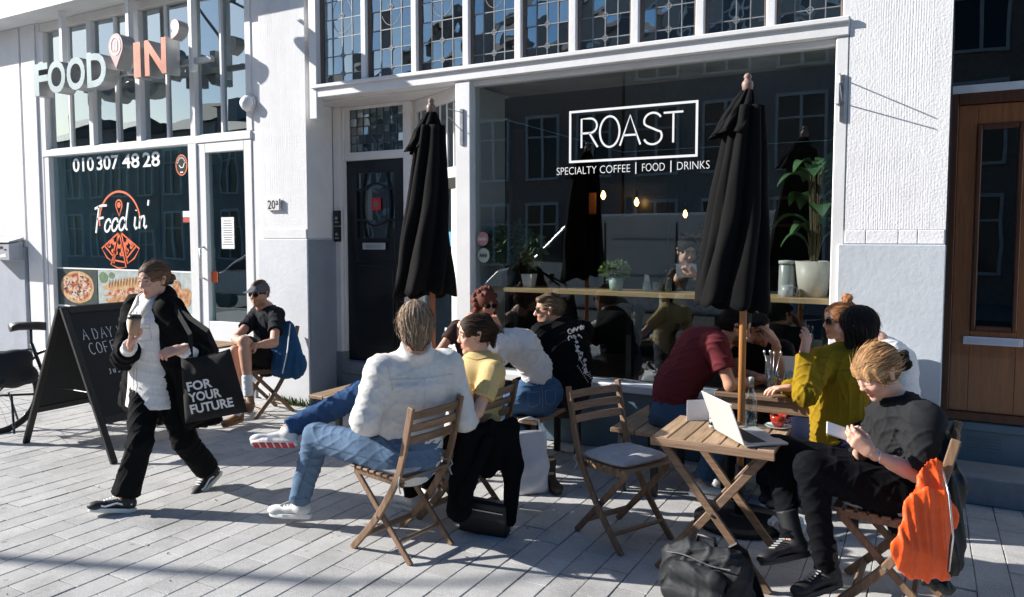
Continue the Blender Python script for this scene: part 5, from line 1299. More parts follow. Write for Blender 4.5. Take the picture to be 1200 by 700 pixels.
def chair(key, x, y, f, label):
    o = ch0 if not CH else copy_tree(ch0)
    o.location = (x, y, 0); o.rotation_euler = (0, 0, math.atan2(-f[0], f[1])); tag(o, label, 'chair', 'wooden folding chairs outside the cafe'); CH[key] = o
    o.matrix_basis = Matrix.Translation((x, y, 0)) @ Matrix.Rotation(math.atan2(-f[0], f[1]), 4, 'Z')
    return o
chair('A', -2.56, 3.36, (-.99, .14), 'wooden folding chair under the man in the white jacket')
chair('C', -2.50, 3.90, (-.99, .10), 'wooden folding chair with a black coat hanging over it, under the woman in yellow')
chair('D', -1.50, 4.08, (.89, -.45), 'empty wooden folding chair with a grey seat cushion')
chair('B', -.12, 3.98, (-1, .05), 'wooden folding chair draped with an orange lined jacket, under the blonde woman')
chair('L', -5.74, 5.30, (-.25, -.97), 'wooden folding chair with a blue jacket over its back, against the white pier')
cushion(CH['A'], label='grey seat cushion beneath the man in the white jacket')
cushion(CH['D'], label='grey tufted seat cushion on the empty folding chair')
cushion(CH['B'], label='grey seat cushion beneath the blonde woman')

def slat_table(name, label, x0, x1, y0, y1, h, xleg=True):
    r = empty(name, ((x0+x1)/2, (y0+y1)/2, 0), label=label, cat='table')
    n = int((x1-x0)/.078)
    w = (x1-x0)/n
    for k in range(n):
        b = MB(); b.box(x0+k*w+.004, x0+(k+1)*w-.004, y0+.02, y1-.02, h-.02, h); b.build('slat', M_teaky, r, bevel=.003)
    for y in (y0, y1-.02):
        b = MB(); b.box(x0, x1, y, y+.018, h-.045, h-.002); b.build('edge_board', M_teakx, r, bevel=.003)
    for y in (y0+.06, y1-.06):
        off = .0
        b = MB(); b.bar((x0+.04, y, h-.03), (x1-.02, y, .0), .042, .02, (0, 1, 0)); b.build('leg', M_teakx, r, bevel=.004)
        b = MB(); b.bar((x1-.04, y+.023, h-.03), (x0+.02, y+.023, .0), .042, .02, (0, 1, 0)); b.build('leg', M_teakx, r, bevel=.004)
        b = MB(); b.lathe([(.009, 0), (.009, .005), (0, .006)], ((x0+x1)/2, y-.012, h/2-.015), 8, (0, -1, 0)); b.build('bolt', M_metal, r)
    b = MB(); b.bar((x0+.1, y0+.06, .12), (x0+.1, y1-.06, .12), .016, .035); b.build('stretcher', M_teaky, r, bevel=.003)
    return r
slat_table('bistro_table', 'small slatted wooden table with the laptop on it', -1.215, -.60, 3.69, 4.23, .725)
slat_table('bistro_table', 'small slatted wooden table beside the man in the cap', -6.45, -5.78, 4.62, 5.12, .72)
def plank_table(name, label, x0, x1, y0, y1, h, cat='table', n=4, along=1, legh=None):
    r = empty(name, ((x0+x1)/2, (y0+y1)/2, 0), label=label, cat=cat); w = ((x1-x0) if along == 1 else (y1-y0))/n
    for k in range(n):
        b = MB()
        if along == 1: b.box(x0+k*w+.002, x0+(k+1)*w-.002, y0, y1, h-.032, h)
        else: b.box(x0, x1, y0+k*w+.002, y0+(k+1)*w-.002, h-.032, h)
        b.build('plank', M_teaky if along == 1 else M_teakx, r, bevel=.005)
    if cat == 'table':
        for ya in (y0+.03, y1-.05):
            b = MB(); b.box(x0+.04, x1-.04, ya, ya+.02, h-.11, h-.033); b.build('apron', M_teakx, r, bevel=.003)
    for x in (x0+.06, x1-.06):
        for y in (y0+.08, y1-.08):
            b = MB(); b.box(x-.022, x+.022, y-.022, y+.022, 0, h-.033); b.build('leg', M_blackm, r, bevel=.003)
    return r
plank_table('plank_table', 'wooden plank table where the curly haired woman sits', -3.72, -2.98, 4.50, 5.30, .745)
plank_table('plank_table', 'wooden plank table with the glasses, next to the umbrella pole', -1.18, -.42, 4.88, 5.50, .745, along=0)
plank_table('bench', 'wooden bench on black legs under the woman in the white sweater', -2.66, -2.36, 4.66, 5.58, .455, cat='bench', n=2)
plank_table('bench', 'wooden bench whose end shows behind the crossed knee of the man in white', -4.42, -4.10, 4.55, 5.5, .455, cat='bench', n=2)
plank_table('bench', 'bench under the man in the maroon shirt', -1.85, -1.50, 4.75, 5.55, .455, cat='bench', n=2)
plank_table('bench', 'bench under the woman in the mustard jacket', -.38, -.06, 4.75, 5.6, .455, cat='bench', n=2)

# ---- closed parasols
def parasol(x, y, top, bottom, r_bot, label, seed, skew=0., pole_mat=None, twist=0.):
    r = empty('parasol', (x, y, 0), label=label, cat='parasol', group='closed black parasols')
    rg = np.random.RandomState(seed); nth = 96; H_ = top-bottom
    def cloth(z0, z1, prof, folds, depth, name, lowvar=0.):
        nz = 34; V = []; ph = rg.rand(5)*6.28
        for i in range(nz):
            t = i/(nz-1)
            for k in range(nth):
                a = 2*PI*k/nth; a2 = a+twist*t+.12*math.sin(3*t+ph[0])
                fold = abs(math.cos(a2*folds/2+.35*math.sin(a2*2+ph[1])))**.8; var = 1+.13*math.sin(a2*2+ph[2])+.07*math.sin(3*a2+ph[3])
                rad = prof(t)*((1-depth)+depth*fold)*var+(.005*math.sin(9*a2+14*t+ph[4])+.004*math.sin(17*a2-9*t+ph[0]))*t
                z = z0+(z1-z0)*t+lowvar*t**3*(math.cos(a2*folds/2)**2*.5+.5*math.sin(a2+ph[1]))
                V.append((x+rad*math.cos(a)+skew*t*.5, y+rad*math.sin(a), z))
        F = [(i*nth+k, i*nth+(k+1) % nth, (i+1)*nth+(k+1) % nth, (i+1)*nth+k) for i in range(nz-1) for k in range(nth)]
        b = MB(); b.add(V, F); o = b.build(name, M_canvas, r, smooth=True)
        m = o.modifiers.new('thick', 'SOLIDIFY'); m.thickness = .004
        return o
    cloth(top-.10, top-.36, lambda t: .030+.115*t**.75, 8, .36, 'vent_canopy', -.025)
    cloth(top-.20, bottom, lambda t: .105+(r_bot-.105)*t**.95, 8, .34, 'canopy', -.07)
    b = MB(); b.lathe([(.0, .0), (.022, .002), (.030, .02), (.034, .045), (.030, .06), (.020, .07), (.018, .08), (.024, .09), (.016, .105), (.006, .112), (0, .114)], (x, y, top-.115), 16); b.build('finial', wood_mat('finial_wood', (.17, .10, .08), (.28, .18, .15), .5), r, smooth=True)
    b = MB(); b.tube([(x, y, .06), (x, y, top-.1)], .021, 14); b.build('pole', pole_mat or wood_mat('pole_wood', (.30, .12, .035), (.46, .22, .07), .4, 1, 2, coat=.3), r, smooth=True)
    for k in range(8):
        a = 2*PI*k/8; b = MB(); b.tube([(x+.02*math.cos(a), y+.02*math.sin(a), top-.18), (x+.075*math.cos(a), y+.075*math.sin(a), bottom+.05)], .007, 5); b.build('rib', M_blackm, r)
    b = MB(); b.lathe([(.27, 0), (.275, .03), (.24, .045), (.05, .055), (.04, .06)], (x, y, .003), 28); bs = b.build('base', M_blackm, r, smooth=False, bevel=.004)
    b = MB(); b.tube([(x, y, .05), (x, y, .36)], .030, 14); b.build('base_tube', M_blackm, bs, smooth=True)
    return r
parasol(-3.08, 4.42, 2.73, 1.35, .245, 'closed black parasol in front of the dark house door', 5, skew=-.13, twist=.5, pole_mat=wood_mat('pole_red', (.20, .055, .02), (.32, .10, .04), .4, 1, 2))
parasol(-.95, 4.62, 2.72, 1.34, .258, 'closed black parasol in front of the cafe window, by the pier', 11, skew=-.16, twist=.4)

# ---- sandwich board
ab = empty('sandwich_board', (-6.05, 3.9, 0), label='black chalkboard sandwich board on the pavement beside the walking woman', cat='sandwich board')
ax_, az_ = -6.07, 1.185; y0_, y1_ = 3.50, 4.30
M_chalk = mat('chalkboard', (.008, .010, .011), .75, .35, 5, .0006, 40, dirt=.12); M_abf = mat('board_frame', (.008, .008, .009), .55, .3, 12, .002, 50, dirt=.25)
for sx, foot in ((-1, -6.66), (1, -5.45)):
    top_ = Vector((ax_+sx*.02, 0, az_)); ft = Vector((foot, 0, 0)); d = (ft-top_).normalized(); nn = Vector((-d.z, 0, d.x))*(1 if sx < 0 else -1)
    if nn.z < 0: nn = -nn
    side = empty('leaf', parent=ab); side.location = (0, 0, 0)
    for y in (y0_+.025, y1_-.025):
        b = MB(); b.bar((top_.x, y, top_.z), (ft.x, y, ft.z), .05, .032, nn); b.build('frame_leg', M_abf, side, bevel=.004)
    pA = top_+d*.03; pB = top_+d*.98
    for pq in (pA, pB):
        b = MB(); b.bar((pq.x, y0_+.05, pq.z), (pq.x, y1_-.05, pq.z), .06, .030, nn); b.build('frame_rail', M_abf, side, bevel=.004)
    q0 = pA+d*.03; q1 = pB-d*.03
    b = MB(); vs = []
    for off in (-.008, .006):
        for p, y in ((q0, y0_+.05), (q0, y1_-.05), (q1, y1_-.05), (q1, y0_+.05)): w_ = p+nn*off; vs.append((w_.x, y, w_.z))
    b.add(vs, [(0,1,2,3),(7,6,5,4),(0,4,5,1),(1,5,6,2),(2,6,7,3),(3,7,4,0)]); b.build('board', M_chalk, side)
    if sx > 0:
        uy = -d
        HW = {'A': [[(0,0),(.3,1),(.6,0)], [(.13,.38),(.48,.36)]], 'D': [[(0,0),(0,1),(.35,.9),(.5,.5),(.35,.08),(0,0)]], 'Y': [[(0,1),(.27,.5),(.55,1)], [(.27,.5),(.25,0)]], 'W': [[(0,1),(.18,0),(.35,.7),(.5,0),(.7,1)]], 'I': [[(0,0),(0,1)]], 'T': [[(-.05,1),(.55,1)], [(.25,1),(.25,0)]], 'H': [[(0,0),(0,1)], [(.45,0),(.45,1)], [(0,.5),(.45,.5)]],
              'O': [circ(.27,.5,.27,.5,90,450,16)], 'U': [[(0,1),(.02,.25),(.2,0),(.38,.2),(.42,1)]], 'C': [circ(.32,.5,.3,.5,50,310,14)], 'F': [[(0,0),(0,1),(.45,1)], [(0,.52),(.36,.52)]], 'E': [[(.45,1),(0,1),(0,0),(.46,0)], [(0,.5),(.36,.5)]], 'S': [[(.42,.85),(.22,1),(.02,.8),(.12,.56),(.36,.42),(.42,.18),(.2,0),(0,.14)]], 'J': [[(.1,1),(.4,1)], [(.28,1),(.28,.2),(.12,0),(0,.15)]], 'K': [[(0,0),(0,1)], [(.42,1),(0,.45),(.45,0)]], 'L': [[(0,1),(0,0),(.4,0)]], 'G': [circ(.32,.5,.3,.5,50,320,14)+[(.55,.45),(.34,.45)]]}
        def chalk(txt, y, zt, hgt, wd, adv, name):
            b = MB(); u = y; o_ = q0+d*zt+nn*.0075
            for ch in txt:
                if ch != ' ':
                    for Ls in HW[ch]:
                        pts = [Vector((o_.x, u+p[0]*wd, o_.z))+uy*(p[1]*hgt+rng.gauss(0, .002)) for p in Ls]; b.ribbon(pts, .0075, .0008, nn)
                u += adv*(.45 if ch in 'I ' else 1)
            b.build(name, mat('chalk', (.60, .62, .60), .9, .3, 60), side)
        chalk('A DAY W', y0_+.10, .24, .095, .075, .062, 'chalk_writing'); chalk('COFFEE IS L', y0_+.12, .365, .095, .075, .062, 'chalk_writing')
        chalk('JUST KID', y0_+.22, .55, .038, .035, .036, 'chalk_writing')
for y in (y0_+.1, y1_-.1):
    b = MB(); b.box(ax_-.035, ax_+.035, y-.03, y+.03, az_+.002, az_+.012); b.build('hinge', M_metal, ab, bevel=.002)
b = MB(); b.tube([(-6.30, y0_+.1, .5), (-5.80, y0_+.1, .5)], .004, 5); b.build('stay', M_blackm, ab)

# ---- bicycle behind the board: frame plane runs along X, rear wheel in view
bk = empty('bicycle', (-7.4, 3.75, 0), label='black bicycle with bag parked at the left edge behind the sandwich board', cat='bicycle')
M_bike = mat('bike_black', (.012, .013, .015), .35, .2, 8, coat=.3); M_tyre = mat('tyre', (.02, .02, .02), .85, .15, 40)
bd_ = Vector((.28, .96, 0)).normalized(); bn_ = Vector((-bd_.y, bd_.x, 0))
BO = Vector((-7.20, 3.56, 0))
def BP(u, z, v=0.): p = BO+bd_*u+bn_*v; return Vector((p.x, p.y, z))
for u, nm in ((0, 'wheel'), (1.06, 'wheel')):
    b = MB(); b.tube([BP(u+.335*math.cos(t), .345+.335*math.sin(t)) for t in np.linspace(0, 2*PI, 40, endpoint=False)], .024, 8, closed=True); wh = b.build(nm, M_tyre, bk, smooth=True)
    b = MB(); b.tube([BP(u+.312*math.cos(t), .345+.312*math.sin(t)) for t in np.linspace(0, 2*PI, 40, endpoint=False)], .012, 6, closed=True); b.build('rim', M_bike, wh, smooth=True)
    b = MB()
    for k in range(20): t = 2*PI*k/20; b.tube([BP(u+.02*math.cos(t+.6), .345+.02*math.sin(t+.6), .02*(-1)**k), BP(u+.31*math.cos(t), .345+.31*math.sin(t))], .0016, 4)
    b.build('spokes', M_chrome, wh)
    b = MB(); b.tube([BP(u, .345, -.05), BP(u, .345, .05)], .018, 8); b.build('hub', M_chrome, wh)
    b = MB(); b.ribbon([BP(u+.372*math.cos(t), .345+.372*math.sin(t)) for t in np.linspace(R(20), R(200) if u == 0 else R(150), 20)], .045, .003, bn_.cross(Vector((0, 0, 1)))); b.build('mudguard', M_bike, bk)
b = MB()
bb = (.44, .30); seat_t = (.30, .78); head_t = (.86, .86); head_b = (.90, .66)
for p, q, r__ in ((bb, seat_t, .016), (seat_t, (.30, .92), .012), (bb, head_b, .018), ((.33, .68), head_t, .015), ((0, .345), bb, .011), ((0, .345), (.33, .66), .010), (head_b, (1.06, .345), .013), (head_t, head_b, .018), (head_t, (.84, 1.02), .012)):
    b.tube([BP(*p), BP(*q)], r__, 8)
b.build('frame', M_bike, bk, smooth=True)
b = MB(); b.tube([BP(.84, 1.02, -.28), BP(.87, 1.06, -.12), BP(.86, 1.04), BP(.87, 1.06, .12), BP(.72, 1.04, .28)], .012, 8); hb = b.build('handlebar', M_bike, bk, smooth=True)
for s_ in (-1, 1):
    b = MB(); b.tube([BP(.84 if s_ < 0 else .74, 1.035, s_*.25), BP(.68, 1.03, s_*.32)], .018, 8); b.build('grip', M_tyre, hb, smooth=True)
sV, sF = [], []
b = MB()
for u, wv, z in ((.14, .085, .955), (.20, .088, .965), (.28, .06, .962), (.36, .03, .955), (.42, .02, .945)):
    for k in range(12): t = 2*PI*k/12; p = BP(u, z+(.022 if math.sin(t) > 0 else .055)*math.sin(t), wv*math.cos(t)); sV.append(p)
for i in range(4):
    for k in range(12): sF.append((i*12+k, i*12+(k+1) % 12, (i+1)*12+(k+1) % 12, (i+1)*12+k))
sF += [tuple(range(12)), tuple(range(48, 60))]
b.add(sV, sF); b.build('saddle', mat('saddle', (.02, .02, .022), .5, .2), bk, smooth=True)
b = MB(); b.tube([BP(.44, .30, -.09), BP(.44, .30, .09)], .02, 10); b.lathe([(.09, -.004), (.09, .004)], BP(.44, .30, -.06), 24, bn_); b.build('crankset', M_bike, bk)
b = MB(); b.tube([BP(-.1, .73), BP(.32, .73)], .008, 6); b.tube([BP(0, .345, .05), BP(-.02, .73, .05)], .006, 6); b.tube([BP(0, .345, -.05), BP(-.02, .73, -.05)], .006, 6); b.build('luggage_rack', M_bike, bk)
b = MB(); b.tube([BP(.12, .345, -.05), BP(.10, .02, -.20)], .010, 6); b.tube([BP(.12, .345, .05), BP(.22, .02, .2)], .010, 6); b.build('kickstand', M_bike, bk)
pn_ = empty('pannier_bag', (BO.x, BO.y, .4), label='black pannier bag hanging on the bicycle rack', cat='bag')
V_, Q_ = surface([ell(BP(.10, .58, -.13), (.16, .10, .15), np.stack([bd_, bn_, (0, 0, 1)], 1), k=.03), cone(BP(-.04, .52, -.13), BP(.23, .52, -.13), .09, .09, k=.04), cone(BP(-.04, .68, -.12), BP(.22, .68, -.12), .07, .07, k=.04)], .012, waves(3, 25, .006))
np_mesh('bag', V_, Q_, (.014, .015, .018), mat('bag_cloth', (1, 1, 1), .8, .15, 30, .001, 300, attr=True), pn_)
b = MB(); b.bar(BP(.02, .74, -.14), BP(.02, .48, -.235), .03, .006, bn_); b.bar(BP(.18, .74, -.14), BP(.18, .48, -.235), .03, .006, bn_); b.build('strap', M_blackm, pn_)

# ---- things on the laptop table
TZ = .725
N_ = np.array([-.735, 3.70, TZ+.004]); lf = np.array([.78, .63, 0]); lh = np.array([-.63, .78, 0]); up_ = np.array([0, 0, 1.])
lp = empty('laptop', tuple(N_+.15*lh), label='silver laptop standing open on the slatted table', cat='laptop')
M_alu = mat('aluminium', (.62, .62, .60), .38, .04, 20, metal=.55)
def slab(mb, o, a, b_, c, da, db, dc):
    vs = []
    for k in (0, 1):
        for i, j in ((0,0),(1,0),(1,1),(0,1)): vs.append(o+a*(da*i)+b_*(db*j)+c*(dc*k))
    mb.add(vs, [(0,3,2,1),(4,5,6,7),(0,1,5,4),(1,2,6,5),(2,3,7,6),(3,0,4,7)])
b = MB(); slab(b, N_, lf, lh, up_, .225, .325, .012); base_ = b.build('base', M_alu, lp, bevel=.003)
for rr in range(5):
    for cc in range(12):
        b = MB(); slab(b, N_+lf*(.03+rr*.019)+lh*(.030+cc*.0225)+up_*.0122, lf, lh, up_, .0165, .0195, .0016); b.build('key', mat('key_black', (.012, .012, .014), .5), base_)
b = MB(); slab(b, N_+lf*.135+lh*.11+up_*.0122, lf, lh, up_, .07, .105, .0006); b.build('trackpad', mat('trackpad', (.5, .5, .49), .35, metal=.4), base_)
ld = nrm(-.36*lf+.93*up_); ln_ = np.cross(lh, ld); ln_ = ln_ if ln_@lf > 0 else -ln_
b = MB(); slab(b, N_+up_*.010-lf*.004, lh, ld, -ln_, .325, .222, .006); lid = b.build('lid', mat('lid_alu', (.56, .55, .53), .45, .03, 20, metal=.15), lp, bevel=.002)
b = MB(); slab(b, N_+up_*.010-lf*.004+lh*.008+ld*.01+ln_*.0004, lh, ld, ln_, .309, .205, .0008); b.build('screen', mat('screen_black', (.01, .01, .012), .12), lid)
mn = empty('menu_card', (-1.0, 4.17, TZ), label='white folded menu card standing on the laptop table', cat='menu')
for k, (pa, pb) in enumerate((((-1.14, 4.10), (-1.02, 4.20)), ((-1.02, 4.20), (-.90, 4.12)))):
    a = np.array([pa[0], pa[1], TZ+.001]); c = np.array([pb[0], pb[1], TZ+.001]); dd = c-a; nn_ = nrm(np.cross(dd, up_))
    b = MB(); slab(b, a, nrm(dd), up_, nn_, np.linalg.norm(dd), .115, .0015); o_ = b.build('card', M_vinyl, mn)
    b = MB()
    for j in range(5): slab(b, a+nrm(dd)*.025+up_*(.03+.013*j)-nn_*.0012, nrm(dd), up_, nn_, .05+.03*rng.random(), .0035, .001)
    b.build('print', mat('grey_print', (.35, .35, .36), .7), o_)
for i, (p, z_) in enumerate((((-.975, 4.02), .0), ((-.925, 4.00), .0))):
    gr = empty('pepper_mill' if i else 'salt_mill', (p[0], p[1], TZ), label='small glass salt mill with white cap beside the menu card' if i == 0 else 'small glass pepper mill with black cap nearest the laptop', cat='mill')
    b = MB(); b.lathe([(.019, 0), (.021, .01), (.019, .04), (.017, .048)], (p[0], p[1], TZ), 18); b.build('jar', mat('mill_jar_%d' % i, (.5, .5, .48) if i == 0 else (.07, .06, .05), .15, .3, 120), gr, smooth=True)
    b = MB(); b.lathe([(.019, .048), (.020, .055), (.020, .075), (.016, .08), (0, .081)], (p[0], p[1], TZ), 18); b.build('cap', mat('mill_cap_%d' % i, (.35, .35, .35) if i == 0 else (.015, .015, .016), .3), gr, smooth=True)
    b = MB(); b.lathe([(.0213, .018), (.0213, .034)], (p[0], p[1], TZ), 18); b.build('label_band', M_black if i == 0 else M_vinyl, gr, smooth=True)
G_bottle = glass_mat('bottle_glass', (.86, .92, .93), 1.5, 0, base=.03)
def bottle(name, x, y, z, lab, h=.27, r__=.034, liquid=True):
    e = empty(name, (x, y, z), label=lab, cat='bottle')
    b = MB(); b.lathe([(r__*.92, 0), (r__, .01), (r__, h*.55), (r__*.85, h*.63), (r__*.42, h*.76), (r__*.38, h*.95), (r__*.45, h*.96), (r__*.45, h)], (x, y, z), 20); b.build('glass', G_bottle, e, smooth=True)
    b = MB(); b.lathe([(r__*.88, .008), (r__*.9, h*.30), (0, h*.302)], (x, y, z), 18); b.build('water', glass_mat('water_%s' % name, (.75, .85, .88), 1.33), e, smooth=True)
    b = MB(); b.lathe([(r__*.36, h*.93), (r__*.40, h*1.0), (r__*.2, h*1.012), (0, h*1.014)], (x, y, z), 14); b.build('stopper', mat('stopper', (.5, .5, .48), .4), e, smooth=True)
bottle('water_bottle', -.80, 4.13, TZ, 'clear glass water bottle behind the laptop lid')
def cup(name, x, y, z, lab, out, inner, saucer=True, sc=1.):
    e = empty(name, (x, y, z), label=lab, cat='cup')
    if saucer:
        b = MB(); b.lathe([(.028, 0), (.045, .004), (.068, .013), (.070, .015), (.045, .008), (0, .006)], (x, y, z), 28); b.build('saucer', mat('porcelain_%s' % name, out if False else (.6, .6, .58), .2), e, smooth=True); z += .009
    b = MB(); b.lathe([(.0, .0), (.022*sc, .0), (.030*sc, .012), (.040*sc, .035), (.043*sc, .062), (.040*sc, .062), (.037*sc, .035), (.026*sc, .012), (0, .008)], (x, y, z), 28); o = b.build('bowl', mat('cup_%s' % name, out, .2), e, smooth=True)
    b = MB(); b.lathe([(.0385*sc, .050), (0, .0505)], (x, y, z), 24); b.build('coffee', mat('coffee', (.05, .022, .01), .15), o)
    b = MB(); b.tube([(x+.040*sc, y, z+.05), (x+.062*sc, y, z+.048), (x+.064*sc, y, z+.030), (x+.036*sc, y, z+.02)], .005, 6); b.build('handle', mat('cup_%s' % name, out, .2), o, smooth=True)
cup('espresso_cup', -.665, 4.18, TZ, 'red coffee cup on a saucer at the back edge of the laptop table', (.45, .035, .01), (.02, .02, .02))
# ---- things on the umbrella table
TG = .746
def glass(x, y, lab, h=.14, r__=.034, spoons=False, cat='glass'):
    e = empty('drinking_glass', (x, y, TG), label=lab, cat=cat)
    b = MB(); b.lathe([(0, .004), (r__*.85, .004), (r__, h), (r__*.94, h), (r__*.80, .012), (0, .012)], (x, y, TG), 20); b.build('tumbler', G_bottle, e, smooth=True)
    if spoons:
        for k, (dx, dy) in enumerate(((-.05, .01), (.04, .02), (.01, -.02), (-.02, .03))):
            b = MB(); b.tube([(x, y, TG+.02), (x+dx, y+dy, TG+.24)], .0025, 5); b.lathe([(0, -.020), (.005, -.010), (.008, .004), (.004, .016), (0, .018)], (x+dx*1.12, y+dy*1.1, TG+.255), 10); b.build('spoon', M_metal, e, smooth=True)
glass(-.84, 5.02, 'glass holding spoons and cutlery on the umbrella table', .15, .042, True)
glass(-.74, 5.08, 'empty tumbler right of the cutlery glass on the umbrella table')
glass(-.66, 5.03, 'tall empty tumbler nearest the mustard sleeve', .16, .03)
nb = MB(); nb.box(-.62, -.50, 4.95, 5.05, TG+.001, TG+.075); tag(nb.build('napkin_stack', M_vinyl, bevel=.02, segs=3), 'white folded napkins beside the mustard sleeve', 'napkins')
mn2 = empty('menu_card', (-.75, 5.3, TG), label='large white menu standing on the umbrella table behind the glasses', cat='menu')
b = MB(); slab(b, np.array([-.93, 5.25, TG+.001]), nrm((1, .35, 0)), nrm((0, .12, 1)), nrm((.3, -1, 0)), .26, .20, .002); b.build('card', M_vinyl, mn2)
bottle('oil_bottle', -.70, 5.20, TG, 'small glass bottle behind the tumblers on the umbrella table', .2, .026)
# ---- plank table left group
TG = .746
glass(-3.10, 4.75, 'tumbler near the woman in yellow on the plank table', .12)
bottle('sauce_bottle', -3.22, 5.08, TG, 'small clear bottle in front of the curly haired woman', .22, .026)
pp = MB(); pp.box(-3.05, -2.99+.0, 4.55, 4.78, TG+.001, TG+.006); tag(pp.build('paper_menu', M_vinyl), 'white paper menu lying at the edge of the plank table', 'menu')

# ---- bags on the ground
M_bagw = mat('white_plastic_bag', (.72, .72, .76), .55, .08, 12, .004, 20); M_bagd = mat('navy_nylon', (1, 1, 1), .7, .15, 30, .0008, 400, attr=True)
bpk = empty('backpack', (-.92, 3.42, 0), label='dark navy backpack standing on the ground before the laptop table', cat='backpack')
BR = hframe((-.2, -1, 0)); bc = V3(-.86, 3.46, 0)
bT = lambda x, y, z: bc+BR@V3(x, y, z)
V_, Q_ = surface([cone(bT(-.13, 0, .09), bT(.13, 0, .09), .10, .10, n=BR[:, 1], s=.9, k=.05), cone(bT(-.14, 0, .22), bT(.13, .01, .20), .080, .085, n=BR[:, 1], s=.9, k=.08), cone(bT(-.12, .02, .285), bT(.09, .03, .275), .035, .03, k=.04)], .009, folds(8, 22, .010))
np_mesh('sack', V_, Q_, (.0022, .004, .007), M_bagd, bpk)
V_, Q_ = surface([cone(bT(-.11, .115, .10), bT(.11, .115, .10), .055, .055, k=.05), cone(bT(-.10, .105, .20), bT(.10, .105, .20), .045, .045, k=.05)], .011, folds(9, 28, .006)); np_mesh('front_pocket', V_, Q_, (.002, .0036, .0065), M_bagd, bpk)
b = MB(); b.tube([bT(-.05, 0, .30), bT(-.04, 0, .345), bT(.04, 0, .345), bT(.05, 0, .30)], .010, 8); b.build('handle', M_blackm, bpk, smooth=True)
for s_ in (-1, 1):
    b = MB(); b.ribbon([bT(s_*.09, -.09, .30), bT(s_*.12, -.14, .26), bT(s_*.14, -.19, .15), bT(s_*.20, -.17, .03)], .05, .01, BR@V3(0, 1, 0)); b.build('shoulder_strap', M_blackm, bpk)
b = MB(); b.ribbon([bT(x, .088, .262+.008*math.sin(x*20)) for x in np.linspace(-.16, .16, 12)], .006, .004, (0, 0, 1)); b.build('zip', M_chrome, bpk)
b = MB(); b.bar(bT(-.28, -.02, .012), bT(-.13, .03, .03), .06, .022, (0, 0, 1)); b.build('hip_strap', M_blackm, bpk, bevel=.006)
wb = empty('shopping_bag', (-2.32, 4.52, 0), label='white shopping bag standing under the bench', cat='bag')
V_ = []; F_ = []; nz, na = 16, 40; wr = waves(4, 30, .008)
for i in range(nz):
    t = i/(nz-1)
    for k in range(na):
        a = 2*PI*k/na; sx = .17*(1-.25*t) ; sy = .075*(1-.7*t*t); u = np.sign(math.cos(a))*abs(math.cos(a))**.55*sx; v = np.sign(math.sin(a))*abs(math.sin(a))**.55*sy
        V_.append((-2.36+u*.75+v*.6+.02*t, 4.50+u*.55-v*.8, .005+.42*t))
V_ = np.array(V_); V_ += np.stack([wr(V_), wr(V_[:, [1, 2, 0]]), 0*V_[:, 0]], 1)
F_ = [(i*na+k, i*na+(k+1) % na, (i+1)*na+(k+1) % na, (i+1)*na+k) for i in range(nz-1) for k in range(na)]+[tuple(range(na))]
b = MB(); b.add(V_, F_); o_ = b.build('sack', M_bagw, wb, smooth=True); m_ = o_.modifiers.new('thick', 'SOLIDIFY'); m_.thickness = .002
b = MB(); b.tube([(-2.42, 4.46, .42), (-2.40, 4.47, .50), (-2.34, 4.51, .52), (-2.29, 4.55, .49), (-2.28, 4.56, .42)], .006, 6); b.build('handle', M_bagw, wb, smooth=True)
hbg = empty('handbag', (-2.3, 3.62, 0), label='small black handbag lying on the ground behind the yellow shirt chair', cat='handbag')
HR = hframe((.25, -1, 0)); hc_ = V3(-2.24, 3.74, 0); hT = lambda x, y, z: hc_+HR@V3(x, y, z)
b = MB(); vs = []
for z, w_, d_ in ((.004, .145, .050), (.10, .150, .052), (.185, .140, .040), (.20, .130, .030)):
    for x, y in ((-1, -1), (1, -1), (1, 1), (-1, 1)): vs.append(hT(x*w_, y*d_, z+x*.012))
b.add(vs, [(3, 2, 1, 0), (12, 13, 14, 15)]+[(4*i+k, 4*i+(k+1) % 4, 4*i+4+(k+1) % 4, 4*i+4+k) for i in range(3) for k in range(4)]); b.build('body', mat('black_leather', (.0045, .0045, .0055), .42, .15, 60, .0008, 250), hbg, bevel=.012, segs=3)
b = MB(); b.ribbon([hT(x, .055, .150+x*.08) for x in np.linspace(-.125, .125, 10)], .006, .004, (0, 0, 1)); b.build('zip', M_chrome, hbg)
b = MB(); b.tube([hT(-.13, 0, .19), hT(-.17, -.02, .32), hT(-.12, -.06, .42), hT(-.02, -.08, .45)], .007, 6); b.tube([hT(.13, 0, .2), hT(.12, -.02, .33), hT(.03, -.06, .43), hT(-.02, -.08, .45)], .007, 6); b.build('strap', M_blackm, hbg, smooth=True)
tb = empty('plastic_bag', (-.62, 4.55, 0), label='crumpled white plastic bag by the parasol base', cat='bag')
V_, Q_ = surface([ell((-.66, 4.56, .06), (.11, .08, .06), k=.03), ell((-.58, 4.50, .05), (.08, .06, .05), k=.03), ell((-.70, 4.62, .04), (.06, .06, .04), k=.03)], .010, waves(6, 60, .014, sharp=True)); np_mesh('sack', V_, Q_, (.70, .72, .68), mat('crumpled_plastic', (1, 1, 1), .35, .1, 20, attr=True), tb)
b = MB(); b.add([(-.66, 4.475, .05), (-.60, 4.455, .05), (-.60, 4.452, .10), (-.655, 4.47, .10)], [(0,1,2,3)]); b.build('print', mat('green_print', (.35, .5, .08), .5), tb)
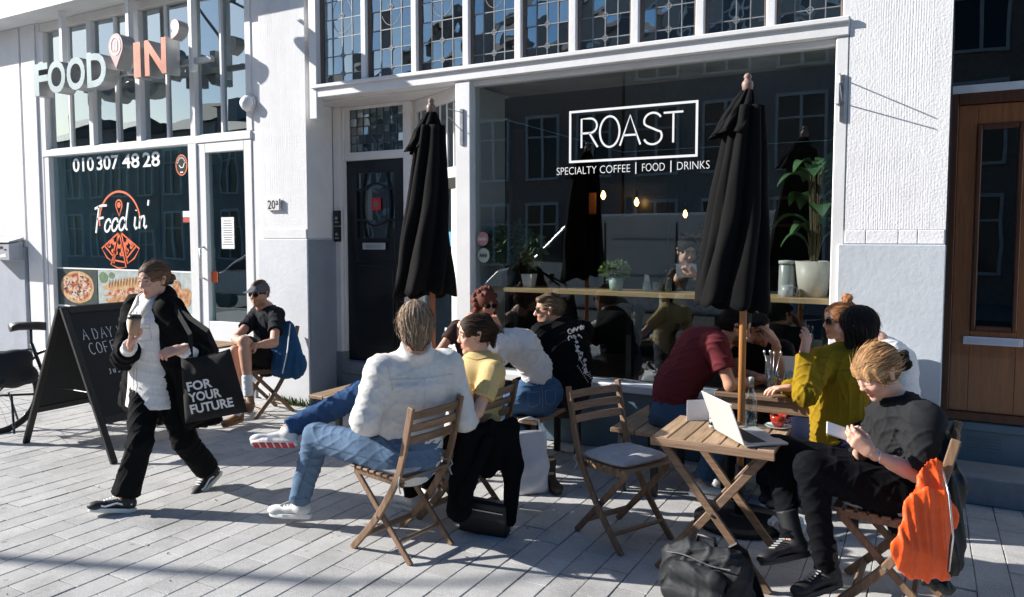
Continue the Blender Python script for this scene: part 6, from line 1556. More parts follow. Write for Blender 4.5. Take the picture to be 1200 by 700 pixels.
# weeds at the foot of the pier
b = MB(); wr_ = random.Random(12)
for k in range(140):
    x = -6.1+wr_.random()*.65; y = FY-.03-wr_.random()*.07; h = .03+.07*wr_.random(); a = wr_.random()*6.28; d = Vector((math.cos(a), math.sin(a), 0))*(.02+.03*wr_.random()); n_ = Vector((-math.sin(a), math.cos(a), 0))*.006
    p = Vector((x, y, 0)); b.add([p-n_, p+n_, p+d*.6+Vector((0, 0, h*.7))+n_, p+d+Vector((0, 0, h)), p+d*.6+Vector((0, 0, h*.7))-n_], [(0,1,2,3,4)])
tag(b.build('weeds', mat('weed_green', (.07, .11, .03), .8, .4, 40), fix=False), 'low green weeds growing along the foot of the white pier', 'weeds', kind='stuff')

# ---- inside the cafe window
def leafy(root, cx, cy, cz, R_, n, size, m, seed, stem_from, lobes=1., droop=.3):
    r_ = random.Random(seed); b = MB()
    for k in range(n):
        u = r_.gauss(0, 1), r_.gauss(0, 1), r_.gauss(0, 1); l = math.sqrt(sum(v*v for v in u)); q = r_.random()**.4
        p = Vector((cx+u[0]/l*R_[0]*q, cy+u[1]/l*R_[1]*q, cz+u[2]/l*R_[2]*q)); d = Vector((u[0]/l+r_.gauss(0, .5), u[1]/l+r_.gauss(0, .5), u[2]/l*.5+r_.gauss(0, .4)-droop)).normalized()
        s = size*(.6+.8*r_.random()); w = d.cross(Vector((r_.gauss(0, 1), r_.gauss(0, 1), r_.gauss(0, 1)))).normalized()*s*.32; nn_ = w.cross(d).normalized()*s*.12
        b.add([p, p+d*s*.45+w+nn_, p+d*s, p+d*s*.45-w+nn_], [(0,1,2),(0,2,3)])
    f = b.build('foliage', m, root, fix=False)
    s_ = MB()
    for k in range(7):
        p = Vector((cx+r_.gauss(0, R_[0]*.4), cy+r_.gauss(0, R_[1]*.4), cz+R_[2]*.3*r_.random())); s_.tube([stem_from, Vector(stem_from)*.5+p*.5+Vector((r_.gauss(0, .02), 0, .02)), p], [.006, .005, .003], 5)
    s_.build('stems', mat('plant_stem', (.10, .08, .04), .8), root)
M_leaf1 = mat('olive_leaf', (.10, .16, .06), .55, .4, 30); M_leaf2 = mat('herb_leaf', (.13, .20, .04), .6, .4, 30); M_leaf3 = mat('broad_leaf', (.06, .13, .05), .35, .3, 8)
CZ = 1.30
def potted(name, lab, x, y, z, r__, h, pm, taper=.75, square=False):
    e = empty(name, (x, y, z), label=lab, cat='potted plant'); b = MB()
    if square:
        vs = [(x+sx*r__*t, y+sy*r__*t, z+zz) for t, zz in ((taper, 0), (1, h)) for sx, sy in ((-1,-1),(1,-1),(1,1),(-1,1))]; b.add(vs, [(0,3,2,1),(0,1,5,4),(1,2,6,5),(2,3,7,6),(3,0,4,7)])
    else: b.lathe([(0, 0), (r__*taper, 0), (r__*(taper+.5*(1-taper)), h*.4), (r__, h), (r__*.93, h), (r__*.9, h*.9), (0, h*.88)], (x, y, z), 26)
    b.build('pot', pm, e, smooth=not square); b = MB(); b.lathe([(r__*.88, 0), (0, .004)], (x, y, z+h*.88), 16); b.build('soil', mat('soil', (.03, .022, .015), .95), e)
    return e
p1_ = atY(597, 335, 6.0); e = potted('olive_plant', 'leafy green plant in a dark pot at the left end of the window counter', p1_[0], 6.02, CZ, .085, .15, mat('pot_dark_teal', (.03, .05, .055), .5), .85); leafy(e, p1_[0]-.0, 6.02, CZ+.40, (.21, .15, .16), 780, .075, M_leaf1, 1, (p1_[0], 6.02, CZ+.14))
p2_ = atY(622, 335, 6.0); e = potted('young_plant', 'small plant in a white square pot on the window counter', p2_[0], 5.97, CZ, .055, .12, M_vinyl, .7, True); leafy(e, p2_[0]+.03, 5.97, CZ+.36, (.10, .07, .13), 190, .075, M_leaf1, 2, (p2_[0], 5.97, CZ+.11))
p3_ = atY(723, 335, 6.0); e = potted('herb_plant', 'bushy herb in a pale green pot in the middle of the counter', p3_[0], 5.98, CZ, .065, .11, mat('pot_pale_green', (.30, .40, .38), .4), .8); leafy(e, p3_[0]-.01, 5.98, CZ+.17, (.125, .10, .075), 600, .035, M_leaf2, 3, (p3_[0], 5.98, CZ+.09), droop=.0)
p4_ = atY(955, 345, 6.0); e = potted('broad_leaf_plant', 'tall broad leaved plant in a large cream pot at the right end of the counter', p4_[0]-.02, 6.05, CZ, .135, .27, mat('pot_cream', (.55, .51, .45), .5), .72)
r_ = random.Random(5)
for k in range(27):
    a = r_.random()*6.28; h0 = CZ+.25; h1 = CZ+.40+.62*r_.random(); ln = .16+.16*r_.random(); d = Vector((math.cos(a), math.sin(a)*.6, 0)); x_, y_ = p4_[0]-.02, 6.05
    base = Vector((x_+.02*math.cos(a), y_+.02*math.sin(a), h0)); mid = Vector((x_+d.x*.06, y_+d.y*.06, h1)); b = MB(); V_ = []; w = Vector((-d.y, d.x, 0)).normalized(); n_ = 9
    for i in range(n_):
        t = i/(n_-1); c = mid+d*(ln*t)+Vector((0, 0, .09*math.sin(t*2.4)-.10*t*t)); wd = .080*math.sin(PI*min(1, t*.9+.07))**.8
        V_ += [c-w*wd+Vector((0, 0, .018)), c, c+w*wd+Vector((0, 0, .018))]
    b.add(V_, [(3*i+j, 3*i+j+1, 3*i+j+4, 3*i+j+3) for i in range(n_-1) for j in (0, 1)]); b.build('leaf', M_leaf3, e, smooth=True, fix=False)
    b = MB(); b.tube([base, base*.4+mid*.6+Vector((0, 0, .03)), mid], .006, 5); b.build('stem', mat('plant_stem', (.10, .08, .04), .8), e)
jp = atY(921, 340, 6.0); jar = empty('glass_dispenser', (jp[0], 6.02, CZ), label='glass dispenser jar left of the cream plant pot', cat='jar')
b = MB(); b.lathe([(.062, 0), (.065, .02), (.062, .23), (.05, .245)], (jp[0], 6.05, CZ), 24); b.build('vessel', mat('frosted_jar', (.36, .38, .37), .25, .1), jar, smooth=True)
b = MB(); b.lathe([(.066, .245), (.066, .27), (0, .275)], (jp[0], 6.05, CZ), 24); b.build('lid', mat('jar_lid', (.5, .52, .52), .4), jar, smooth=True)
mp_ = atY(922, 345, 5.92); mg = empty('white_mug', (mp_[0], 5.93, CZ), label='white mug standing before the glass dispenser on the counter', cat='mug')
b = MB(); b.lathe([(0, 0), (.042, 0), (.045, .09), (.041, .09), (.039, .01), (0, .01)], (mp_[0], 5.93, CZ), 22); b.build('body', mat('mug_grey', (.45, .47, .48), .3), mg, smooth=True)
b = MB(); b.tube([(mp_[0]+.043, 5.93, CZ+.075), (mp_[0]+.07, 5.93, CZ+.07), (mp_[0]+.07, 5.93, CZ+.03), (mp_[0]+.043, 5.93, CZ+.02)], .006, 6); b.build('handle', mat('mug_grey', (.45, .47, .48), .3), mg, smooth=True)
TG = CZ
for px_, lab in ((757, 'tumbler on the window counter left of the seated woman, first'), (769, 'tumbler on the window counter left of the seated woman, second'), (783, 'tumbler on the window counter just left of the seated woman')):
    q = atY(px_, 338, 5.95); glass(q[0], 5.95, lab, .085, .032)
q = atY(757, 333, 6.0); npk = MB(); npk.prism([(q[0]-.03, CZ+.001), (q[0]+.03, CZ+.001), (q[0]+.01, CZ+.13), (q[0]-.02, CZ+.14)], 6.02, 6.05, 1); tag(npk.build('napkin_holder', M_vinyl), 'white napkins standing in a holder on the window counter', 'napkins')
q = atY(820, 340, 5.95); bottle('counter_bottle', q[0], 5.95, CZ, 'glass bottle on the counter at the right of the woman inside', .24, .032)
q = atY(588, 325, 5.98)
# pendant bulbs
M_bulb = emit_mat('lit_filament', (1, .48, .12), 11)
for px_, py_, Y_, lab in ((595, 203, 7.0, 'lit pendant bulb at the left, over the olive plant'), (707, 229, 8.2, 'lit pendant bulb below the word coffee'), (746, 237, 8.6, 'lit pendant bulb right of centre'), (803, 251, 9.6, 'faint lit pendant bulb above the woman inside')):
    q = atY(px_, py_, Y_); e = empty('pendant_lamp', tuple(q), label=lab, cat='lamp', group='pendant bulbs in the cafe')
    b = MB(); b.lathe([(.0, -.05), (.012, -.045), (.028, -.015), (.026, .01), (.012, .04), (.010, .05)], q, 14); b.build('bulb', M_bulb, e, smooth=True)
    b = MB(); b.lathe([(.018, .05), (.020, .06), (.020, .13), (.008, .14)], q, 12); b.build('socket', M_black, e, smooth=True)
    b = MB(); b.tube([(q[0], q[1], q[2]+.13), (q[0], q[1], 3.14)], .004, 5); b.build('cord', M_black, e)
# plant behind the leaded lights
q = atY(513, 72, 6.15); e = potted('upstairs_plant', 'potted plant behind the leaded panes above the entrance', q[0], 6.12, 3.20, .14, .22, mat('pot_teal', (.03, .07, .08), .5), .85); leafy(e, q[0], 6.12, 3.72, (.24, .14, .24), 120, .16, mat('dark_plant', (.03, .06, .05), .5, .3), 8, (q[0], 6.12, 3.4))
# ================================================================== THE PEOPLE
UP = np.array([0, 0, 1.]); CR = _rt.copy(); CF = np.array([_fw[0], _fw[1], 0]); CF /= np.linalg.norm(CF)
SK1 = (.60, .36, .27); SK2 = (.52, .29, .20); SK3 = (.48, .26, .17)
def torso(pel, wai, che, nek, fwd, w=(.155, .135, .155), s=.66, add=0., k=.05, col=0):
    n = nrm(fwd)
    return [cone(pel, wai, w[0]+add, w[1]+add, n=n, s=s, k=k, col=col), cone(wai, che, w[1]+add, w[2]+add, n=n, s=s, k=k, col=col), cone(che, V3(nek)*.8+V3(che)*.2, w[2]+add, .075+add, n=n, s=.8, k=k, col=col)]
def chain(pts, rs, k=.025, fb=False, col=0, fa=False):
    return [cone(pts[i], pts[i+1], rs[i], rs[i+1], k=k, fb=(fb and i == len(pts)-2), fa=(fa and i == 0), col=col) for i in range(len(pts)-1)]

def basic(label, base, J, fwd_t, male, skin, headkw, armsleeve=None, full=True, **kw):
    p = Person(label, base, skin, male); p.J = J; p.head(J['head'], J['face'], **headkw)
    m = 1.0 if male else .88
    p.bp += torso(J['pel'], J['wai'], J['che'], J['neck'], fwd_t, (.140*m, .120*m, .140*m))
    for s_ in 'lr':
        p.bp.append(cone(lerp(J['che'], J['neck'], .55), J['sh'+s_], .06*m, .055*m, k=.04))
        p.limb([J['sh'+s_], J['el'+s_], J['wr'+s_]], [.048*m, .040*m, .028*m])
        p.bp.append(cone(lerp(J['el'+s_], J['wr'+s_], .22), lerp(J['el'+s_], J['wr'+s_], .5), .043*m, .037*m, k=.02))
        p.limb([J['hip'+s_], J['kn'+s_], J['an'+s_]], [.078, .052, .036]); p.bp.append(cone(lerp(J['kn'+s_], J['an'+s_], .2), lerp(J['kn'+s_], J['an'+s_], .5), .055*m, .044*m, k=.02))
    return p
def sleeves(J, m, r0, r1, r2, upto=None, fb=True, col=0, which='lr'):
    out = []
    for s_ in which:
        sh, el, wr = J['sh'+s_], J['el'+s_], J['wr'+s_]
        if upto is None: out += chain([sh, el, lerp(el, wr, .93)], [r0, r1, r2], fb=fb, col=col)
        elif upto <= 1: out += chain([sh, lerp(sh, el, upto)], [r0, r1], fb=fb, col=col)
        else: out += chain([sh, el, lerp(el, wr, upto-1)], [r0, r1, r2], fb=fb, col=col)
    return out

# ---------------------------------------------------------------- 1 walking woman
L, f, r = frame_at(-4.47, 3.20, (.02, -1))
J = dict(pel=L(0, 0, .86), wai=L(0, .01, 1.02), che=L(0, .02, 1.19), neck=L(0, .02, 1.345), head=at(180, 329, 4.92), face=-CR*.40-CF*.90-UP*.12,
         shr=L(.165, .01, 1.285), shl=L(-.165, .01, 1.285), elr=at(146, 420, 4.92), wrr=at(153, 404, 4.70), ell=at(243, 425, 4.95), wrl=at(212, 409, 4.68),
         hipr=L(.085, 0, .85), hipl=L(-.085, 0, .85), knr=at(164, 520, 4.78), anr=at(146, 583, 4.80), knl=at(216, 516, 5.02), anl=at(244, 552, 5.25))
p = basic('walking woman in white shirt and open black coat holding a coffee cup', (-4.47, 3.20, 0), J, f, False, SK1, dict(sc=.98, hs='lowbun', hcol=(.075, .042, .026), hcol2=(.17, .10, .06), lip=(.42, .14, .12), hseed=3))
p.hand(J['wrr'], UP*.75+CR*.15-CF*.15, CR*.9+CF*.25, -CF*.5+CR*.3, H_GRIP, .92)
p.hand(J['wrl'], nrm(at(196, 413, 4.64)-J['wrl']), -UP*.5+CF*.8, UP*.6-CR*.3, H_HOLD, .92)
p.finish_body()
sh_ = torso(J['pel']+f*.012, J['wai']+f*.012, J['che']+f*.012, J['neck'], f, (.150, .135, .140), .74, .006)
sh_ += [cone(J['wai']+f*.02, L(-.0, .05, .63), .140, .192, n=f, s=.62, k=.05, fb=True)]+sleeves(J, 1, .058, .050, .046)
sh_ += [cone(L(0, .015, 1.29), L(0, .020, 1.355), .072, .058, k=.02, fb=True)]
sh_ += [cone(L(s_*.03, .060, 1.335), L(s_*.065, .105, 1.255), .018, .008, n=f, s=.5, k=.008) for s_ in (-1, 1)]
so_ = p.cloth('shirt', sh_+[cone(L(0, .22, .84), L(.01, .26, .60), .004, .075, k=.01, neg=True)], (.79, .78, .76), amp=.003, freq=22, seed=2, vox=.008)
ff = nrm(f*.9-CF*.3)
drape(so_, [[L(.016, .2, 1.27), L(.016, .2, .72)], [L(-.016, .2, 1.27), L(-.016, .2, .72)], [L(-.055, .2, 1.19), L(-.125, .2, 1.19), L(-.125, .2, 1.09), L(-.09, .2, 1.075), L(-.055, .2, 1.09), L(-.055, .2, 1.19)], [L(-.055, .2, 1.165), L(-.125, .2, 1.165)]], ff, .0028, (.48, .47, .45), 'stitching')
for s_ in (-1, 1):
    b = MB(); q = [L(s_*.010, .112, 1.318), L(s_*.052, .078, 1.368), L(s_*.082, .010, 1.385), L(s_*.115, .015, 1.335), L(s_*.100, .085, 1.290), L(s_*.070, .140, 1.232)]; b.add(q, [(0, 1, 4, 5), (1, 2, 3, 4)]); o_ = b.build('collar', mat('collar_cotton', (.74, .73, .70), .9, .06, 40, .001, 300), p.root, smooth=True, fix=False); m_ = o_.modifiers.new('thick', 'SOLIDIFY'); m_.thickness = .006; m_.offset = 0
b = MB()
for i in range(6):
    c = L(.0, .118+.012*abs(i-2)*.3, 1.22-i*.085); b.lathe([(.006, 0), (.006, .003), (0, .0035)], c+f*(.012+.004*i), 8, f)
b.build('buttons', mat('button', (.55, .54, .52), .4), p.root)
tr = []
for s_ in 'rl': tr += chain([J['hip'+s_], J['kn'+s_], lerp(J['kn'+s_], J['an'+s_], .93)], [.100, .078, .082], fb=True)
tr += [cone(J['pel']+UP*.06, J['pel']-UP*.03, .15, .155, n=f, s=.7, k=.04)]
p.cloth('trousers', tr, (0.0054, 0.0059, 0.0067), amp=.005, freq=24, seed=5, stretch=(1, 1, 1.4))
ct = [cone(L(0, -.055, 1.29), L(0, -.075, 1.0), .155, .185, n=f, s=.55, k=.05), cone(L(0, -.075, 1.0), L(.0, -.16, .52), .185, .40, n=f, s=.38, k=.06, fb=True),
      cone(L(.13, -.0, 1.27), L(.20, -.01, .95), .07, .085, n=f, s=.8, k=.05), cone(L(.20, -.01, .95), L(.36, -.08, .55), .085, .14, n=f, s=.5, k=.05, fb=True),
      cone(L(-.13, -.0, 1.27), L(-.20, .0, .95), .08, .095, n=f, s=.8, k=.05), cone(L(-.20, .0, .95), L(-.38, -.06, .56), .095, .16, n=f, s=.5, k=.05, fb=True), cone(L(-.22, .0, 1.10), L(-.42, -.05, .70), .06, .11, n=f, s=.5, k=.05),
      cone(L(-.08, .0, 1.36), L(-.12, .07, 1.20), .035, .03, k=.03), cone(L(.08, .0, 1.36), L(.12, .07, 1.20), .035, .03, k=.03), cone(L(-.06, -.06, 1.35), L(.06, -.06, 1.35), .04, .04, k=.03)]
ct += chain([J['shr'], J['elr'], lerp(J['elr'], J['wrr'], .60)], [.082, .075, .068], fb=True)+chain([J['shl'], J['ell'], lerp(J['ell'], J['wrl'], .62)], [.090, .088, .075], fb=True)
p.cloth('coat', ct, (0.0045, 0.0047, 0.0054), amp=.008, freq=17, seed=7, stretch=(1, 1, 2.2), vox=.010)
p.shoe(J['anr'], at(112, 601, 4.72)-at(150, 598, 4.80), UP*1+f*(-.22), laces=(.75, .75, .72)); p.shoe(J['anl'], at(222, 570, 5.12)-at(250, 556, 5.28)-UP*.12, UP+f*.55, laces=(.75, .75, .72))
for a_, tdir, u_ in ((J['anr'], at(112, 601, 4.72)-at(150, 598, 4.80), UP-f*.22), (J['anl'], at(222, 570, 5.12)-at(250, 556, 5.28)-UP*.12, UP+f*.55)):
    u_ = nrm(u_); t_ = nrm(tdir-u_*(tdir@u_)); s__ = np.cross(t_, u_); side_ = s__ if s__@CF < 0 else -s__
    b = MB(); b.ribbon([a_+t_*y+side_*(.0405 if y < .08 else .042)+u_*z for y, z in ((-.05, -.035), (-.01, -.040), (.04, -.030), (.07, -.042), (.10, -.052), (.125, -.048))], .010, .004, side_); b.build('shoe_stripe', M_vinyl, p.root)
# tote bag
tx = nrm(CR*.97-CF*.12+UP*.20); ty_ = nrm(UP-tx*(UP@tx)); tn = np.cross(tx, ty_); tn = tn if tn@CF < 0 else -tn
tc_ = at(247, 452, 4.70)
tote = empty('tote_bag', tuple(at(247, 500, 4.74)), label='black tote bag printed FOR YOUR FUTURE hanging from the walking woman', cat='tote bag')
V_ = []; n1, n2 = 24, 24
for i in range(n1):
    for j in range(n2):
        u, v = -1+2*i/(n1-1), -1+2*j/(n2-1); e_ = max(0, (1-u**4)*(1-v**4)); V_.append(tc_+tx*(.190*u*(1-.12*v)+.01*v)+ty_*(.205*v-.014*(1-u*u)*(v>0))+tn*(.036*e_**.5+(.006*math.sin(5*u+3*v)+.004*math.sin(9*u-6*v+1))*e_))
Vb = [q-tn*.0 for q in V_]; Vb = [tc_+(q-tc_)-2*tn*((q-tc_)@tn) for q in V_]
F_ = [(i*n2+j, (i+1)*n2+j, (i+1)*n2+j+1, i*n2+j+1) for i in range(n1-1) for j in range(n2-1)]
b = MB(); b.add(V_, F_); b.add(Vb, [q[::-1] for q in F_]); b.build('bag', mat('tote_canvas', (.0035, .0036, .0045), .9, .15, 30, .001, 300), tote, smooth=True)
b = MB()
for s_ in (-1, 1): b.ribbon([tc_+tx*.09*s_+ty_*.20, tc_+tx*.06*s_+ty_*.34+tn*.0, L(-.20, .03, 1.33)+r*.02*s_, L(-.20, -.07, 1.30)], .03, .004, tn)
b.build('strap', mat('tote_canvas', (.0035, .0036, .0045), .9, .15, 30, .001, 300), tote)
for txt, px_, py_, wd in (('FOR', 221, 459, .165), ('YOUR', 223, 472, .215), ('FUTURE', 225, 485.5, .285)):
    b = MB(); place_text(b, txt, at(px_, py_, 4.635), tx, nrm(ty_-tx*.02), .058, wd, offset=.03); V = np.array(b.v); b.v = [tuple(q+tn*(.006+.0*q[0])) for q in V]
    b.build('lettering', mat('tote_print', (.68, .68, .66), .8, .06, 40), tote)
# coffee cup in her hand
cpos = at(157, 393, 4.60); cup_ = empty('takeaway_cup', tuple(cpos), label='brown takeaway coffee cup with black lid held by the walking woman', cat='cup')
cax = nrm(UP+CR*.06)
b = MB(); b.lathe([(0, 0), (.028, 0), (.038, .105)], cpos, 24, cax); b.build('cup', mat('kraft_cup', (.40, .25, .15), .7, .08, 20), cup_, smooth=True)
b = MB(); b.lathe([(.040, .103), (.0415, .112), (.038, .118), (.034, .127), (0, .126)], cpos, 24, cax); b.build('lid', mat('cup_lid', (.02, .02, .02), .35), cup_, smooth=True)

# ---------------------------------------------------------------- 2 man in cap
L, f, r = frame_at(-5.74, 5.27, (-.25, -.97))
J = dict(pel=L(0, -.06, .55), wai=L(0, -.09, .70), che=L(0, -.10, .88), neck=L(0, -.08, 1.06), head=at(303.5, 345, 7.40), face=-CR*.34-CF*.92-UP*.05,
         shr=L(.175, -.09, .99), shl=L(-.175, -.09, .99), elr=at(276, 397, 7.15), wrr=at(287, 404, 6.90), ell=at(321, 402, 7.05), wrl=at(300, 405, 6.88),
         hipr=L(.09, -.02, .53), hipl=L(-.09, -.02, .53), knr=at(275, 412, 6.95), anr=at(278, 484, 6.95), knl=at(286, 400, 6.85), anl=at(291, 459, 6.80))
p = basic('man in grey cap, sunglasses and black T-shirt seated against the white pier', (-5.74, 5.27, 0), J, f, True, SK2, dict(sc=1.0, hs='short', hcol=(.10, .06, .035), stubble=.35, hairc=(.16, .08, .04)))
p.glasses()
p.hand(J['wrr'], CR*.85-CF*.1-UP*.25, -UP*.3-CF*.4, UP, H_HOLD); p.hand(J['wrl'], -CR*.85-UP*.2-CF*.2, -UP*.3+CF*.3, UP, H_HOLD); p.finish_body()
p.cloth('t_shirt', torso(J['pel']+UP*.05, J['wai'], J['che'], J['neck']-UP*.045, f, (.165, .150, .170), .72, .012)+[cone(lerp(J['che'], J['neck'], .5), J['sh'+s_], .085, .075, k=.04) for s_ in 'lr']+sleeves(J, 1, .072, .070, .06, upto=.62), (.018, .020, .024), amp=.006, freq=26, seed=3)
tr = []
for s_ in 'rl': tr += chain([J['hip'+s_], lerp(J['hip'+s_], J['kn'+s_], .86)], [.105, .085], fb=True)
p.cloth('shorts', tr+[cone(J['pel']+UP*.06, J['pel']-UP*.03, .16, .165, n=f, s=.75, k=.05)], (0.0063, 0.0063, 0.0072), amp=.005, freq=25, seed=8)
for s_ in 'rl':
    p.cloth('sock', chain([lerp(J['kn'+s_], J['an'+s_], .72), J['an'+s_]+UP*-.02], [.047, .044]), (.72, .72, .70), amp=.001, freq=60)
p.shoe(J['anl'], CR*.25-CF*.75-UP*.45, UP*.8-CF*.45, col=(.22, .10, .035), sole=(.25, .16, .09)); p.shoe(J['anr'], -CR*.3-CF*.9, UP, col=(.22, .10, .035), sole=(.25, .16, .09))
cap = [ell((0, -.016, .040), (.086, .107, .092), k=.01), ell((0, -.016, -.045), (.13, .15, .085), k=.006, neg=True)]
V, Q = surface(cap+[cone((-.03, .09, .050), (.03, .09, .050), .018, .018, k=.02), cone((0, .085, .052), (0, .150, .038), .055, .050, n=(0, 0, 1), s=.10, k=.012), ell((0, .0, .133), .006, k=.004)], .005); np_mesh('cap', p.hc+p.hs*V@p.hR.T, Q, (.13, .13, .15), M_cloth, p.root)

# ---------------------------------------------------------------- 3 man in white jacket, seen from behind
L, f, r = frame_at(-2.53, 3.37, (-.99, .14)); ft = nrm((-.84, .54, 0)); rt_ = np.array([ft[1], -ft[0], 0])
J = dict(pel=L(.02, -.02, .56), wai=L(.02, -.03, .74), che=L(.02, -.05, .93), neck=L(.03, -.04, 1.12), head=at(486.5, 383, 4.14), face=-CR*.28+CF*.95-UP*.06)
J.update(shl=J['che']+UP*.09-rt_*.195, shr=J['che']+UP*.09+rt_*.195, ell=at(428, 492, 4.05), wrl=at(446, 505, 4.42), elr=at(545, 490, 4.35), wrr=at(515, 492, 4.65),
         hipl=L(-.10, -.02, .54), hipr=L(.10, 0, .55), knl=at(372, 512, 4.42), anl=at(350, 589, 4.56), knr=at(424, 462, 4.70), anr=at(335, 505, 4.52))
p = basic('man in white jacket and blue jeans with crossed legs, seen from behind', (-2.53, 3.37, 0), J, ft, True, SK2, dict(sc=1.07, hs='long_top', hcol=(.17, .105, .062), hcol2=(.36, .28, .21), hseed=5, hn=2200))
p.hand(J['wrl'], CR*.9+CF*.3, -UP, CF, H_REL); p.hand(J['wrr'], -CR*.7+CF*.5, -UP, -CR+UP, H_REL); p.finish_body()
jk = torso(J['pel']+UP*.0, J['wai'], J['che'], J['neck']-UP*.03, ft, (.160, .165, .180), .66, .010)+[cone(lerp(J['che'], J['neck'], .42), J['sh'+s_], .105, .085, k=.06) for s_ in 'lr']+sleeves(J, 1, .088, .078, .060)
jk += [cone(J['pel']+UP*.03, J['pel']-UP*.04, .172, .172, n=ft, s=.75, k=.03)]
jk += [cone(J['neck']-UP*.075, lerp(J['neck'], p.neckc, 1.0)+UP*.012-ft*.008, .112, .082, n=ft, s=1.0, k=.010, fb=True), cone(J['neck']-UP*.06-rt_*.10-ft*.02, J['neck']-UP*.06+rt_*.10-ft*.02, .035, .035, n=UP, s=.5, k=.02)]
so_ = p.cloth('jacket', jk, (.66, .65, .63), M_knit, amp=.0035, freq=16, seed=11, vox=.008)
drape(so_, [[J['che']+UP*.055-rt_*u for u in np.linspace(-.19, .19, 7)], [J['che']+UP*.05, J['pel']+UP*.0], [J['pel']+UP*.012-rt_*u for u in np.linspace(-.17, .17, 7)]], -ft, .0035, (.54, .53, .51), 'stitching')
drape(so_, [[J['shl']+UP*.05+rt_*.03, J['shl']-UP*.10+rt_*.06]], -ft-rt_*.3, .0035, (.54, .53, .51), 'stitching')
tr = chain([J['hipl'], J['knl'], lerp(J['knl'], J['anl'], .97)], [.108, .080, .064], fb=True, col=0)+[cone(J['pel']+UP*.02, J['pel']-UP*.03, .17, .175, n=ft, s=.8, k=.05, col=0)]
so_ = p.cloth('jeans', tr, (.105, .165, .255), M_denim, amp=.005, freq=24, seed=12)
drape(so_, [[J['hipl']-UP*.01, J['knl']-UP*.01], [J['knl']-UP*.03+CR*.0, J['anl']+UP*.03], [lerp(J['knl'], J['anl'], .88)-CR*.07, lerp(J['knl'], J['anl'], .88)+CR*.07]], -CF, .0035, (.05, .085, .14), 'stitching')
p.cloth('jeans', chain([J['hipr'], J['knr'], lerp(J['knr'], J['anr'], .97)], [.105, .080, .064], fb=True), (.032, .075, .17), M_denim, amp=.006, freq=24, seed=13)
p.shoe(J['anl'], at(322, 600, 4.60)-at(355, 600, 4.56), UP, col=(.60, .61, .60), sole=(.78, .78, .76), laces=(.3, .31, .31), L_=.28)
p.shoe(J['anr'], -CR*.95-UP*.10-CF*.1, UP*.72+CF*.62, col=(.58, .58, .57), sole=(.72, .68, .66), tread=(.42, .03, .045))
# ---------------------------------------------------------------- 4 woman in yellow
L, f, r = frame_at(-2.47, 3.90, (-.99, .10)); ft = nrm(f*.9-CF*.0)
J = dict(pel=L(0, -.07, .55), wai=L(0, -.09, .70), che=L(0, -.10, .88), neck=L(0, -.09, 1.03), head=at(556, 393, 4.58), face=-CR*.96-CF*.22-UP*.08,
         shl=at(578, 437, 4.44), shr=L(.15, -.08, .96), ell=at(560, 482, 4.34), wrl=at(528, 503, 4.38), elr=L(.22, .12, .74), wrr=L(.10, .34, .76),
         hipl=L(-.09, -.02, .53), hipr=L(.09, -.02, .53), knl=L(-.10, .40, .53), knr=L(.10, .40, .53), anl=L(-.10, .36, .09), anr=L(.10, .40, .09))
p = basic('woman in yellow T-shirt with dark hair tied up, in profile', (-2.47, 3.90, 0), J, ft, False, (.62, .37, .27), dict(sc=1.0, hs='ponytail', hcol=(.022, .013, .009), hcol2=(.05, .028, .016), lip=(.40, .13, .11)))
p.hand(J['wrl'], -CR*.8-UP*.4, -UP, CF, H_REL); p.hand(J['wrr'], f, -UP, r*-1, H_REL); p.finish_body()
so_ = p.cloth('t_shirt', torso(J['pel']+UP*.02, J['wai'], J['che'], J['neck']-UP*.015, ft, (.165, .155, .165), .76, .010)+[cone(lerp(J['che'], J['neck'], .5), J['sh'+s_], .078, .066, k=.05) for s_ in 'lr']+sleeves(J, 1, .066, .064, .06, upto=.66), (.60, .44, .20), amp=.0035, freq=25, seed=21)
ha = lerp(J['shl'], J['ell'], .60); hx = nrm(np.cross(nrm(J['ell']-J['shl']), -CF))
drape(so_, [[ha-hx*.075, ha, ha+hx*.075], [J['neck']+UP*.0-CR*.07, J['neck']-UP*.012, J['neck']+CR*.07]], -CF, .004, (.38, .27, .11), 'stitching')
tr = []
for s_ in 'rl': tr += chain([J['hip'+s_], J['kn'+s_], J['an'+s_]], [.10, .07, .055], fb=True)
p.cloth('trousers', tr+[cone(J['pel']+UP*.03, J['pel']-UP*.03, .16, .165, n=ft, s=.8, k=.05)], (0.0054, 0.0054, 0.0063), amp=.004, freq=24, seed=22)
p.shoe(J['anl'], f, UP, col=(.6, .6, .58)); p.shoe(J['anr'], f, UP, col=(.6, .6, .58))
# ---------------------------------------------------------------- 5 curly haired woman
L, f, r = frame_at(-3.36, 5.44, (.05, -1))
J = dict(pel=L(0, 0, .55), wai=L(0, 0, .72), che=L(0, .02, .90), neck=L(0, .05, 1.06), head=at(569, 357, 6.36), face=CR*.50-CF*.80-UP*.12,
         shl=L(-.16, .02, .98), shr=L(.16, .02, .98), ell=L(-.24, .26, .80), wrl=at(584, 383, 6.12), elr=L(.22, .22, .78), wrr=L(.08, .42, .78),
         hipl=L(-.09, .02, .53), hipr=L(.09, .02, .53), knl=L(-.10, .42, .52), knr=L(.10, .42, .52), anl=L(-.1, .40, .09), anr=L(.1, .40, .09))
p = basic('woman with curly auburn hair and sunglasses, chin on her hand, facing the camera', (-3.36, 5.44, 0), J, f, False, SK2, dict(sc=1.0, hs='curly', hcol=(.085, .022, .015), hcol2=(.15, .05, .03), lip=(.45, .09, .08)))
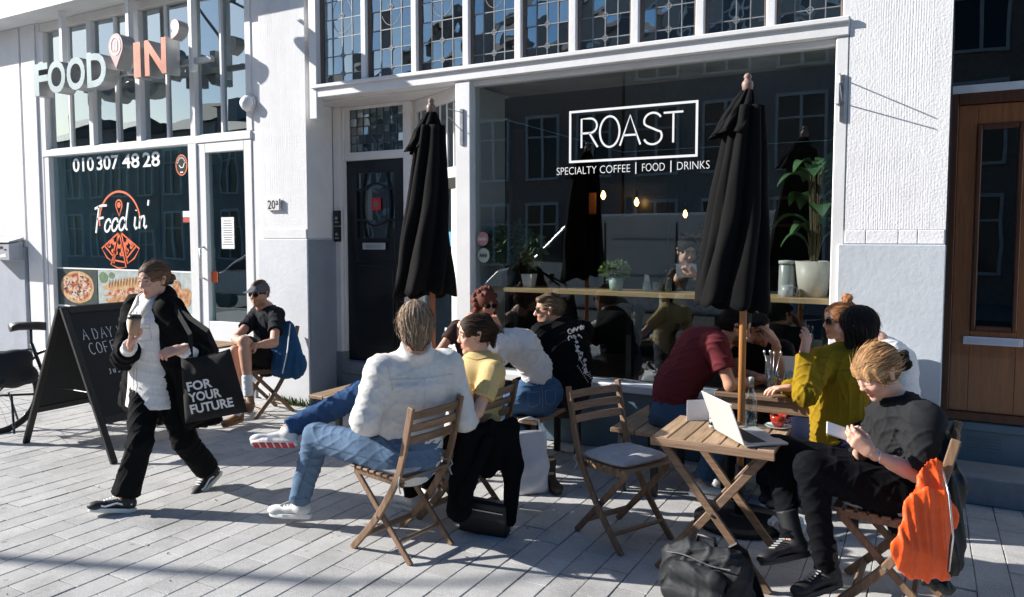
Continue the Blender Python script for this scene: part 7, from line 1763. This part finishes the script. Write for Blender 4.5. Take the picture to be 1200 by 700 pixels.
p.glasses(); p.hand(J['wrl'], UP*.8-CR*.45, CF*.8, -CR*.5+CF*.4, H_FIST); p.hand(J['wrr'], f, -UP, -r, H_REL); p.finish_body()
p.cloth('top', torso(J['pel'], J['wai'], J['che'], J['neck']-UP*.05, f, (.15, .135, .145), .72, .01)+sleeves(J, 1, .062, .06, .05, upto=.55), (.05, .03, .028), amp=.004)
p.cloth('trousers', sum([chain([J['hip'+s_], J['kn'+s_], J['an'+s_]], [.10, .07, .06], fb=True) for s_ in 'lr'], [])+[cone(J['pel']+UP*.03, J['pel']-UP*.03, .155, .16, n=f, s=.8, k=.05)], (.02, .02, .025)); p.shoe(J['anl'], f); p.shoe(J['anr'], f)
# ---------------------------------------------------------------- 6 woman in white sweater bending over the table
ft = nrm((-.9, .35, 0)); r = np.array([ft[1], -ft[0], 0]); B_ = at(630, 462, 5.50)
J = dict(pel=B_, wai=at(629, 432, 5.45), che=at(612, 408, 5.38), neck=at(588, 396, 5.36), head=at(574, 402, 5.30), face=-CR*.6-UP*.75+CF*.3)
J.update(shl=at(588, 406, 5.16), shr=at(616, 398, 5.60), ell=at(570, 432, 5.12), wrl=at(548, 440, 5.24), elr=at(585, 420, 5.72), wrr=at(560, 424, 5.6),
         hipl=B_-r*.09, hipr=B_+r*.09, knl=B_+ft*.40-r*.10-UP*.08, knr=B_+ft*.40+r*.1-UP*.08, anl=np.array([-2.26, 4.66, .10]), anr=B_+ft*.35+r*.1-UP*.5)
J['knl'] = np.array([-2.72, 4.72, .50])
p = basic('woman in white sweater and blue jeans leaning over the table, her back to us', tuple(B_*np.array([1, 1, 0])), J, ft, False, SK1, dict(sc=1.0, up=ft*.8+UP*.2, hs='mess', hcol=(.20, .14, .09), hcol2=(.34, .27, .20)))
p.hand(J['wrl'], -CR, -UP, CF, H_REL); p.hand(J['wrr'], -CR, -UP, -CF, H_REL); p.finish_body()
p.cloth('sweater', [cone(J['pel']+UP*.06, J['wai'], .118, .112, n=ft, s=.80, k=.04), cone(J['wai'], J['che'], .112, .125, n=ft, s=.8, k=.05), cone(J['che'], lerp(J['che'], J['neck'], .8), .125, .075, k=.05)]+[cone(lerp(J['che'], J['neck'], .4), J['sh'+s_], .088, .070, k=.05) for s_ in 'lr']+sleeves(J, 1, .075, .068, .055), (.68, .66, .65), M_knit, amp=.006, freq=22, seed=31)
tr = [cone(J['pel']+UP*.09, J['pel']-UP*.03, .122, .160, n=ft, s=.85, k=.05)]+sum([chain([J['hip'+s_], J['kn'+s_], lerp(J['kn'+s_], J['an'+s_], .85)], [.125, .075, .06], fb=True) for s_ in 'lr'], [])
so_ = p.cloth('jeans', tr, (.045, .095, .185), M_denim, amp=.0045, freq=22, seed=32)
bs = nrm(-CF*.9+CR*.2); bxx = nrm(np.cross(UP, bs)); P0 = J['pel']
pk = lambda c: [P0+bxx*(c+u)+UP*v for u, v in ((-.045, .045), (.045, .050), (.043, -.035), (.0, -.060), (-.043, -.040), (-.045, .045))]
drape(so_, [pk(-.068), pk(.068), [P0+UP*.10, P0-UP*.08]], bs, .0035, (.16, .20, .26), 'stitching')
drape(so_, [[P0+UP*.085+bxx*u for u in np.linspace(-.14, .14, 7)]], bs, .005, (.02, .045, .10), 'waistband')
p.shoe(J['anl'], np.array([.7, -.7, 0]), UP, col=(.045, .03, .022), sole=(.03, .025, .02), high=.09, name='boot'); p.shoe(J['anr'], ft, UP, col=(.045, .03, .022), sole=(.03, .025, .02), high=.09, name='boot')
# ---------------------------------------------------------------- 7 man in black printed shirt
L, f, r = frame_at(-2.46, 5.27, (-1, .02)); ft = nrm((-.80, .60, 0)); rt_ = np.array([ft[1], -ft[0], 0])
J = dict(pel=L(0, -.04, .57), wai=L(0, -.06, .74), che=L(0, -.02, .92), neck=L(0, .05, 1.09), head=at(643, 364, 5.84), face=-CR*.97+CF*.05-UP*.05)
J.update(shl=J['che']+UP*.09-rt_*.18+ft*.02, shr=J['che']+UP*.09+rt_*.18+ft*.02, ell=L(-.22, .20, .80), wrl=L(-.05, .42, .78), elr=L(.22, .18, .80), wrr=L(.1, .42, .79),
         hipl=L(-.09, 0, .55), hipr=L(.09, 0, .55), knl=L(-.1, .42, .52), knr=L(.1, .42, .52), anl=L(-.1, .40, .09), anr=L(.1, .40, .09))
p = basic('man with sunglasses and short beard in a black shirt with a white back print', (-2.46, 5.27, 0), J, ft, True, SK2, dict(sc=1.04, hs='swept', hcol=(.10, .065, .04), hcol2=(.20, .14, .09), stubble=.45, hairc=(.16, .09, .05)))
p.glasses(); p.hand(J['wrl'], f, -UP, r, H_REL); p.hand(J['wrr'], f, -UP, -r, H_REL); p.finish_body()
p.cloth('shirt', torso(J['pel'], J['wai'], J['che'], J['neck']-UP*.04, ft, (.190, .185, .190), .74, .012)+[cone(lerp(J['che'], J['neck'], .45), J['sh'+s_], .10, .085, k=.05) for s_ in 'lr']+sleeves(J, 1, .085, .080, .07, upto=.8), (0.0049, 0.0049, 0.0059), amp=.006, freq=22, seed=41)
p.cloth('trousers', sum([chain([J['hip'+s_], J['kn'+s_], J['an'+s_]], [.11, .08, .07], fb=True) for s_ in 'lr'], [])+[cone(J['pel']+UP*.02, J['pel']-UP*.04, .18, .19, n=ft, s=.8, k=.05)], (.035, .022, .026), amp=.004); p.shoe(J['anl'], f); p.shoe(J['anr'], f)
# white back print: curved word and a figure, drawn as raised strokes just off the cloth
bpn = -ft; bx_ = rt_; org_ = J['che']+bpn*.185+UP*-.04+bx_*.02
b = MB(); rg = random.Random(4)
def bp_(u, v): return org_+bx_*(.01+1.3*u)+UP*1.25*v+bpn*(.010-.9*u*u-.25*max(0, v-.02))
rgp = random.Random(21)
def blot(u0, v0, su, sv, n=7):
    pts = [bp_(u0+su*(.6+.5*rgp.random())*math.cos(6.283*k/n), v0+sv*(.6+.5*rgp.random())*math.sin(6.283*k/n)) for k in range(n)]; b.add(pts, [tuple(range(n))])
for k in range(4): b.ribbon([bp_(-.050+.028*k+.012*math.cos(t), .128+.006*k+.014*math.sin(t*(1+.3*k))) for t in np.linspace(0, 5.4, 9)], .007, .002, bpn)
for k in range(3): b.ribbon([bp_(-.052+.032*k+.013*math.cos(t+k), .088+.004*k+.014*math.sin(t)) for t in np.linspace(0, 4.2, 5)], .008, .002, bpn)
for k in range(9): blot(-.020+.009*k+rgp.gauss(0, .008), .055-.022*k+rgp.gauss(0, .006), .014, .012)
for k in range(7):
    u, v = -.03+.013*k, .05-.025*k; b.ribbon([bp_(u+rgp.gauss(0, .012), v), bp_(u+rgp.gauss(.01, .014), v-.025), bp_(u+rgp.gauss(.015, .016), v-.05)], .005, .002, bpn)
for k in range(9): u = -.012+.009*k; v = -.085-.013*k; b.ribbon([bp_(u, v), bp_(u+.004, v+.008)], .006, .002, bpn)
for k in range(4): b.ribbon([bp_(.055+.006*k, -.13-.012*k), bp_(.075+.004*k, -.125-.012*k)], .004, .002, bpn)
b.build('back_print', mat('shirt_print', (.62, .62, .60), .8, .2, 60), p.root)
# ---------------------------------------------------------------- 8 woman inside
hd_ = atY(805, 295, 6.36); L, f, r = frame_at(hd_[0], 6.44, (-.05, -1))
J = dict(pel=L(0, .0, .98), wai=L(0, 0, 1.13), che=L(0, .01, 1.31), neck=L(0, .03, 1.47), head=hd_, face=-CF*.9+CR*.12-UP*.30,
         shl=L(-.16, .01, 1.40), shr=L(.16, .01, 1.40), ell=L(-.23, .20, 1.20), elr=L(.23, .20, 1.20), wrl=atY(816, 324, 6.12), wrr=atY(794, 325, 6.12),
         hipl=L(-.09, 0, .96), hipr=L(.09, 0, .96), knl=L(-.1, .38, .93), knr=L(.1, .38, .93), anl=L(-.1, .36, .50), anr=L(.1, .36, .50))
p = basic('woman in black seated inside behind the window, reading a paper', (hd_[0], 6.44, .3), J, f, False, SK1, dict(sc=.98, hs='bun', hcol=(0.0090, 0.0059, 0.0045)))
p.hand(J['wrl'], UP*.7-CR*.5, CF*.3-CR*.5, -CF, H_HOLD); p.hand(J['wrr'], UP*.7+CR*.5, CF*.3+CR*.5, -CF, H_HOLD); p.finish_body()
p.cloth('sweater', torso(J['pel'], J['wai'], J['che'], J['neck']-UP*.03, f, (.155, .14, .15), .72, .012)+[cone(lerp(J['che'], J['neck'], .5), J['sh'+s_], .08, .07, k=.05) for s_ in 'lr']+sleeves(J, 1, .068, .062, .05), (0.0081, 0.0086, 0.0099))
p.cloth('trousers', sum([chain([J['hip'+s_], J['kn'+s_], J['an'+s_]], [.10, .07, .06], fb=True) for s_ in 'lr'], []), (.02, .02, .025)); p.shoe(J['anl'], f); p.shoe(J['anr'], f)
c0 = atY(805, 318, 6.08); b = MB(); slab(b, c0-CR*.085-UP*.05, CR, nrm(UP+CF*.3), CF, .17, .115, .002); tag(b.build('paper', M_vinyl), 'white paper held by the woman inside the cafe', 'paper')
stl = empty('bar_stool', (hd_[0], 6.44, .3), label='dark bar stool under the woman inside the cafe', cat='stool')
b = MB(); b.lathe([(0, .86), (.17, .86), (.175, .875), (.16, .89), (0, .89)], (hd_[0], 6.44, 0), 24); b.build('seat', M_blackm, stl, smooth=True)
for k in range(4):
    a = PI/4+k*PI/2; b = MB(); b.tube([(hd_[0]+.10*math.cos(a), 6.44+.10*math.sin(a), .86), (hd_[0]+.19*math.cos(a), 6.44+.19*math.sin(a), .3)], .012, 6); b.build('leg', M_blackm, stl)
# ---------------------------------------------------------------- 9 man in maroon shirt leaning on the table
ft = nrm((.95, .1, 0)); r = np.array([ft[1], -ft[0], 0]); B_ = at(784, 482, 5.25)
J = dict(pel=B_, wai=at(792, 452, 5.22), che=at(822, 412, 5.18), neck=at(850, 396, 5.14), head=at(862, 384, 5.08), face=CR*.90-UP*.34-CF*.12)
J.update(shr=at(838, 402, 4.98), shl=at(840, 404, 5.36), elr=at(856, 452, 4.90), wrr=at(893, 446, 5.06), ell=at(880, 440, 5.30), wrl=at(905, 440, 5.2),
         hipr=B_+r*.09, hipl=B_-r*.09, knr=B_+ft*.40+r*.1-UP*.02, knl=B_+ft*.40-r*.1-UP*.02, anr=at(822, 566, 4.98), anl=at(845, 560, 5.2))
p = basic('bearded man in maroon T-shirt hunched over the umbrella table', tuple(B_*np.array([1, 1, 0])), J, ft, True, SK3, dict(sc=1.0, hs='short', hcol=(0.0081, 0.0054, 0.0045), stubble=.9, hairc=(.03, .018, .012), hseed=6))
p.hand(J['wrr'], CR*.9+UP*.05, -UP*.6+CF*.4, -CF+UP*.3, H_HOLD); p.hand(J['wrl'], CR*.8, -UP, CF, H_REL); p.finish_body()
p.cloth('t_shirt', [cone(J['pel'], J['wai'], .160, .155, n=ft, s=.85, k=.05), cone(J['wai'], J['che'], .155, .172, n=ft, s=.88, k=.06), cone(J['che'], lerp(J['che'], J['neck'], .7), .172, .10, k=.06)]+[cone(lerp(J['che'], J['neck'], .35), J['sh'+s_], .11, .080, k=.05) for s_ in 'lr']+sleeves(J, 1, .080, .075, .07, upto=.62), (.125, .024, .030), amp=.0065, freq=22, seed=51)
p.cloth('jeans', [cone(J['pel']+UP*.03, J['pel']-UP*.05, .155, .165, n=ft, s=.85, k=.05)]+sum([chain([J['hip'+s_], J['kn'+s_], lerp(J['kn'+s_], J['an'+s_], .95)], [.11, .08, .062], fb=True) for s_ in 'lr'], []), (.045, .085, .14), M_denim, amp=.005, seed=52)
p.shoe(J['anr'], ft, UP, col=(.55, .55, .54)); p.shoe(J['anl'], ft, UP, col=(.55, .55, .54))
# ---------------------------------------------------------------- 10 man with hand on forehead
L, f, r = frame_at(-1.03, 5.52, (.12, -1))
J = dict(pel=L(0, .02, .55), wai=L(0, .06, .72), che=L(0, .10, .88), neck=L(.01, .16, 1.03), head=at(888, 388, 5.20), face=-CF*.88+CR*.12-UP*.18,
         shl=L(-.17, .12, .96), shr=L(.17, .12, .96), ell=at(912, 440, 5.12), wrl=at(909, 402, 5.05), elr=at(868, 440, 5.15), wrr=at(895, 444, 4.98),
         hipl=L(-.09, .04, .53), hipr=L(.09, .04, .53), knl=L(-.12, .36, .52), knr=L(.12, .36, .52), anl=L(-.1, .36, .09), anr=L(.1, .36, .09))
p = basic('dark haired man resting his forehead on his hand behind the umbrella table', (-1.03, 5.52, 0), J, f, True, SK3, dict(sc=1.0, hs='swept', hcol=(0.0090, 0.0059, 0.0045), stubble=.6, hairc=(.04, .025, .018), roll=-.25))
p.hand(J['wrl'], UP*.85-CR*.45+CF*.25, CF*.6-CR*.5, -CR*.4-CF*.5, H_REL); p.hand(J['wrr'], CR*.9, -UP, CF, H_REL); p.finish_body()
p.cloth('t_shirt', torso(J['pel'], J['wai'], J['che'], J['neck']-UP*.04, f, (.165, .155, .170), .72, .012)+[cone(lerp(J['che'], J['neck'], .45), J['sh'+s_], .09, .08, k=.05) for s_ in 'lr']+sleeves(J, 1, .075, .072, .07, upto=.5), (0.0063, 0.0063, 0.0072))
p.cloth('trousers', sum([chain([J['hip'+s_], J['kn'+s_], J['an'+s_]], [.11, .08, .07], fb=True) for s_ in 'lr'], []), (.02, .022, .03)); p.shoe(J['anl'], f); p.shoe(J['anr'], f)
# ---------------------------------------------------------------- 11 woman in mustard jacket
L, f, r = frame_at(-.24, 4.98, (-1, .10)); ft = nrm((-.80, .55, 0)); rt_ = np.array([ft[1], -ft[0], 0])
J = dict(pel=at(982, 512, 4.62), wai=at(984, 475, 4.62), che=at(984, 437, 4.60), neck=at(1000, 408, 4.58), head=at(1003, 385, 4.56), face=-CR*.72+CF*.68-UP*.05)
J.update(shl=J['che']+UP*.085-rt_*.165, shr=J['che']+UP*.085+rt_*.165, ell=at(944, 462, 4.30), wrl=at(942, 413, 4.42), elr=at(930, 458, 4.85), wrr=at(925, 455, 4.7),
         hipl=L(-.09, .0, .54), hipr=L(.09, 0, .54), knl=L(-.10, .42, .54), knr=L(.1, .42, .54), anl=L(-.1, .40, .09), anr=L(.1, .40, .09))
p = basic('woman in mustard jacket with black bob raising one hand, seen from behind', (-.24, 4.98, 0), J, ft, False, SK1, dict(sc=1.05, hs='bob', hcol=(.012, .010, .010), hcol2=(.03, .024, .022), hn=1500))
p.hand(J['wrl'], UP*.9+CR*.2, -CR*.3+CF*.6, -CF*.3+CR*.8, H_PINCH); p.hand(J['wrr'], -CR, -UP, CF, H_REL); p.finish_body()
so_ = p.cloth('jacket', torso(J['pel']+UP*.04, J['wai'], J['che'], J['neck']-UP*.035, ft, (.185, .165, .170), .74, .012)+[cone(lerp(J['che'], J['neck'], .45), J['sh'+s_], .090, .080, k=.05) for s_ in 'lr']+sleeves(J, 1, .078, .070, .050)+[cone(J['neck']-UP*.05, J['neck']-UP*.005, .078, .070, k=.015, fb=True)], (.26, .165, .011), M_knit, amp=.007, freq=21, seed=61)
drape(so_, [[J['pel']+UP*.03-rt_*u for u in np.linspace(-.18, .18, 7)], [J['che']+UP*.08, J['pel']+UP*.03], [J['che']+UP*.04-rt_*u for u in np.linspace(-.16, .16, 7)]], -ft, .004, (.13, .08, .006), 'stitching')
p.cloth('trousers', [cone(J['pel']+UP*.02, J['pel']-UP*.06, .175, .19, n=ft, s=.8, k=.05)]+sum([chain([J['hip'+s_], J['kn'+s_], J['an'+s_]], [.115, .085, .07], fb=True) for s_ in 'lr'], []), (.010, .014, .035)); p.shoe(J['anl'], f); p.shoe(J['anr'], f)
# ---------------------------------------------------------------- 12 woman with top knot behind her
L, f, r = frame_at(-.20, 5.42, (-1, -.05))
J = dict(pel=L(0, -.08, .55), wai=L(0, -.08, .73), che=L(0, -.05, .91), neck=L(0, .06, 1.09), head=at(983, 377, 4.98), face=-CR*.98-CF*.12-UP*.02,
         shl=L(-.15, -.03, 1.00), shr=L(.15, -.03, 1.00), ell=L(-.2, .12, .8), wrl=L(-.1, .34, .79), elr=L(.2, .12, .8), wrr=L(.1, .34, .79),
         hipl=L(-.09, 0, .54), hipr=L(.09, 0, .54), knl=L(-.10, .42, .53), knr=L(.1, .42, .53), anl=L(-.1, .40, .09), anr=L(.1, .40, .09))
p = basic('woman with auburn top knot and sunglasses in white T-shirt, behind the black bob', (-.20, 5.42, 0), J, f, False, SK1, dict(sc=1.0, hs='topbun', hcol=(.20, .075, .03), hcol2=(.30, .14, .06)))
p.glasses(); p.hand(J['wrl'], f, -UP, r, H_REL); p.hand(J['wrr'], f, -UP, -r, H_REL); p.finish_body()
p.cloth('t_shirt', torso(J['pel'], J['wai'], J['che'], J['neck']-UP*.045, f, (.155, .14, .15), .74, .012)+[cone(lerp(J['che'], J['neck'], .5), J['sh'+s_], .08, .07, k=.05) for s_ in 'lr']+sleeves(J, 1, .07, .068, .06, upto=.6), (.74, .74, .75))
p.cloth('trousers', [cone(J['pel']+UP*.02, J['pel']-UP*.04, .16, .17, n=f, s=.8, k=.05)]+sum([chain([J['hip'+s_], J['kn'+s_], J['an'+s_]], [.11, .08, .07], fb=True) for s_ in 'lr'], []), (.02, .022, .03)); p.shoe(J['anl'], f); p.shoe(J['anr'], f)
# ---------------------------------------------------------------- 13 blonde woman with phone
L, f, r = frame_at(-.10, 3.98, (-1, .05)); ft = nrm((-.97, -.15, 0)); rt_ = np.array([ft[1], -ft[0], 0])
J = dict(pel=at(1066, 575, 3.66), wai=at(1064, 540, 3.66), che=at(1062, 508, 3.64), neck=at(1048, 464, 3.62), head=at(1028, 437, 3.58), face=-CR*.86-CF*.22-UP*.50)
J.update(shl=at(1082, 494, 3.47), shr=at(1040, 486, 3.80), ell=at(1074, 556, 3.40), wrl=at(1020, 530, 3.36), elr=at(1008, 545, 3.82), wrr=at(1008, 520, 3.55),
         hipl=L(-.09, .0, .54), hipr=L(.09, 0, .55), knl=at(950, 548, 3.55), anl=at(968, 668, 3.55), knr=at(912, 528, 3.82), anr=at(927, 632, 3.62))
p = basic('blonde woman in black sweater looking at her phone, right foreground', (-.10, 3.98, 0), J, ft, False, SK1, dict(sc=1.06, hs='fringe', hcol=(.20, .090, .034), hcol2=(.50, .31, .15), hseed=9, hn=2000, lip=(.42, .12, .11), brow=(.16, .09, .05)))
p.hand(J['wrl'], nrm(at(992, 508, 3.36)-J['wrl']), UP*.4+CF*.8, UP*.8-CR*.2, H_HOLD, .95); p.hand(J['wrr'], nrm(at(990, 508, 3.46)-J['wrr']), UP*.5-CF*.6, UP*.7-CR*.3, H_HOLD, .95); p.finish_body(.008)
bun = []
c_ = (0, -.128, -.020)
for i in range(10):
    a = i/10*6.28; bun.append(ell((c_[0]+.014*math.sin(3*a), c_[1]+.026*math.sin(a), c_[2]+.026*math.cos(a)), (.028, .022, .022), k=.006))
bun += [cone((0, -.085, -.012), c_, .040, .022, k=.02), cone((0, -.13, -.02), (.01, -.175, -.005), .024, .016, k=.015)]
V, Q = surface(bun, .0042, streak('side', 30, .0016, 2)); np_mesh('hair_bun', p.hc+p.hs*V@p.hR.T, Q, (0.0099, 0.0063, 0.0045), M_hair, p.root)
sw = torso(J['pel']+UP*.03, J['wai'], J['che'], J['neck']-UP*.05, ft, (.165, .160, .165), .78, .014)+[cone(lerp(J['che'], J['neck'], .4), J['shl'], .105, .085, k=.06), cone(lerp(J['che'], J['neck'], .4), J['shr'], .10, .08, k=.06)]
sw += chain([J['shl'], lerp(J['shl'], J['ell'], .98)], [.088, .080], fb=True)+chain([J['shr'], J['elr'], lerp(J['elr'], J['wrr'], .5)], [.085, .075, .06], fb=True)+[cone(J['neck']-UP*.075, J['neck']+UP*.012+ft*.01, .080, .064, k=.015, fb=True)]
p.cloth('sweater', sw, (.020, .021, .023), M_cloth, amp=.0085, freq=19, seed=71, vox=.008)
p.cloth('jeans', [cone(J['pel']+UP*.02, J['pel']-UP*.05, .17, .18, n=ft, s=.85, k=.06)]+chain([J['hipl'], J['knl'], J['anl']], [.115, .076, .046], fb=True)+chain([J['hipr'], J['knr'], J['anr']], [.115, .078, .046], fb=True), (0.0040, 0.0045, 0.0063), M_denim, amp=.005, freq=22, seed=72)
p.shoe(J['anl'], -CR*.9-CF*.3, nrm(J['knl']-J['anl'])+UP*.4, col=(.012, .012, .014), sole=(.03, .03, .03), high=.125, name='boot', laces=(.30, .30, .30)); p.shoe(J['anr'], -CR*.85-CF*.35-UP*.25, nrm(J['knr']-J['anr'])*.8+UP*.5-CR*.2, col=(.012, .012, .014), sole=(.03, .03, .03), high=.125, name='boot', laces=(.30, .30, .30))
pc = at(988, 507, 3.41); phx = nrm(-CR*.75+UP*.25+CF*.1); phy = nrm(CF*.6+UP*.6-CR*.1); phy = nrm(phy-phx*(phy@phx)); phn = np.cross(phx, phy)
ph_ = empty('phone', tuple(pc), label='mobile phone in the hands of the blonde woman', cat='phone')
b = MB(); slab(b, pc-phx*.065-phy*.035, phx, phy, phn, .14, .07, .008); b.build('body', mat('phone_body', (.55, .55, .56), .3), ph_, bevel=.003)
b = MB(); slab(b, pc-phx*.06-phy*.032+phn*.0082, phx, phy, phn, .13, .064, .0006); b.build('screen', mat('screen_black', (.01, .01, .012), .12), ph_)
b = MB(); b.tube([lerp(J['ell'], J['wrl'], .86)+.027*(UP*math.cos(t)+CF*math.sin(t)*.9) for t in np.linspace(0, 2*PI, 16, endpoint=False)], .005, 6, closed=True); b.build('bracelet', M_chrome, p.root, smooth=True)

# ================================================================== COATS ON THE CHAIRS
def garment_thing(name, lab, base, items, cat='jacket'):
    e = empty(name, tuple(base), label=lab, cat=cat)
    for nm, prims, col, m_, amp, freq, seed, vox in items:
        V, Q = surface(prims, vox, vfold(seed, amp)); np_mesh(nm, V, Q, col, m_, e)
    return e
M_nylon = mat('jacket_nylon', (1, 1, 1), .5, .12, 20, .001, 120, attr=True, spec=.4)
hz = lambda px, py, w: at(px, py, w)
n_ = nrm(-CF*.9+CR*.1)
# orange lined jacket: black shell over the chair back, lining turned out towards the camera
garment_thing('bomber_jacket', 'black jacket with bright orange lining hanging from the blonde woman\'s chair', (.05, 3.9, 0), [
    ('shell', [cone(hz(1102, 512, 3.52), hz(1114, 570, 3.40), .050, .055, n=CF, s=.5, k=.05), cone(hz(1114, 570, 3.40), hz(1114, 660, 3.34), .060, .062, n=CF, s=.5, k=.05), cone(hz(1085, 682, 3.28), hz(1112, 690, 3.34), .020, .030, k=.03), cone(hz(1084, 500, 3.60), hz(1116, 512, 3.70), .028, .028, k=.03)], (.0022, .0022, .0027), M_nylon, .009, 20, 81, .010),
    ('lining', [cone(hz(1094, 550, 3.30), hz(1090, 600, 3.24), .050, .108, n=CF, s=.17, k=.04), cone(hz(1090, 600, 3.24), hz(1080, 648, 3.20), .108, .124, n=CF, s=.17, k=.04), cone(hz(1058, 640, 3.19), hz(1108, 676, 3.22), .030, .022, n=CF, s=.5, k=.04)], (.86, .10, .012), M_nylon, .009, 26, 82, .0065),
    ('collar', [cone(hz(1088, 497, 3.72), hz(1098, 500, 3.70), .02, .02, k=.01)], (.62, .03, .02), M_nylon, .002, 30, 83, .006)])
b = MB(); b.tube([hz(1104, 548, 3.27), hz(1112, 580, 3.20), hz(1117, 630, 3.17), hz(1112, 670, 3.19)], .0045, 6); zp = b.build('zip', M_chrome, bpy.data.objects['bomber_jacket'], smooth=True)
garment_thing('long_coat', 'long black coat hanging over the chair of the woman in yellow', (-2.3, 3.95, 0), [
    ('shell', [cone(hz(548, 512, 4.36), hz(538, 598, 4.32), .075, .075, n=CF, s=.45, k=.04), cone(hz(578, 514, 4.42), hz(572, 552, 4.42), .10, .05, n=CF, s=.4, k=.05), cone(hz(600, 500, 4.46), hz(601, 545, 4.44), .045, .060, n=CF, s=.7, k=.04), cone(hz(601, 545, 4.44), hz(598, 610, 4.40), .060, .038, n=CF, s=.7, k=.04), cone(hz(556, 506, 4.38), hz(600, 500, 4.46), .035, .035, k=.05)], (0.0036, 0.0036, 0.0045), M_cloth, .010, 16, 84, .010),
    ('sleeve', [cone(hz(572, 515, 4.36), hz(541, 590, 4.28), .035, .042, k=.03, fb=True)], (0.0036, 0.0036, 0.0045), M_cloth, .006, 20, 85, .009)], 'coat')
garment_thing('denim_jacket', 'blue jacket draped over the chair of the man in the cap', (-5.6, 5.5, 0), [
    ('shell', [cone(hz(337, 385, 7.42), hz(345, 430, 7.30), .075, .12, n=CF, s=.5, k=.05), cone(hz(325, 395, 7.40), hz(330, 432, 7.26), .07, .10, n=CF, s=.5, k=.05), cone(hz(350, 425, 7.3), hz(346, 442, 7.26), .07, .02, n=CF, s=.6, k=.04)], (.030, .095, .20), M_denim, .008, 22, 86, .010)])
b = MB(); b.tube([hz(340, 380, 7.36), hz(337, 410, 7.20), hz(331, 438, 7.14)], .006, 5); b.build('piping', M_vinyl, bpy.data.objects['denim_jacket'])
